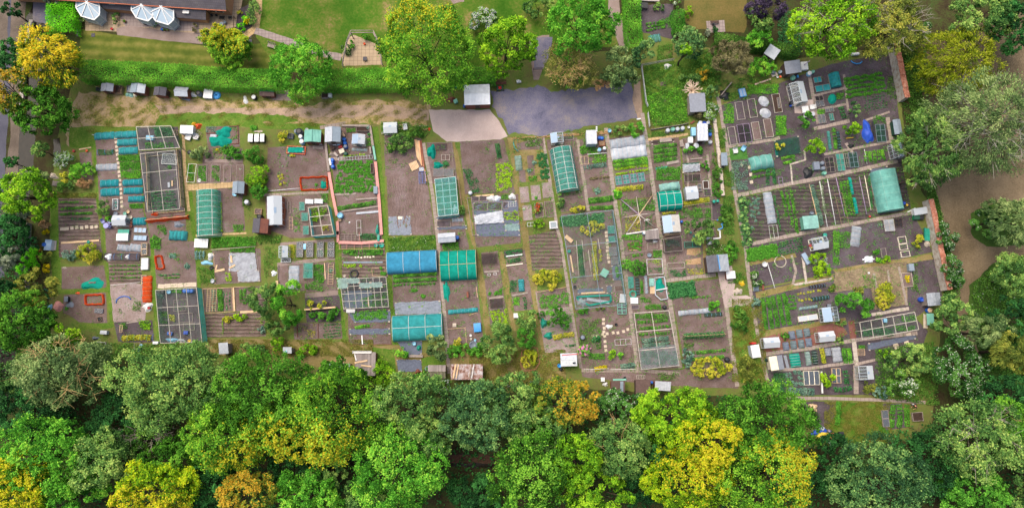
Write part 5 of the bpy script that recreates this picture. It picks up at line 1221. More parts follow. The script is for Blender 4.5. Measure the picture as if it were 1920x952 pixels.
# sheds below the hedge (view 130,130 x6)
V(130,130,6)
shed(425,205,140,90,-2,'grey felt roofed shed first in the row under the hedge',1.5,.3,'y','felt_grey','redwd','s',win=None)
crate(545,225,80,90,-3,'open wooden pen with a white sack beside the first shed','wood',.7,'compost','wooden_pen','pen');Qc(575,205,45,30,-30,'white sack lying in the wooden pen','off_white',.5,'sack','sack')
crate(320,222,45,40,-8,'dark green crate left of the first shed','dkgrn',.4,'blk');Qb(300,200,345,212,10,'pale board behind the dark green crate','palewd')
shed(770,215,165,105,-4,'shed with two tone blue and grey roof second in the row',1.6,.35,'y','bfelt','redwd','s',roof2='pfelt',win=None)
crate(665,218,45,75,-3,'narrow slatted bay left of the two tone shed','greywd',.8,'felt_grey','slatted_bay','crate')
Qc(680,282,95,60,-4,'pale green sheet heap in front of the two tone shed','poly_pale',.35,'plastic_sheet');Qc(738,288,45,40,10,'white and yellow sack beside the pale green heap','cream',.35,'sack','sack')
shed(1020,250,140,95,-4,'dark felt roofed shed with red brown end third in the row',1.5,.3,'y','felt_dark','redwd','e',win=None)
shed(1262,252,150,105,-3,'pale blue roofed shed fourth in the row',1.6,.35,'x','pfelt','redwd','s',roof2='felt_grey',win=None)
Qb(1270,320,1360,345,40,'grey board leaning flat in front of the pale blue shed','felt_grey',.06);Qc(1388,282,75,50,-30,'white oval bag right of the pale blue shed','white',.4,'bag','bag')
Qh(1450,265,30,'dark grey barrel in the row of sheds','grey_p','blk');Qi(1560,275,100,100,-4,'white square chest near the blue ring','white','white',.7);
def ring(cx,cy,r,label,m,name='hose_coil',cat='hose',th=.14,n=4):
 o=W(cx,cy);t=thing(name,o,0,label,cat);s=r*mpx()
 for i in range(n):MB().tube([((s-.1*(i%2)-.06*i)*math.cos(a/20*2*math.pi),(s-.1*(i%2)-.06*i)*math.sin(a/20*2*math.pi),.08+.1*(i//2)) for a in range(20)],th/2,5,closed=True).build('coil',mm(m),t,True)
 return t
ring(1660,295,38,'big coil of bright blue pipe at the end of the shed row','cyan_p',th=.3)
V(400,0,3.967)
Qc(238,745,30,60,15,'white torn sack by the track','white',.25,'sack','sack');Qh(300,722,18,'small dark barrel with white lid by the track','blk','white',.7)
shed(400,690,110,50,-2,'green ended timber shelter half under the feathery tree',1.2,.25,'x','felt_brown','redwd','s',roof2='green_p',win=None);Qf('path','gravel',[(370,700),(560,670),(580,750),(420,750)],.1)
Qi(868,708,24,28,0,'small white box below the feathery tree','white','white',.5);crate(828,705,45,45,0,'grey crate below the feathery tree','greywd',.6,'compost')
# hut and car park (view 800,0 x3.967)
V(800,0,3.967)
shed(375,705,192,150,2,'white corrugated roofed brown hut beside the car park',2.2,.35,'x','tin_white','redwd','s',kind='gable',roof2='tin_pale',win='w')
Qb(445,772,470,772,12,'white strip lying on the hut eave side','white',.05,z=0)
Qc(175,740,70,40,10,'brown junk heap left of the white roofed hut','rust',.5,'junk_heap','heap');Qi(215,752,28,28,25,'pale teal box left of the white roofed hut','mgreen','mgreen',.5);Qa(215,648,9,'teal tub behind the hut','tealp',.4);Qh(278,782,9,'blue drum at the corner of the white roofed hut','blue_p')
def mower():
 V(800,0,3.967);o,w,d,rz=fr(545,655,60,45,5,.4);t=thing('ride_on_mower',o,rz,'green garden machine with red cover at the car park edge','mower')
 MB().box(-w*.4,-d*.35,.2,w*.4,d*.35,.45).build('body',mm('dkgrn'),t);MB().grid(lambda u,v:(-.25+.5*u,-.25+.5*v,.5+.3*math.sin(math.pi*u)*math.sin(math.pi*v)),6,6).build('engine_cover',mm('red_p'),t,True)
 for x in(-.45,.45):
  for y in(-.35,.35):MB().tube([(x,y-.06,.16),(x,y+.06,.16)],.16,10).build('wheel',mm('blk'),t)
 MB().tube([(-.4,-.25,.4),(-.9,-.25,.9),(-.9,.25,.9),(-.4,.25,.4)],.02,5).build('handle',mm('blk'),t)
mower()
bench(552,618,80,22,3,'rusty red bench at the north edge of the car park','rust');Qi(680,605,22,20,10,'white box on the car park edge','white','white',.4);Qi(697,607,10,16,10,'tiny white box on the car park edge','white','white',.3)
fence([(792,528),(860,525)],'dark gate bar at the shaded drive entrance',1.1,'dkwd',None,3,'gate','gate',3)
# wild garden (view 1160,0 x3.967)
V(1160,0,3.967)
fence([(165,500),(200,770),(212,800)],'white railed fence between the car park and the wild garden',1.0,'wpaint','net_white',2.5);fence([(212,850),(225,950)],'short white fence section by the slab path',1.0,'wpaint','net_white',2.5);fence([(165,497),(405,455)],'weathered fence across the north of the wild garden',1.1,'greywd','net_grey',2.4)
Qe([(200,500),(400,470),(560,560),(560,640),(500,820),(520,930),(230,945),(180,600)],'deep green nettles and weeds filling the wild garden','weed',.6,10,.2,clump=.75)
Qe([(200,720),(440,650),(520,900),(260,940)],'bright tall grass in the lower wild garden','bright',.5,9,.2,clump=1.0)
Qf('soil','soil',[(245,760),(330,720),(360,750),(300,790)],.15);Qf('soil','soil',[(310,610),(350,610),(355,640),(310,640)],.15)
def person(cx,cy,label,shirt,trousers,rot=0,bend=.5):
 "seen from above: bending gardener, one skinned body with clothes and hair"
 o=W(cx,cy,.9);o.z=0;t=thing('person',o,math.radians(rot),label,'person')
 hip=Vector((0,0,.92));b=bend;ch=hip+Vector((0,.42*math.sin(b),.42*math.cos(b)));nk=ch+Vector((0,.12*math.sin(b*1.1),.12*math.cos(b*1.1)));hd=nk+Vector((0,.1*math.sin(b),.13))
 pts=[hip,ch,nk,hd,hd+Vector((0,.03,.12))];rad=[.15,.17,.06,.09,.08];ed=[(0,1),(1,2),(2,3),(3,4)]
 for sg in(-1,1):
  n=len(pts);pts+=[hip+Vector((sg*.1,0,-.06)),Vector((sg*.13,.06,.48)),Vector((sg*.14,-.02,.06)),Vector((sg*.15,.16,.03))];rad+=[.1,.068,.045,.04];ed+=[(0,n),(n,n+1),(n+1,n+2),(n+2,n+3)]
  n=len(pts);sh=ch+Vector((sg*.2,0,.05));pts+=[sh,sh+Vector((sg*.1,.12,-.26)),sh+Vector((sg*.02,.32,-.4)),sh+Vector((sg*.0,.4,-.44))];rad+=[.07,.05,.036,.03];ed+=[(1,n),(n,n+1),(n+1,n+2),(n+2,n+3)]
  h0=pts[-1];k=n+3
  for f in range(5):
   m_=len(pts);sp=(f-2)*.018;pts+=[h0+Vector((sp*1.2,.05,-.01)),h0+Vector((sp*1.4,.1-abs(f-2)*.012,-.05))] if f else[h0+Vector((-sg*.05,.03,-.01)),h0+Vector((-sg*.06,.06,-.04))];rad+=[.01,.008];ed+=[(k,m_),(m_,m_+1)]
 me=bpy.data.meshes.new('body');me.from_pydata([tuple(p) for p in pts],ed,[]);ob=link('body',me,t);ob.modifiers.new('skin','SKIN')
 for i,r in enumerate(rad):me.skin_vertices[0].data[i].radius=(r,r)
 me.skin_vertices[0].data[0].use_root=True
 ss=ob.modifiers.new('sub','SUBSURF');ss.levels=1;ss.render_levels=1
 me.materials.append(mm('skin'));
 c=MB();c.lathe([(.21,0),(.2,.15),(.235,.34),(.19,.46),(.08,.5)],12);sh_=c.build('shirt',mm(shirt),t,True,hip-Vector((0,0,.05)));sh_.rotation_euler=(-b,0,0)
 for sg in(-1,1):
  s0=ch+Vector((sg*.2,0,.05));MB().tube([s0,s0+Vector((sg*.1,.12,-.26))],.085,8,.065).build('sleeve',mm(shirt),t,True)
  MB().tube([hip+Vector((sg*.09,0,0)),Vector((sg*.13,.06,.48)),Vector((sg*.14,-.02,.1))],.125,8,.075).build('trouser_leg',mm(trousers),t,True);MB().box(sg*.14-.05,-.08,0,sg*.14+.05,.2,.09).build('shoe',mm('blk'),t)
 MB().lathe([(.115,0),(.125,.06),(.1,.13),(.03,.16)],12).build('hair',mm('dkwd'),t,True,hd+Vector((0,-.015,.02)))
 f_=hd+Vector((0,.1,.04));MB().lathe([(.02,0),(.012,.03)],6).build('nose',mm('skin'),t,True,f_)
 for sg in(-1,1):MB().lathe([(.012,0),(.006,.01)],6).build('eye',mm('blk'),t,True,hd+Vector((sg*.035,.085,.07)))
Qc(365,492,50,40,15,'white sack dumped at the north of the wild garden','white',.4,'sack','sack')
shed(585,765,120,135,3,'flat grey roofed hut swallowed by shrubs in the wild garden',2.0,.15,'x','felt_grey','greywd','s',kind='pent',win=None)
shed(1140,390,90,80,-33,'small pale grey roofed hut under the trees',2.1,.2,'x','pfelt','greywd','s',kind='pent',win=None)
table(175,38,85,40,-5,'black topped grill bench at the top of the dug garden','blk',.8,name='grill_table',cat='grill');Qb(110,5,300,12,16,'pale wall coping at the top of the dug garden','concrete',.3)
Qo([(200,180),(340,160),(345,200),(205,230)],3,18,'thin vegetable row in the dug back garden','veg',h=.25);Qe([(300,150),(385,130),(390,210),(310,215)],'leafy crops in the dug back garden','veg',.35,7)
Qe([(290,340),(400,330),(400,450),(280,470)],'weedy grass at the bottom of the dug back garden','weed',.2,8)
Qs(270,285,85,60,10,'sagging teal net in the dug back garden','net_teal_thin',.5,3)
bench(715,165,60,20,2,'dark seat on the square garden paving','dkwd',back=False);Qa(708,178,9,'dark urn on the square garden paving','blk',.5)
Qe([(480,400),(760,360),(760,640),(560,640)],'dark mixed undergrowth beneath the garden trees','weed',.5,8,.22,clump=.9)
Qe([(760,600),(1180,560),(1190,680),(960,740),(780,770)],'rough weedy strip along the northern plot edge','weed',.35,8,.18,clump=.6)
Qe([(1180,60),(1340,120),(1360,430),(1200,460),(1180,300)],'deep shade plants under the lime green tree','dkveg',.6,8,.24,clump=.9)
# walls
def wallthing(pts,label,h=1.9,th=.5,body='whitewash',cop='wallbrick',name='brick_wall'):
 q=[P(x,y,0) for x,y in pts];o=q[0].copy();t=thing(name,o,0,label,'wall');rng=nrng()
 for a,b in zip(q,q[1:]):
  d=(b-a);L=d.length;u=d/L;n_=Vector((-u.y,u.x,0));k=max(2,int(L/.5));mb=MB();cp=MB()
  for i in range(k):
   p0=a+u*(L*i/k)-o;p1=a+u*(L*(i+1)/k-.004)-o;hh=h+rng.normal()*.05;w_=th/2+rng.normal()*.015
   mb.add([p0-n_*w_,p1-n_*w_,p1+n_*w_,p0+n_*w_]+[x+Vector((0,0,hh)) for x in(p0-n_*w_,p1-n_*w_,p1+n_*w_,p0+n_*w_)],[(4,5,6,7),(0,1,5,4),(1,2,6,5),(2,3,7,6),(3,0,4,7)])
   w_+=.03;z=Vector((0,0,hh+.002));z2=Vector((0,0,hh+.1+rng.normal()*.02));cq=[p0-n_*w_,p1-n_*w_,p1+n_*w_,p0+n_*w_]
   cp.add([x+z for x in cq]+[x+z2 for x in cq],[(4,5,6,7),(0,1,5,4),(1,2,6,5),(2,3,7,6),(3,0,4,7)])
  mb.build('body',mm(body),t);cp.build('coping',mm(cop),t)
V(0,0,1)
wallthing([(1668,88),(1680,150),(1688,192)],'old brick garden wall with pale weathered inner face at the northern plots',2.0,.75)
wallthing([(1733,378),(1746,440),(1758,500),(1768,545)],'old red brick wall behind the eastern plots by the flowering elders',1.8,.7)
wallthing([(1338,226),(1346,290),(1354,368)],'low broken stone wall between the middle and eastern plots',.5,.45,'stone','stone','stone_wall')
wallthing([(62,40),(48,120),(44,200)],'low masonry parapet along the lane beside the river',.5,.5,'brick_pale','concrete','parapet_wall')
fence([(60,420),(56,500),(58,540)],'grey plank fence along the western river bank',1.3,'greywd','greywd',2.2)
Qf('pond','water',[(100,262),(112,258),(115,285),(108,292),(100,285)],.1)
Qc(100,330,16,9,-30,'grey stone lying by the paved nook','stone',.5,'boulder','boulder');bench(105,344,14,9,-5,'low slatted bench beside the boulder','greywd',back=False)
Qi(90,459,13,20,-4,'white and blue glazed box with black lid','white','bglass',.8);Qh(82,458,4,'blue drum pushed against the glazed box','blue_p')
crate(101,460,8,18,0,'small paved tray right of the glazed box','concrete',.15,'concrete','stone_tray','tray')
Qc(108,574,22,16,2,'faded pink cloth over a low table by the conifer','pink_p',.5,'pink_cover','cover',2);Qc(93,575,9,9,0,'blue and white bundle beside the pink cover','sky',.4,'bundle','bundle')
Qa(93,598,3,'white pail at the edge of the wood','white',.3);Qp(88,556,94,545,2,22,'green plastic hoop leaning by the conifer','tealp',.8,group='hoops by the conifer')
V(0,440,3.967)
Qc(690,365,175,75,8,'long ring of turquoise netting around a soil bed','teal',.3);b_=None
Qc(690,357,115,25,5,'strip of bare earth inside the turquoise ring','soil',.36,'soil_mound','soil mound',2);Qc(637,385,60,28,-5,'crumpled end of the turquoise netting ring','teal',.35)
def orangefence(c4,label,h=.45,m='net_orange'):
 q=[W(*p) for p in c4];o=q[0].copy();t=thing('mesh_fence',o,0,label,'mesh fence')
 for a,b in zip(q,q[1:]+q[:1]):
  A,B=a-o,b-o;n=max(4,int((b-a).length/.4));sd=Vector((-(B-A).y,(B-A).x,0)).normalized()*.2
  MB().grid(lambda u,v:tuple(A.lerp(B,u)+sd*((v-.5)*1.6+.25*math.sin(u*17))+Vector((0,0,.03+h*(1-abs(2*v-1))))),n,4).build('mesh_panel',mm(m),t,True);MB().tube([A,A+Vector((0,0,h+.15))],.03,5).build('stake',mm('cane'),t)
orangefence([(640,450),(770,445),(775,515),(640,520)],'rectangle of orange mesh fencing around seedlings')
rows('sed',[(660,465),(750,458),(750,505),(660,510)],4,6,'seedling in the orange mesh rectangle',1.1)
Qc(578,433,30,14,0,'scrap of orange mesh on the grass path','orange_p',.15,'mesh_scrap','scrap');Qi(492,478,26,40,5,'dark blue bin on the bare soil','blk','grey_p',.6);
Qr(735,565,60,32,-4,'grey glass sheet on blocks over seedlings',1,1,'glass','felt_grey',.2);crate(738,625,30,30,10,'wooden box with a blue pot','wood',.35,'blk');Qc(522,520,60,40,10,'grey dust sheet on the soil','membrane_grey',.12,'dust_sheet','sheet')
Qk('pot',495,548,'lone leafy plant beside the pink cover');Qi(770,725,50,28,-3,'pale grey cabinet at the wood edge','pfelt','pfelt',.7);Qc(705,768,50,22,0,'grey tarpaulin lump at the wood edge','membrane_grey',.4);Qd([(715,795),(790,800),(792,840)],'white low frame at the wood edge','wpaint',.3)
Qb(455,62,738,42,14,'long pale board laid across the leaf vegetable plot','palewd');Qa(655,52,11,'teal tub behind the pale yellow shrub','tealp',.3);Qc(478,245,30,14,0,'small heap of white stones in the plot corner','stone',.15,'stone_heap','stones')
V(0,220,3.967)
Qn(445,635,620,630,14,'uppermost thin seedling row of the westernmost striped plot','veg',h=.18);Qn(450,680,700,668,20,'second green row of the westernmost striped plot','veg',h=.25);Qn(450,722,700,710,20,'third green row of the westernmost striped plot','veg',h=.25);Qn(520,758,670,752,14,'faint lowest row of the westernmost striped plot','dkveg',h=.12)
Qm([(450,830),(510,826)],3,22,'pale slab at the left end of the slab line across the striped plot','slabstone','western slabs of the striped plot',jit=.02);Qm([(520,825),(735,808)],6,24,'cream slab in the dotted line across the striped plot','slabstone','cream slabs of the striped plot',jit=.03)
Qb(590,240,680,225,10,'upper board edging the small western soil patch','palewd');Qa(545,250,9,'red and white pot at the left of the small soil patch','red_p',.3,*PP);Qa(643,248,9,'red and white pot at the right of the small soil patch','orange_p',.3,*PP)
pole(685,128,702,134,.05,'white stake end at the corner of the first teal cloche','white',.2,.3,'stake','stake')
# ================================================================ second column (view 80,220 x4.327)
V(80,220,4.327)
N_='cloche'
for a in[(495,148,160,58,4,'first teal netted cloche at the top of the left bed column','tnet'),(668,138,175,56,3,'first teal netted cloche at the top of the right bed column','tnet'),(680,200,160,56,3,'second teal netted cloche of the right bed column','tnet'),(690,268,155,58,3,'third teal netted cloche of the right bed column','tnet'),(538,533,152,60,3,'upper of two cyan cloches in the left bed column','net_cyan'),(725,527,160,54,3,'upper of two cyan cloches in the right bed column','net_cyan'),(542,605,152,66,3,'lower of two cyan cloches in the left bed column','net_cyan'),(730,593,155,55,2,'lower of two cyan cloches in the right bed column','net_cyan'),(755,660,130,50,2,'short cyan cloche above the small lettuce bed','net_cyan'),(780,842,105,62,3,'cyan cloche beside the pots and little glasshouse','net_cyan')]:
 Qs(*a,h=.55,nh=4)
Qs(515,403,172,56,3,'white film cloche in the left bed column','fleece',.45,5)
Qp(455,290,575,280,3,46,'blue hoop over the pea bed','cyan_p',.45,group='blue hoops over the pea bed');Qe([(445,265),(580,260),(585,305),(448,310)],'pea plants under the blue hoops','dkveg',.3,9)
for q,l,m in[([(615,308),(785,302),(790,355),(620,360)],'lettuce block below the third teal cloche','veg'),([(630,365),(790,360),(795,425),(632,432)],'upper leafy block in the right bed column','veg'),([(635,438),(795,430),(800,495),(640,500)],'lower leafy block in the right bed column','bright'),([(705,705),(815,700),(818,738),(708,742)],'small salad bed below the short cyan cloche','veg')]:
 Qe(q,l,m,.3,14,.17,*CB,clump=1.4)
Qm([(590,150),(610,330),(628,520),(645,740)],17,22,'cream stepping slab between the two bed columns','slabstone','cream stepping slabs between the bed columns',jit=.02)
Qr(587,705,45,88,2,'white framed box holding teal pots',1,1,'glass','white',.4);Qa(592,690,8,'upper teal pot in the white framed box','tealp',.5,*PP);Qa(593,718,8,'lower teal pot in the white framed box','tealp',.5,*PP)
ring(525,650,22,'small wire ring at the end of the cyan cloche','greywd',th=.06,n=2,name='wire_ring',cat='wire ring')
Qj(622,835,110,80,0,'little glasshouse with white roof by the purple table','x',1.4,.35,'wglass','wglass','glass','concrete')
Qa(590,780,17,'grey bowl above the little glasshouse','grey_p',.4);Qa(665,778,14,'pale teal tub above the little glasshouse','mgreen',.4);Qa(690,765,14,'sandy tub above the little glasshouse','palewd',.3)
for i,(x,y,l) in enumerate([(712,855,'upper black pot in an orange rim'),(712,880,'lower black pot in an orange rim')]):Qa(x,y,14,l+' beside the glasshouse','terra',.3,*PP)
Qa(688,820,9,'white pot at the glasshouse wall','white',.3,*PP);Qa(715,810,11,'pale pot above the orange rimmed pots','cream',.3,*PP)
table(512,877,44,44,0,'round lilac plastic table','purple_p',.7,True)
chair(543,850,24,-60,'lilac chair at the upper right of the lilac table','purple_p');chair(545,886,22,-120,'lilac chair at the lower right of the lilac table','purple_p');chair(490,845,26,30,'lilac chair at the upper left of the lilac table','purple_p')
table(655,925,92,34,0,'teal painted shelf below the glasshouse','tealp',.5,name='shelf',cat='shelf');
Qr(790,915,100,40,-3,'low glass frame with seedlings below the cyan cloche',3,1,'bglass','greywd',.25);cage([(760,78),(1040,70),(1112,246),(782,266)],'dark green netted fruit cage at the top of the third plot',1.9,'thin',{'e':'net_dark','n':'thin','w':'thin','s':'thin'},3,2,'pole')
Qe([(900,85),(1060,85),(1060,170),(930,170)],'dark brassicas inside the upper fruit cage','dkveg',.5,11,.2,*CB,clump=1.3);Qe([(830,210),(1060,205),(1070,245),(840,255)],'bright greens along the bottom of the upper fruit cage','veg',.4,11,.2,*CB,clump=1.2)
Qi(868,165,60,35,-3,'pale blue water tub inside the upper fruit cage','sky','sky',.5);Qg(1077,125,40,40,-3,'small wooden rack on the side of the upper fruit cage',3,1,'wood',1.5,'wooden_rack','rack')
cage([(790,297),(1072,268),(1112,742),(850,764)],'tall timber and netting cage over dark soil',1.9,'thin',{'w':'thin','e':'thin','n':'thin'},2,3,'pole','tan_boards',pr=.035)
for(x0,y0,x1,y1,l) in[(790,300,845,365,'upper left boarded panel'),(1095,275,1140,330,'upper right boarded panel'),(1112,670,1155,735,'lower right boarded panel'),(820,380,870,755,'long left boarded panel'),(1100,330,1145,600,'long right boarded panel')]:
 pass
fence([(856,300),(868,420),(878,755)],'cream hardboard windbreak along the left side inside the tall cage',1.0,'palewd','tan_boards',3,'windbreak','windbreak',1);fence([(1110,275),(1128,420),(1150,735)],'cream hardboard windbreak along the right side of the tall cage',1.2,'palewd','tan_boards',3,'windbreak','windbreak',1)
Qr(1030,338,125,85,-4,'white framed cold frame inside the tall cage',1,1,'glass','white',.4);Qo([(880,615),(1075,598),(1090,738),(890,752)],7,14,'low green row in the tall timber cage','dkveg',h=.2)
Qb(1028,530,1030,570,18,'pale box board lying in the tall cage','pfelt',.2,'board','board');Qb(1055,515,1055,560,12,'tan board lying in the tall cage','palewd',.15,'board','board');Qk('pot',1030,405,'lone leafy plant inside the tall timber cage')
def meshroll(x0,y0,x1,y1,w,label,m,h=.8):
 a,b=W(x0,y0,h/2),W(x1,y1,h/2);a.z=b.z=0;o=a.copy();t=thing('mesh_fence',o,0,label,'mesh fence');d=b-a;u=d.normalized();s=Vector((-u.y,u.x,0))*w*mpx()/2
 MB().grid(lambda q,v:tuple(d*q+s*(2*v-1)*(1+.2*math.sin(q*20))+Vector((0,0,.04+h*(1-abs(2*v-1))))),24,6).build('mesh',mm(m),t,True);MB().bar(Vector((0,0,h+.1)),d+Vector((0,0,h+.1)),.06).build('top_rail',mm('palewd'),t)
meshroll(840,838,1182,806,34,'long sagging orange mesh below the tall cage','net_orange');Qc(910,785,58,26,5,'orange mesh heap at the cage corner','net_orange',.35,'mesh_heap','mesh')
Qi(1172,102,104,66,-2,'white roofed low cabinet behind two white chairs','white','tin_white',1.1,zz=.9);chair(1180,162,42,-20,'left white plastic chair','white');chair(1243,160,38,-10,'right white plastic chair','white')
Qc(1260,68,48,44,0,'rusty orange bush like heap behind the white cabinet','orange_p',.6,'orange_sack','sack');Qc(1225,52,34,26,0,'yellow bag beside the rusty orange heap','yellow_p',.5,'bag','bag');Qg(1250,140,50,60,-30,'leaning wooden rails beside the chairs',3,1,'greywd',.5)
Qc(1100,868,80,45,-10,'purple grey spent compost heap','membrane_grey',.4,'compost_heap','heap');Qe([(930,880),(1005,870),(1010,950),(940,950)],'leafy crops beside the teal ribbed frame','veg',.35,9)
V(80,440,4.327)
Qs(1095,5,145,80,-2,'teal and black striped ribbed frame at the foot of the orange mesh','tnet',.7,5,'x','blk');Qe([(905,0),(960,30),(960,120),(880,110),(870,60)],'broad leaves at the corner of the grass path','veg',.4,11,.22,clump=1.3)
Qi(645,18,95,60,0,'white lidded cold box with blue catch','white','white',.5);Qr(790,25,105,40,-2,'blue edged frame beside the white cold box',3,1,'bglass','bfelt',.3)
Qs(655,105,105,55,-5,'left clear dome cloche in a row of three','fleece',.5,3);Qs(755,105,100,62,-5,'right clear dome cloche in a row of three','fleece',.5,3);Qr(823,115,48,95,3,'upright glazed frame beside the dome cloches',1,2,'glass','palewd',.5)
bed(650,180,285,56,-1,'navy edged long bed with hoops and cover','dksoil','blk',.3);Qp(590,180,775,178,4,56,'blue hoop over the navy edged bed','cyan_p',.5,group='hoops over the navy edged bed');Qc(535,178,62,60,0,'bunched grey white fleece at the end of the navy bed','fleece_w',.5,'fleece');Qc(688,180,42,46,0,'white bag on the navy edged bed','white',.45,'bag','bag');Qe([(610,155),(665,155),(665,205),(610,205)],'seedlings in the navy edged bed','veg',.35,9)
Qr(827,235,58,95,2,'tall white cold frame below the upright glazed frame',1,1,'wglass','wpaint',.45)
Qo([(545,255),(790,245),(795,345),(555,355)],4,12,'thin row in the small dug square','veg',h=.15,gaps=.35)
Qs(845,440,80,210,3,'long vivid orange covered frame beside pale soil','net_orange',.5,6,'y','cane');Qr(820,370,40,85,2,'slatted frame at the head of the orange cover',1,4,'glass','palewd',.2)
def arc(pts,r,label,m,name='hose',cat='hose',z=.05):
 q=[W(x,y) for x,y in pts];o=q[0].copy();o.z=ZL[0]+z;x=MB().tube([Vector((p.x-o.x,p.y-o.y,0)) for p in q],r,6).build(name,mm(m),None,True,o);return tag(x,label,cat)
arc([(597,555),(605,525),(630,505),(665,498),(700,505),(718,525)],.08,'thick blue pipe curved over the pale soil','blue_p');Qc(850,585,75,70,20,'white plastic sacks with a red mark','white',.5,'sack','sack')
Qa(858,592,10,'small red tin on the white sacks','red_p',.6,'tin','tin')
Qd([(555,410),(790,385)],'white plastic strip along the head of the pale soil','wpaint',.1);Qe([(620,600),(640,600),(650,640),(610,640)],'small weeds on the pale soil','weed',.2,6);Qe([(740,540),(800,540),(800,620),(730,620)],'second weed patch on the pale soil','weed',.25,6)
Qb(680,715,800,698,10,'grey pole across the foot of the pale soil','greywd');Qe([(620,720),(690,715),(690,760),(630,770)],'weedy young plants below the pale soil','veg',.3,7);Qe([(780,700),(880,695),(880,770),(800,770)],'bright foliage below the pale soil','lime',.5,10,.22,clump=1.2)
Qg(635,760,22,60,0,'small tan trellis at the left of the weedy plants',1,4,'palewd',.8,'trellis','trellis');Qp(650,840,860,838,5,60,'dark teal hoop over the strawberry row','tealp',.7,group='dark teal hoops over the strawberry row');Qn(645,838,880,832,48,'strawberry row under the dark teal hoops','vegyel',h=.4,gaps=0);Qp(905,835,912,835,1,60,'single hoop at the end of the strawberry row','cyan_p',.7)
Qi(915,875,45,22,0,'pale blue cooler box beside the strawberry row','sky','white',.4);Qg(765,900,45,55,2,'grey wooden frame at the wood edge',1,1,'greywd',.8);Qb(775,945,805,885,20,'white blue curved board at the wood edge','sky',.1)
cage([(915,450),(1248,428),(1292,868),(955,878)],'big western cage of pale rails with teal net on its right side',1.9,'thin',{'e':'tnet','w':'net_dark','s':'thin','n':'thin'},4,3,'pole',pr=.035)
for i,(x,l) in enumerate([(1150,'left'),(1180,'middle'),(1205,'right')]):Qh(x,455,17,l+' navy barrel of three in the big western cage','navy','blue_p',.7)
Qa(1022,462,16,'pale blue tub at the top of the big western cage','sky',.5);Qh(970,462,19,'dark tub at the top left of the big western cage','blk','blk',.7);Qe([(920,480),(985,480),(990,520),(930,520)],'blue green plants at the top left of the big western cage','vegblue',.4,9);Qe([(1040,440),(1130,440),(1130,475),(1040,475)],'bright crop at the head of the big western cage','veg',.4,10)
Qe([(950,625),(1020,620),(1020,720),(960,720)],'bush fruit inside the big western cage','weed',.7,10,.2,clump=1.2);Qe([(1025,650),(1080,650),(1075,705),(1030,705)],'yellow green plant inside the big western cage','vegyel',.6,10,.2,clump=1.2)
for a in[(1000,570,55,100,3),(1130,575,110,110,3)]:pass
bed(1118,572,105,95,3,'upper boarded bed in the big western cage','dksoil','greywd');bed(1165,672,110,75,3,'middle boarded bed in the big western cage','dksoil','greywd');bed(1190,745,95,60,3,'lower boarded bed in the big western cage','dksoil','greywd');rows('sed',[(1080,540),(1160,535),(1160,610),(1085,615)],4,5,'seedling in the upper bed of the big western cage',1.2);rows('sed',[(1150,725),(1230,720),(1230,765),(1155,768)],3,5,'seedling in the lower bed of the big western cage',1.2)
Qi(1160,793,34,28,0,'blue crate in the lower part of the big western cage','navy','navy',.4);Qi(1030,800,40,26,-5,'blue tub at the bottom of the big western cage','navy','blue_p',.4);Qa(1030,798,8,'orange pot on the blue tub','orange_p',.6,*PP);Qc(1045,852,90,30,0,'row of blue and white bags along the cage foot','sky',.4,'bags','bags');Qc(1120,855,60,22,0,'pale grey sheet along the cage foot','pfelt',.3,'plastic_sheet');Qa(1188,858,12,'yellow tub at the cage foot','yellow_p',.3)
orangefence([(915,178),(965,170),(990,275),(930,278)],'orange mesh loop around one young plant');rows('court',[(1040,175),(1060,175),(1180,250),(1170,255)],2,2,'silvery plant in the orange mesh plot',1,0);Qn(945,330,1115,320,14,'upper short row in the orange mesh plot','dkveg',h=.2);Qn(985,352,1115,345,12,'lower short row in the orange mesh plot','veg',h=.15);Qe([(1000,160),(1090,150),(1160,110),(1170,140),(1090,180)],'scattered young greens in the orange mesh plot','veg',.25,5,clump=.3);Qe([(1050,190),(1120,190),(1110,245),(1070,240)],'sprinkled leaves in the orange mesh plot','veg',.2,4,clump=.3)
Qm([(935,420),(1250,402)],6,50,'broad cream slab at the foot of the orange mesh plot','slabstone','broad cream slabs below the orange mesh plot',jit=.01,asp=.7)
# ================================================================ fourth column (view 340,220 x4.327)
V(340,220,4.327)
Qc(345,120,125,85,15,'upper turquoise netting heap in the brick edged bed','teal',.5);Qc(312,192,185,95,-5,'lower and longer turquoise netting heap','teal',.55,lob=5)
Qd([(205,135),(290,128)],'left brick edging of the netting heap bed','redwd');Qd([(390,75),(460,72),(465,215),(400,218)],'right brick edging of the netting heap bed','redwd')
Qe([(200,75),(285,80),(280,125),(205,125)],'small crops left of the netting heaps','vegblue',.25,6);Qe([(390,80),(455,80),(460,180),(410,190)],'small crops right of the netting heaps','veg',.2,5,clump=.6);Qi(260,150,50,22,-4,'grey tray beside the netting heap','pfelt','pfelt',.2)
for x,w,l in((560,38,'leftmost'),(610,36,'middle'),(655,34,'rightmost')):Qi(x,166,w,64,0,l+' white topped hive of three on dark bases','blk','white',.8,'beehive','beehive')
Qk('pot',600,90,'grey green plant above the three hives',1.5);Qk('pot',580,85,'second grey green plant above the three hives',1.3);Qc(625,115,70,16,0,'pale stones above the hives','stone',.15,'stones','stones')
crate(885,150,42,40,-5,'dark planter crate beside the bushy shrub','grey_p',.5,'blk');Qh(953,112,27,'large dark water tank of a pair by the teal roof','grey_p','blk',1.1);Qh(930,112,18,'smaller grey green tank of the pair','mgreen','grey_p',.9)
Qh(966,155,18,'upper pale blue butt beside the teal roof','sky','white');Qh(975,195,20,'lower pale blue butt beside the teal roof','sky','white');Qa(1018,100,13,'white rimmed tub behind the teal roof','white',.5)
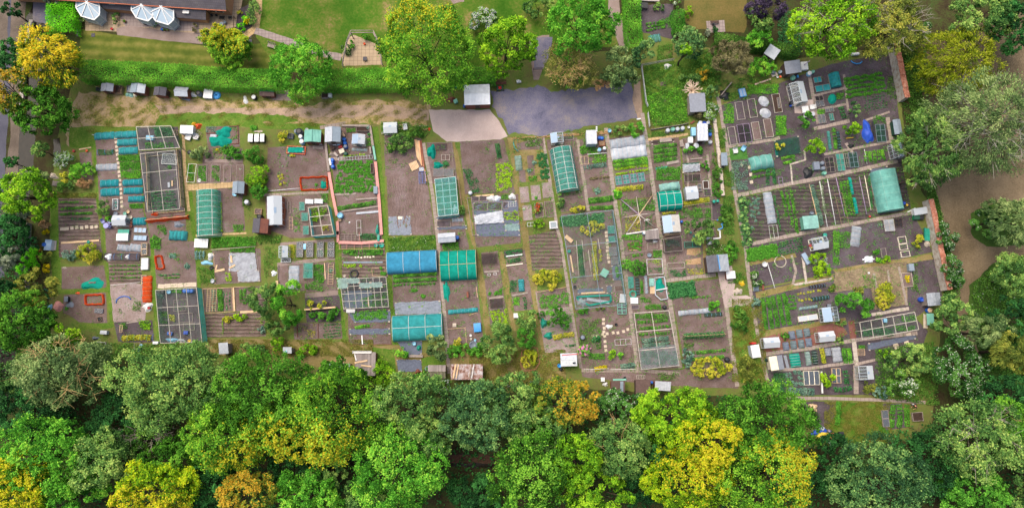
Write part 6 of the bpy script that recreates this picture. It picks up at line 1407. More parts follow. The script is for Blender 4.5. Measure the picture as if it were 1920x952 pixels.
shed(1065,152,135,98,-1,'teal corrugated roofed shed with pinkish end',1.9,.3,'y','tin_teal','redwd','s',win=None);Qi(1130,210,22,20,0,'small white lilac box at the corner of the teal roof','white','white',.4)
table(1108,245,85,24,-2,'low grey pallet below the teal roofed shed','greywd',.15,name='pallet',cat='pallet',slats=7)
bed(935,270,150,62,-3,'raised bed with orange edge and teal cover','soil','orange_p',.3);Qq([(868,252),(992,245),(1000,288),(872,293)],'teal mesh stretched over the orange edged bed','teal',z=.34,wr=.02);Qc(895,305,55,26,-5,'teal mesh spilling off the orange edged bed','teal',.2)
orangefence([(965,492),(1182,483),(1186,588),(975,592)],'large orange mesh rectangle with a teal cloth inside');Qc(1155,548,55,62,10,'teal cloth bundle in the corner of the orange mesh rectangle','teal',.35)
pole(700,598,960,575,.05,'white pipe lying along the lower edge of the dug plot','white',name='pipe',cat='pipe');Qk('pot',1095,548,'lone leafy plant inside the orange mesh rectangle',.9);
rows('sed',[(795,290),(855,265),(862,560),(800,540)],12,2,'seedling in the two long rows of the dug plot',1.8);rows('yel',[(800,470),(825,470),(825,540),(800,540)],3,2,'yellowing plant in the dug plot',.8);Qk('wf',822,396,'single white flower in the dug plot',.4)
compost(65,283,21,'black compost bin by the round pale shrub');Qa(84,320,10,'blue bucket below the black compost bin','cyan_p',.35)
Qg(82,452,62,148,-4,'white timber frame over young plants at the slab path',1,2,'white',.5);Qe([(50,390),(100,385),(110,510),(60,520)],'young plants under the white timber frame','veg',.3,9);Qa(145,512,14,'white bowl below the timber beds','white',.2)
for x,w,l,f in((170,82,'leftmost','veg'),(281,78,'second','veg'),(376,62,'third','weed'),(478,62,'rightmost','weed')):
 bed(x,458,w,150 if w>70 else 140,1,l+' of four long timber edged beds','soil','greywd');Qe([(x-w*.4,395),(x+w*.4,395),(x+w*.42,520),(x-w*.38,520)],'crops filling the '+l+' long timber bed',f,.3,11 if f=='veg' else 3,clump=1.2 if f=='veg' else.1)
Qk('wf',478,420,'white flowering plant in the rightmost long timber bed',.5);Qe([(255,255),(360,240),(350,340),(270,340)],'flower bed with orange blooms and grey leaves','redflower',.35,6,ex=.05);Qk('yf',290,265,'orange yellow flower plant in the flower bed')
shed(462,570,95,98,0,'small blue grey roofed shed at the end of the slab path',1.8,.35,'y','bfelt','redwd','s',win=None);Qa(432,620,19,'pale blue basin at the corner of the small shed','sky',.3);Qa(520,545,12,'grey tub on the right of the small shed','grey_p',.4)
tunnel(212,780,188,372,4,'large sea green netted tunnel with white hoops at the west','y',2.0,'gnet',nh=8,nl=2,square=.3)
Qh(528,686,20,'galvanised drum on the grass beside the bare plot','chrome','steel');crate(622,762,55,45,-2,'pale wooden crate of soil','palewd',.4,'soil');compost(632,804,23,'black round bin below the pale crate')
shed(642,880,126,118,-3,'dark and pink cracked roofed shed by the long polythene house',1.9,.35,'y','felt_dark','redwd','s',roof2='rust',win=None)
Qj(757,757,118,232,3,'long white roofed polythene house with orange brick flank','y',1.5,.5,'wglass','wglass','terra','terra',nb=5,name='greenhouse')
fence([(812,680),(850,745),(838,870)],'low orange brick flank beside the polythene house',.7,'terra','terra',2,'low_wall','wall',1)
for a in[(1037,682,66,36,-2,'left of two small white cold frames'),(1114,680,68,36,-2,'right of two small white cold frames')]:Qr(*a,1,1,'wglass','white',.4)
Qg(874,731,24,96,2,'narrow grey wooden rack on the soil',1,4,'greywd',.2);Qg(890,858,28,98,3,'narrow tan ladder shaped rack on the soil',1,3,'palewd',.2)
for a in[(978,720,45,70,2,'upper small netted crop cage'),(1000,806,56,66,2,'middle small netted crop cage'),(1010,915,48,72,2,'lower small netted crop cage')]:Qg(*a,1,1,'greywd',.5,net_='gnet')
Qe([(900,740),(965,740),(960,930),(910,930)],'scattered leafy plants between the small cages','veg',.25,6,clump=.5);Qe([(280,660),(330,690),(340,930),(300,930)],'ragged greens beside the large green tunnel','lime',.5,7);Qe([(420,870),(510,870),(505,930),(430,930)],'green clumps at the foot of the bare plot','veg',.4,8);Qe([(500,660),(560,660),(560,760),(500,720)],'weeds beside the galvanised drum','weed',.35,7)
cage([(1030,733),(1188,714),(1236,948),(1060,962)],'netted cage with teal sides and open roof','1.9' and 1.8,None,{'w':'tnet','e':'tnet','s':'tnet','n':'thin'},2,3,'pole');Qe([(1045,735),(1180,725),(1190,760),(1110,850),(1055,840)],'lime green bushes inside the teal sided cage','lime',.9,9,.2);Qe([(1140,880),(1190,870),(1200,920),(1150,920)],'yellow green plant inside the teal sided cage','vegyel',.6,9)
Qe([(1130,620),(1190,620),(1195,700),(1150,690)],'leafy plants above the teal sided cage','veg',.5,9)
V(340,440,4.327)
table(160,68,112,72,-2,'white slatted pallet bench at the grass path','white',.5,slats=5,name='pallet',cat='pallet');Qe([(250,20),(600,15),(615,90),(250,108)],'broad block of dense potato leaves','veg',.45,13,.2,*CB,clump=1.5);pole(240,122,600,95,.04,'thin rail along the potato block','pole',.5,.5,'rail','rail');Qe([(400,115),(600,100),(600,145),(400,140)],'narrow leafy strip below the thin rail','veg',.4,12,clump=1.4)
Qe([(590,10),(830,0),(800,70),(640,80)],'mixed weeds and herbs below the white polythene house','weed',.5,9,.2)
Qq([(388,150),(600,145),(618,290),(388,298)],'large clear plastic sheet over brassicas','fleece','plastic_sheet','plastic sheet',.05);Qq([(455,292),(635,290),(640,378),(465,382)],'second clear sheet overlapping the large one','fleece','plastic_sheet','plastic sheet',.06,z=.05)
Qd([(270,400),(642,378),(610,130)],'thin timber edging around the clear sheets','greywd',.12);Qd([(265,150),(275,398)],'left edging board of the plot with clear sheets','palewd',.12);Qb(405,170,412,228,16,'short offcut on the clear sheet','palewd',z=.1);Qb(395,270,440,245,14,'slanted offcut on the clear sheet','palewd',z=.1);Qb(270,298,352,280,18,'pale board on soil left of the clear sheet','palewd');Qb(278,290,290,245,12,'short upright board at the plot edge','palewd')
rows('let',[(365,320),(390,320),(392,370),(370,370)],3,2,'yellow green plant below the clear sheet',1.3);Qp(130,165,190,165,3,80,'grey blue hoop over silver leaves','sky',.6,group='hoops over silver leaves');Qe([(110,135),(195,135),(195,205),(115,200)],'silver leaved brassicas under the blue hoops','vegblue',.4,10);Qc(235,175,46,62,-15,'white polythene bundle with dark prints','white',.5,'sack','sack');Qc(205,228,95,30,-5,'bluish plastic bundle with a pink patch','sky',.3,'plastic_sheet')
Qh(243,268,17,'black round tub beside the herb bed','blk',None,.4);Qh(250,375,17,'galvanised tub at the lower herb bed','steel',None,.4);Qe([(130,260),(270,270),(280,380),(160,400),(150,330)],'herb bed beside the grass path','weed',.45,8,ex=.02)
Qd([(172,440),(412,428),(425,622),(190,640)],'pinkish timber frame around a striped plot','palewd',.15,closed=True);Qd([(420,425),(560,420)],'pinkish top board of the half hidden plot','palewd',.15);Qb(425,430,435,620,12,'wide pale double board between two plots','palewd',.15)
Qg(245,533,75,180,0,'orange cane frame over a young crop',3,12,'cane',.4);Qn(258,445,262,620,32,'pale teal crop under the orange cane frame','vegblue',h=.3);Qn(314,440,320,618,46,'broad dense green row in the pinkish frame','veg',h=.35,gaps=0);Qo([(345,460),(345,610),(395,610),(395,460)],3,10,'faint row in the pinkish frame','dkveg',h=.08,gaps=.4)
Qn(480,445,485,545,26,'leafy row in the half hidden plot','veg',h=.35);Qn(512,440,515,560,28,'second leafy row in the half hidden plot','veg',h=.35);Qe([(535,430),(600,420),(640,600),(550,605)],'dense leaves under the plum tree','weed',.5,9);Qb(480,628,660,620,18,'pale timber board above the bare brown plot','palewd',.1)
Qn(335,680,338,800,8,'single line of young onions in the bare brown plot','lime',h=.2,gaps=0);Qe([(610,670),(660,670),(660,720),(610,720)],'little lettuce rows at the right of the bare brown plot','veglime',.15,8,clump=.5)
Qj(828,138,72,92,2,'small glasshouse with pale roof and shelf','y',1.4,.35,'glass','wglass','glass');Qr(847,208,78,30,2,'low white frame in front of the small glasshouse',1,1,'glass','white',.3)
for x,l in((960,'first'),(1042,'second'),(1127,'third'),(1213,'fourth')):Qr(x,118,56,125,1,l+' of four glazed frames in a row from the left',1,2,'glass','greywd',.35);
Qe([(1100,130),(1155,130),(1155,175),(1105,175)],'seedlings in the third glazed frame','dkveg',.12,10);Qi(1000,95,22,45,0,'pale blue box between two glazed frames','sky','sky',.3);Qe([(870,80),(920,80),(925,190),(875,185)],'yellowish plants right of the small glasshouse','vegyel',.4,7);Qe([(660,100),(770,100),(780,330),(680,350)],'flowers and lettuces along the trodden path','weed',.35,7,ex=.06,clump=.6);Qc(750,312,42,42,0,'silver leafed clump wrapped in fleece','fleece_w',.3,'fleece')
Qs(912,345,90,190,1,'flat white fleece tunnel beside the apple tree','fleece',.3,5,'y');Qb(780,375,785,470,20,'tan board standing by the apple tree','palewd',.3);Qd([(790,250),(785,360)],'thin board edging at the bare patch','greywd');
Qg(1028,290,80,125,1,'frame draped with pale green netting',1,2,'greywd',.6,net_='gnet');Qe([(1070,240),(1155,240),(1158,390),(1072,390)],'dense green crop block between two netted frames','veg',.3,11,clump=1.3);Qb(1163,230,1170,360,7,'thin batten standing beside the crop block','palewd',.1);Qg(1212,318,40,165,0,'tall tan ladder trellis over sparse plants',1,8,'palewd',.3,'trellis','trellis');Qe([(1000,400),(1060,380),(1150,400),(1150,460),(1010,440)],'low bushes under the netted frame','veg',.4,7);Qk('court',1215,290,'pale leafy plant on the ladder trellis',.8)
Qb(1010,610,1260,590,12,'moss covered rail through the berry hedge','palewd',.8);Qd([(940,720),(945,830)],'brownish board left of the seedling bed','redwd');Qd([(1110,725),(1112,838)],'board between two seedling beds','redwd');Qe([(950,730),(1090,725),(1090,830),(960,835)],'sparse yellowing plants in the corner bed','vegyel',.3,5,clump=.4);Qo([(1150,735),(1290,725),(1290,820),(1150,830)],5,9,'fine seedling row in the corner bed','dkveg',h=.08,gaps=.35);Qe([(700,690),(800,690),(800,830),(710,830)],'untidy green growth right of the bare brown plot','weed',.4,8)
shed(345,920,75,90,4,'pale grey roofed hut at the wood edge',1.9,.2,'x','pfelt','greywd','s',kind='pent',win=None);shed(862,935,70,50,0,'small shed with turquoise end board at the wood edge',1.8,.2,'x','pfelt','greywd','s',kind='pent',win=None);Qb(880,925,882,955,14,'turquoise end board of the wood edge shed','sky',1.9)
# ================================================================ pink edged plot and the ploughed plot (view 600,220 x4.327)
V(600,220,4.327)
PK='pink weatherproofed board edging '
shed(103,140,128,122,1,'blue grey gabled shed in the corner of the pink edged plot',2.0,.35,'y','pfelt','greywd','s',roof2='bfelt')
Qd([(48,215),(75,440)],'grey weathered edging left of the pink edged plot','greywd',.35,.35);Qd([(76,450),(108,640),(140,800)],PK+'along the upper left side','pink_p',.35,.42);Qd([(143,845),(150,955)],PK+'along the lower left side','pink_p',.35,.42);Qd([(180,72),(405,72)],'grey boards along the head of the pink edged plot','greywd',.35,.3);Qd([(408,75),(432,235)],'grey boards at the upper right of the pink edged plot','greywd',.35,.35);Qd([(434,238),(452,350)],'teal painted section of the plot edging','mgreen',.35,.3);Qd([(452,365),(480,640),(502,955)],PK+'along the whole right side','pink_p',.35,.42)
for x,y,l in((193,175,'upper'),(200,206,'middle'),(205,235,'lower')):Qh(x,y,16,l+' blue barrel of three behind the blue grey shed','blue_p','grey_p' if y==235 else None,.7)
for i,(x,y,w,d,m,l) in enumerate([(118,215,28,22,'white','white box of jars among the shed clutter'),(150,218,24,18,'sky','light blue box among the shed clutter'),(165,238,30,22,'red_p','red and white tray among the shed clutter'),(175,272,42,36,'cream','cream box with blue lid among the shed clutter'),(100,250,36,24,'dkwd','dark wooden box among the shed clutter'),(180,130,18,60,'palewd','upright tan boards stacked by the shed'),(128,300,18,40,'concrete','concrete post piece by the shed path')]):Qi(x,y,w,d,i*7,l,m,m,.4)
Qh(207,293,17,'dark green tub below the shed clutter','dkgrn','dkgrn',.5);
for x,y,l in((98,345,'upper'),(92,370,'middle'),(102,398,'lower')):Qh(x,y,16,l+' blue water drum beside the potato rows','navy','blue_p',.8)
Qb(88,345,98,400,14,'white plastic board resting on the blue drums','white',.05,z=.85);Qc(95,300,45,28,0,'coil of grey wire by the blue drums','greywd',.3,'wire_heap','heap')
Qj(312,178,102,78,-2,'small white roofed greenhouse in the pink edged plot','y',1.3,.35,'bglass','wglass','glass','stone');crate(345,95,100,36,-1,'grey compost bay at the head of the pink edged plot','greywd',.6,'compost','compost_bay','compost bay');Qa(388,82,11,'green tub in the compost bay corner','mgreen',.6);Qa(398,140,13,'green pot beside the small white greenhouse','veg' and 'mgreen',.4,*PP,'veg')
Qe([(210,90),(290,90),(290,120),(220,125)],'herbs at the head of the pink edged plot','veg',.4,9);Qe([(365,170),(410,170),(415,230),(375,235)],'lettuces right of the small white greenhouse','bright',.3,10);Qs(320,262,125,26,-3,'low grey green cloche below the small white greenhouse','poly',.3,4);Qn(190,315,370,305,16,'row of salad above the long mesh frame','veglime',h=.2);Qg(288,330,275,26,4,'long grey mesh frame across the plot',12,1,'pfelt',.35);Qd([(230,200),(240,280)],'short board path edge by the small white greenhouse','greywd')
rows('spud',[(165,365),(415,360),(445,595),(120,605)],10,17,'bushy potato plant in the rows of the pink edged plot',.78,.1);rows('sed',[(210,390),(410,385),(430,580),(180,590)],6,12,'small gap filling plant in the potato rows',1.2,.3)
Qi(450,588,32,60,3,'light grey cabinet on the right of the potato rows','bfelt','bfelt',.6);crate(422,415,22,80,3,'grey slatted crate at the right of the potato rows','greywd',.6,'compost');Qi(408,268,14,55,8,'grey vertical slats by the plot edge','greywd','greywd',.5)
Qb(118,628,292,620,16,'long half buried plank below the potatoes','greywd');Qb(292,668,470,656,14,'second plank below the potatoes','greywd',.15);Qn(140,740,455,690,38,'dense bean row below the planks','veg',h=.45,gaps=.05);Qb(178,765,475,725,12,'third plank beneath the bean row','greywd',.2);Qb(295,780,478,765,16,'lilac grey board in the lower pink plot','pfelt',.12)
Qh(160,793,24,'light blue open barrel by the pink edging','sky',None,.8);Qi(160,830,26,28,0,'tan slab box below the light blue barrel','wood','wood',.3);Qg(315,895,34,120,3,'open white pole frame in the lower pink plot',1,2,'wpaint',.6);Qc(238,852,14,14,0,'white stone on the bare lower soil','white',.15,'stone','stone');Qc(465,912,26,80,0,'teal water bags at the plot edge','tealp',.4,'water_bag','bag');crate(478,880,16,50,3,'grey crate leaning beside the teal bags','greywd',.4)
Qj(570,85,108,85,2,'white framed lean mini greenhouse by the track','x',1.2,.3,'wglass','wglass','glass');crate(690,75,34,48,8,'pale open crate right of the mini greenhouse','wpaint',.5,'pfelt');crate(655,78,30,36,0,'wooden crate right of the mini greenhouse','palewd',.4,'compost');Qa(505,128,9,'small grey pot left of the mini greenhouse','stone',.3);pole(785,74,880,70,.04,'thin white pole on the grass by the concrete pad','white')
Qb(838,98,872,98,12,'pink painted board beside the orange ball','pink_p',.1);Qc(885,95,22,22,0,'orange buoy lying beside the concrete pad','orange_p',.25,'buoy','buoy')
for i in range(7):Qb(768+i*9,180+i*3,790+i*9,330+i*16,8,'%s pale plank of the long timber stack'%['first','second','third','fourth','fifth','sixth','seventh'][i],['palewd','wood_new','palewd','palewd','wood_new','redwd','wood_new'][i],.06+.05*(i%3))
Qb(820,190,850,420,9,'reddish plank on the right of the timber stack','redwd',.12);Qb(845,385,862,520,7,'orange tan plank beside the plastic crates','wood_new',.1);table(764,393,70,66,25,'pale pallet beside the timber stack','palewd',.18,name='pallet',cat='pallet',slats=6);crate(822,420,44,34,3,'pinkish crate at the end of the timber stack','redwd',.3,'pfelt');Qg(829,488,52,92,3,'blue purple plastic tray stack with pale cells',2,6,'blue_p',.35,'plastic_tray','tray')
Qd([(745,562),(850,552),(855,600),(748,615)],'dark rope rectangle laid on the ploughed soil','redwd',.06,.04,True);Qq([(556,808),(733,800),(745,955),(560,957)],'grey blue weed sheet weighted with pale stones','membrane_grey','weed_sheet','weed sheet',.03);Qi(650,815,36,24,0,'pale yellow slab weighing the weed sheet','cream','cream',.1)
Qe([(520,160),(640,200),(760,330),(640,440),(520,420)],'thin weeds on the uncultivated corner','weed',.2,3,clump=.2);Qe([(495,40),(700,40),(880,70),(890,120),(840,180),(780,150),(640,150),(500,140)],'nettles and grass around the mini greenhouse','weed',.5,8)
def ploughed():
 V(600,220,4.327);c=[W(540,470),W(865,470),W(935,955),W(560,955)];o=(c[0]+c[2])/2;o.z=level([c[0],c[1],c[2],c[3]])
 def fn(u,v):
  p=c[3].lerp(c[2],u).lerp(c[0].lerp(c[1],u),v)-o;a=p.x*1.0+.35*math.sin(p.y*.4)+.25*math.sin(p.y*1.1+p.x)
  e=min(1,6*min(u,1-u,v,1-v));return(p.x,p.y,.06+(.022*math.sin(a*2*math.pi/.42)+.02*math.sin(p.x*17+p.y*13))*e-.05*(1-e))
 x=MB().grid(fn,110,70).build('soil',mm('soil'),None,True,o);tag(x,None,None,None,'structure')
ploughed()
# teal tunnel column
Qc(905,276,72,108,3,'tall teal covered mound at the head of the slab path','teal',.8);Qc(956,387,76,54,-2,'lower teal covered mound above the mesh bed','teal',.5);bed(983,245,92,52,2,'small dark bed with seedlings beside the teal mound','dksoil','dkwd');rows('sed',[(955,230),(1015,228),(1015,258),(955,260)],3,5,'seedling in the small dark bed',1.2);Qg(1018,325,65,45,0,'faint wire frame on the pale soil',2,1,'pole',.3);Qk('dark',1020,380,'dark leafy plant beside the lower teal mound',1.6);Qg(1000,447,165,62,1,'grey mesh covered bed above the teal tunnel',2,1,'greywd',.4,net_='net_grey');Qd([(865,210),(1070,205),(1085,470)],'thin edging of the narrow plot beside the concrete pad','greywd',.1)
cage([(930,502),(1100,482),(1124,785),(960,803)],'flat topped pale teal net house with white rails',1.8,'net_teal_thin',{'w':'net_teal_thin','e':'net_teal_thin','n':'net_teal_thin','s':'gnet'},3,6,'wpaint')
Qq([(945,808),(1120,795),(1125,820),(945,830)],'black weed mat in front of the net house','membrane');bed(1005,865,112,56,2,'dark timber bed below the net house','dksoil','greywd');Qs(1115,832,90,32,3,'short white fleece cloche below the net house','fleece',.35,3);Qq([(950,890),(1190,880),(1195,905),(950,912)],'second black weed mat above the silver roof','membrane');bed(1125,860,95,40,2,'bare timber bed right of the dark one','soil','greywd');Qc(1097,745,40,65,3,'white sack inside the net house','white',.3,'sack','sack')
Qb(1118,480,1150,720,10,'row of logs edging the grass path','bark_chip',.12);Qe([(850,420),(880,420),(920,940),(900,940)],'weeds along the slab path edge','weed',.15,3,clump=.3)
V(600,440,3.4)
Qd([(120,50),(265,55),(408,40)],PK+'across its foot','pink_p',.35,.42);Qd([(115,-20),(118,50)],PK+'at the lower left corner','pink_p',.35,.4);Qg(266,75,285,34,0,'pinkish wire frame below the pink edging',6,1,'pink_p',.3);Qe([(255,-5),(360,-5),(362,45),(262,48)],'leafy crop in the foot of the pink edged plot','dkveg',.35,11);Qg(190,20,115,50,0,'fine mesh over soil at the foot of the pink edged plot',5,3,'greywd',.3);Qa(357,66,13,'left teal can below the pink edging','tealp',.4);Qa(393,66,15,'right teal can below the pink edging','tealp',.4);Qi(372,20,14,40,0,'teal crate in the pink corner','tealp','tealp',.5)
Qd([(252,-10),(258,48)],'post board dividing the foot of the pink edged plot','pink_p',.3)
Qn(150,108,400,100,24,'upper bean row below the pink edging','veg',h=.35);Qn(190,128,400,122,18,'lower bean row below the pink edging','veg',h=.3);Qm([(220,142),(350,142)],7,11,'cream marker slab in the row below the beans','cream',group='cream marker slabs');Qb(150,177,400,175,10,'blue grey drip strip on the soil','bfelt',.05);rows('let',[(155,195),(265,192),(265,200),(155,202)],1,6,'bright lettuce in the short row',1.5);rows('pot',[(395,210),(408,210),(408,245),(395,245)],2,2,'leafy plant by the grass path edge',.9)
ring(218,250,24,'black tyre beside the glazed net cage','blk','tyre','tyre',.3,1);Qa(155,262,9,'white stone pot left of the tyre','stone',.3);Qd([(330,215),(415,208),(415,262),(335,262)],'thin board rectangle of seedlings','palewd',.08,.04,True)
cage([(127,285),(420,267),(438,458),(150,472)],'long frame of pale squares with pale teal sheets on the upper part',1.7,'thin',{'w':'thin','s':'thin','e':'thin','n':'thin'},7,4,'pole',pr=.035)
for q,l in[([(128,285),(192,282),(196,348),(134,352)],'left pale teal sheet'),([(192,284),(266,284),(268,316),(194,320)],'second pale teal sheet'),([(266,316),(336,312),(338,345),(268,348)],'third pale teal sheet'),([(336,312),(410,308),(412,342),(338,345)],'right pale teal sheet')]:Qq(q,l+' on the frame of pale squares','net_pale','shade_sheet','sheet',.02,z=1.8)
Qq([(155,360),(330,355),(335,462),(158,468)],'dark membrane floor inside the frame of pale squares','membrane');Qe([(260,410),(420,360),(425,455),(260,465)],'vegetables growing inside the frame of pale squares','veg',.35,6);Qb(310,400,312,455,7,'tan batten inside the frame','palewd',.3);Qi(195,485,56,22,0,'white box at the foot of the frame','white','white',.4)
for q,l in[([(180,500),(450,480),(450,555),(220,560)],'upper dark blue membrane framing the lettuce block'),([(185,600),(450,597),(452,632),(188,636)],'lower dark blue membrane strip')]:Qq(q,l,'membrane')
Qf('soil','dksoil',[(218,490),(424,480),(426,535),(222,542)],.04);Qf('soil','soil',[(222,562),(450,553),(450,598),(218,602)],.04);rows('let',[(222,498),(420,486),(424,525),(226,535)],4,13,'leafy lettuce in the membrane framed block',1.5,.05,m='veg');Qn(222,590,318,578,22,'short row of young leeks below the lettuce block','bright',h=.3);Qd([(185,640),(188,700),(452,698),(450,630)],'brown edging of the bare foot plot','redwd',.1);Qb(268,640,272,698,7,'white board across the bare foot plot','white',.1)
# derelict shed etc
shed(290,822,130,150,0,'derelict shed with open lid of planks and rusty side',1.9,.15,'x','deckgrey','redwd','e',kind='pent',win=None);Qb(240,760,250,800,6,'white batten fallen on the derelict shed roof','white',.05,z=2.05);Qb(240,815,320,800,10,'loose tan board on the derelict shed roof','palewd',.05,z=2.05);Qb(280,830,345,838,9,'second loose board on the derelict shed roof','palewd',.05,z=2.05);crate(285,748,120,16,0,'white gutter along the head of the derelict shed','wpaint',.2,z0=2.1);Qc(280,870,140,40,-8,'tangle of dead branches behind the derelict shed','bark',.7,'brushwood_pile','branches',5);Qb(60,825,200,835,26,'pale sheet on the lean-to left of the derelict shed','pfelt',1.2);Qa(348,855,7,'bright blue can beside the derelict shed','cyan_p',.5);Qb(350,760,340,830,12,'leaning rusty plank on the derelict shed side','wood_new',1.5)
# net tunnels
tunnel(586,172,318,140,3,'blue netted tunnel with three bays','x',1.5,'net_blue','wpaint',3,0,square=.45,end=True);tunnel(881,192,232,190,3,'bright teal netted tunnel with gathered end','x',1.7,'teal','cane',4,1,square=.3);Qc(985,240,26,70,20,'gathered end of the bright teal tunnel cover','teal',.5);tunnel(622,590,318,165,3,'pale teal net house with white rails at the plot foot','x',1.7,'tnet','wpaint',3,1,square=.5)
Qo([(465,262),(745,250),(745,282),(465,295)],2,24,'dense bean row below the blue net tunnel','veg',h=.4,gaps=0);Qn(470,325,740,308,14,'thinner row below the dense bean rows','veg',h=.3);rows('pot',[(595,355),(605,355),(660,388),(650,388)],2,2,'isolated green plant on the bare soil',.9,0);Qq([(475,432),(770,420),(775,502),(480,510)],'wrinkled grey blue mulch film across the plot','membrane_grey','mulch_film','weed sheet',.06);Qk('let',573,460,'lettuce in the mulch film',1);Qk('let',650,455,'second lettuce in the mulch film',1)
Qc(805,360,42,118,5,'long turquoise cloth dropped beside the slab path','teal',.3,lob=5);shed(808,18,112,60,4,'silver roofed shed with dark front',1.9,.3,'x','tin_pale','dkwd','s',win=None);Qh(873,18,14,'blue mouthed barrel at the silver roofed shed','blk','blue_p');Qe([(780,55),(885,50),(885,100),(785,105)],'green strip below the silver roofed shed','bright',.35,10);Qe([(430,20),(735,0),(738,95),(435,110)],'rough grass and white clover above the blue net tunnel','weedflower',.3,10,ex=.03)
Qs(912,485,190,30,5,'slim turquoise cloche over the soil','tnet',.4,8,'x');pole(950,512,1005,495,.04,'orange tan pole beside the slim cloche','palewd');Qg(970,355,50,115,5,'wooden racks standing on the dark rows',2,4,'dkwd',.4);Qb(942,365,944,400,14,'brown box board beside the wooden racks','redwd',.3);Qb(995,330,1005,400,5,'thin tan cane beside the wooden racks','palewd',.1)
Qi(857,575,24,24,0,'pale square slab standing on the soil','stone','stone',.2);Qi(1003,590,46,56,5,'light blue chair like crate','sky','cyan_p',.5);Qd([(815,600),(925,592),(935,700)],'thin tan frame around the corner bed','palewd',.1)
for i,(x,y,m,l) in enumerate([(960,640,'white','white pot'),(962,662,'stone','stone pot'),(988,670,'sky','cyan dish'),(970,540,'vegyel','x')]):
 if m!='vegyel':Qa(x,y,8,l+' beside the light blue crate',m,.2,*PP)
Qh(978,702,26,'big grey water bowl by the shrubs','grey_p',None,.5);Qq([(490,680),(650,672),(650,760),(560,775),(490,700)][:4],'black membrane yard below the pale teal net house','membrane');Qc(630,720,32,32,0,'dark teal bin in the membrane yard','tealp',.6,'bin','bin',0);Qa(600,692,12,'grey tub in the membrane yard','sky',.4);table(610,772,90,16,-2,'pale board bench below the membrane yard','greywd',.4);Qq([(488,795),(645,795),(650,870),(500,872)],'weathered black membrane by the olive shed','membrane');Qc(625,870,40,30,0,'orange brown dead conifer heap','redwd',.6,'brushwood_pile','branches');
shed(745,872,112,86,0,'olive wooden shed roofed in two shades',1.9,.4,'x','olive_boards','dkwd','s',roof2='deckgrey',win=None);compost(682,852,16,'grey black bin left of the olive shed','grey_p')
V(840,440,3.173)
shed(112,815,190,92,0,'rusty corrugated tin shed with poles on its roof',2.0,.25,'x','tin_rust','dkwd','s',kind='pent',win=None);
for x,w,l,m in((45,10,'leftmost','palewd'),(62,7,'second','palewd'),(138,5,'third','wood'),(152,5,'rightmost','wpaint')):Qb(x+8,768,x-6,850,w,l+' loose pole on the rusty tin shed roof',m,.06,z=2.35)
# ================================================================ allotment column with weed mat, narrow beds (view 840,220 x4.327)
V(840,220,4.327)
Qh(181,612,17,'galvanised bin at the corner of the sparse plot','chrome','steel',.6);Qe([(120,420),(180,420),(250,520),(255,610),(190,615),(150,500)],'climbing greens on the left of the sparse plot','dkveg',.35,8);rows('let',[(405,385),(500,375),(505,560),(400,590)],9,5,'yellow green lettuce in the sparse plot',1.6,.1,m='veglime');Qn(400,215,415,330,40,'potato strip at the top right of the sparse plot','dkveg',h=.4,gaps=.02);Qe([(250,520),(420,500),(400,620),(260,620)],'self sown greens in the sparse plot','veg',.2,3,clump=.1);Qe([(300,210),(350,205),(350,300),(300,300)],'lone small greens in the sparse plot','veg',.25,4,clump=.1)
Qd([(155,655),(190,655),(232,955),(200,960)],'long narrow timber trough beside the grass path','greywd',.2,.06,True);bed(222,663,60,42,-2,'left small timber bed at the head of the weed mat plot','dksoil','greywd');bed(285,660,60,42,-2,'right small timber bed at the head of the weed mat plot','dkveg' and 'dksoil','greywd')
Qc(350,655,75,44,0,'left white sack at the head of the weed mat plot','white',.4,'sack','sack');Qc(400,655,50,44,0,'middle white sack at the head of the weed mat plot','fleece_w',.4,'sack','sack');Qc(520,642,60,44,0,'right white sack at the head of the weed mat plot','white',.4,'sack','sack')
Qq([(200,690),(560,670),(575,820),(590,960),(235,962),(215,830)][:1]+[(560,672),(590,965),(232,965)],'large dark weed membrane covering the plot','membrane','weed_membrane');
for a in[(263,725,115,66,-3,'left timber bed above the white fleece','dksoil'),(380,722,115,66,-3,'middle timber bed above the white fleece','dksoil'),(467,715,45,60,-3,'right timber bed above the white fleece','dksoil'),(513,797,120,66,3,'timber bed right of the white fleece','dksoil')]:bed(*a)
rows('sed',[(215,705),(310,700),(310,745),(215,750)],3,6,'seedling in the left timber bed',1.5);rows('sed',[(330,705),(430,700),(430,740),(330,745)],3,6,'seedling in the middle timber bed',1.5);rows('let',[(465,780),(560,772),(562,818),(470,825)],3,6,'lettuce in the bed right of the white fleece',1.2);Qg(520,705,62,36,2,'white grid trellis lying beside the beds',3,2,'wpaint',.15)
Qq([(212,800),(440,758),(455,855),(222,872)],'bright white fleece stretched over a bed','fleece_thick','fleece','fleece',.08,z=.2,lift=.2);Qq([(460,870),(575,862),(580,920),(465,922)],'pale green gauze on the weed membrane','net_pale','gauze','cover',.03,z=.06);rows('sed',[(270,900),(450,895),(450,940),(270,950)],2,6,'seedling poking through the weed membrane',1.5);Qb(225,640,370,628,12,'pale board at the head of the weed mat plot','palewd');Qe([(430,630),(490,625),(490,665),(435,668)],'leafy clump between the white sacks','veg',.3,9)
Qs(572,370,58,118,6,'turquoise rimmed cloche on the grassy plot','net_pale',.5,5,'y','tealp');Qf('soil','soil',[(570,430),(630,425),(632,525),(580,530)],.06);Qf('soil','soil',[(640,312),(695,308),(705,470),(650,475)],.06);Qf('soil','soil',[(555,215),(770,160),(775,260),(640,265),(560,275)],.08)
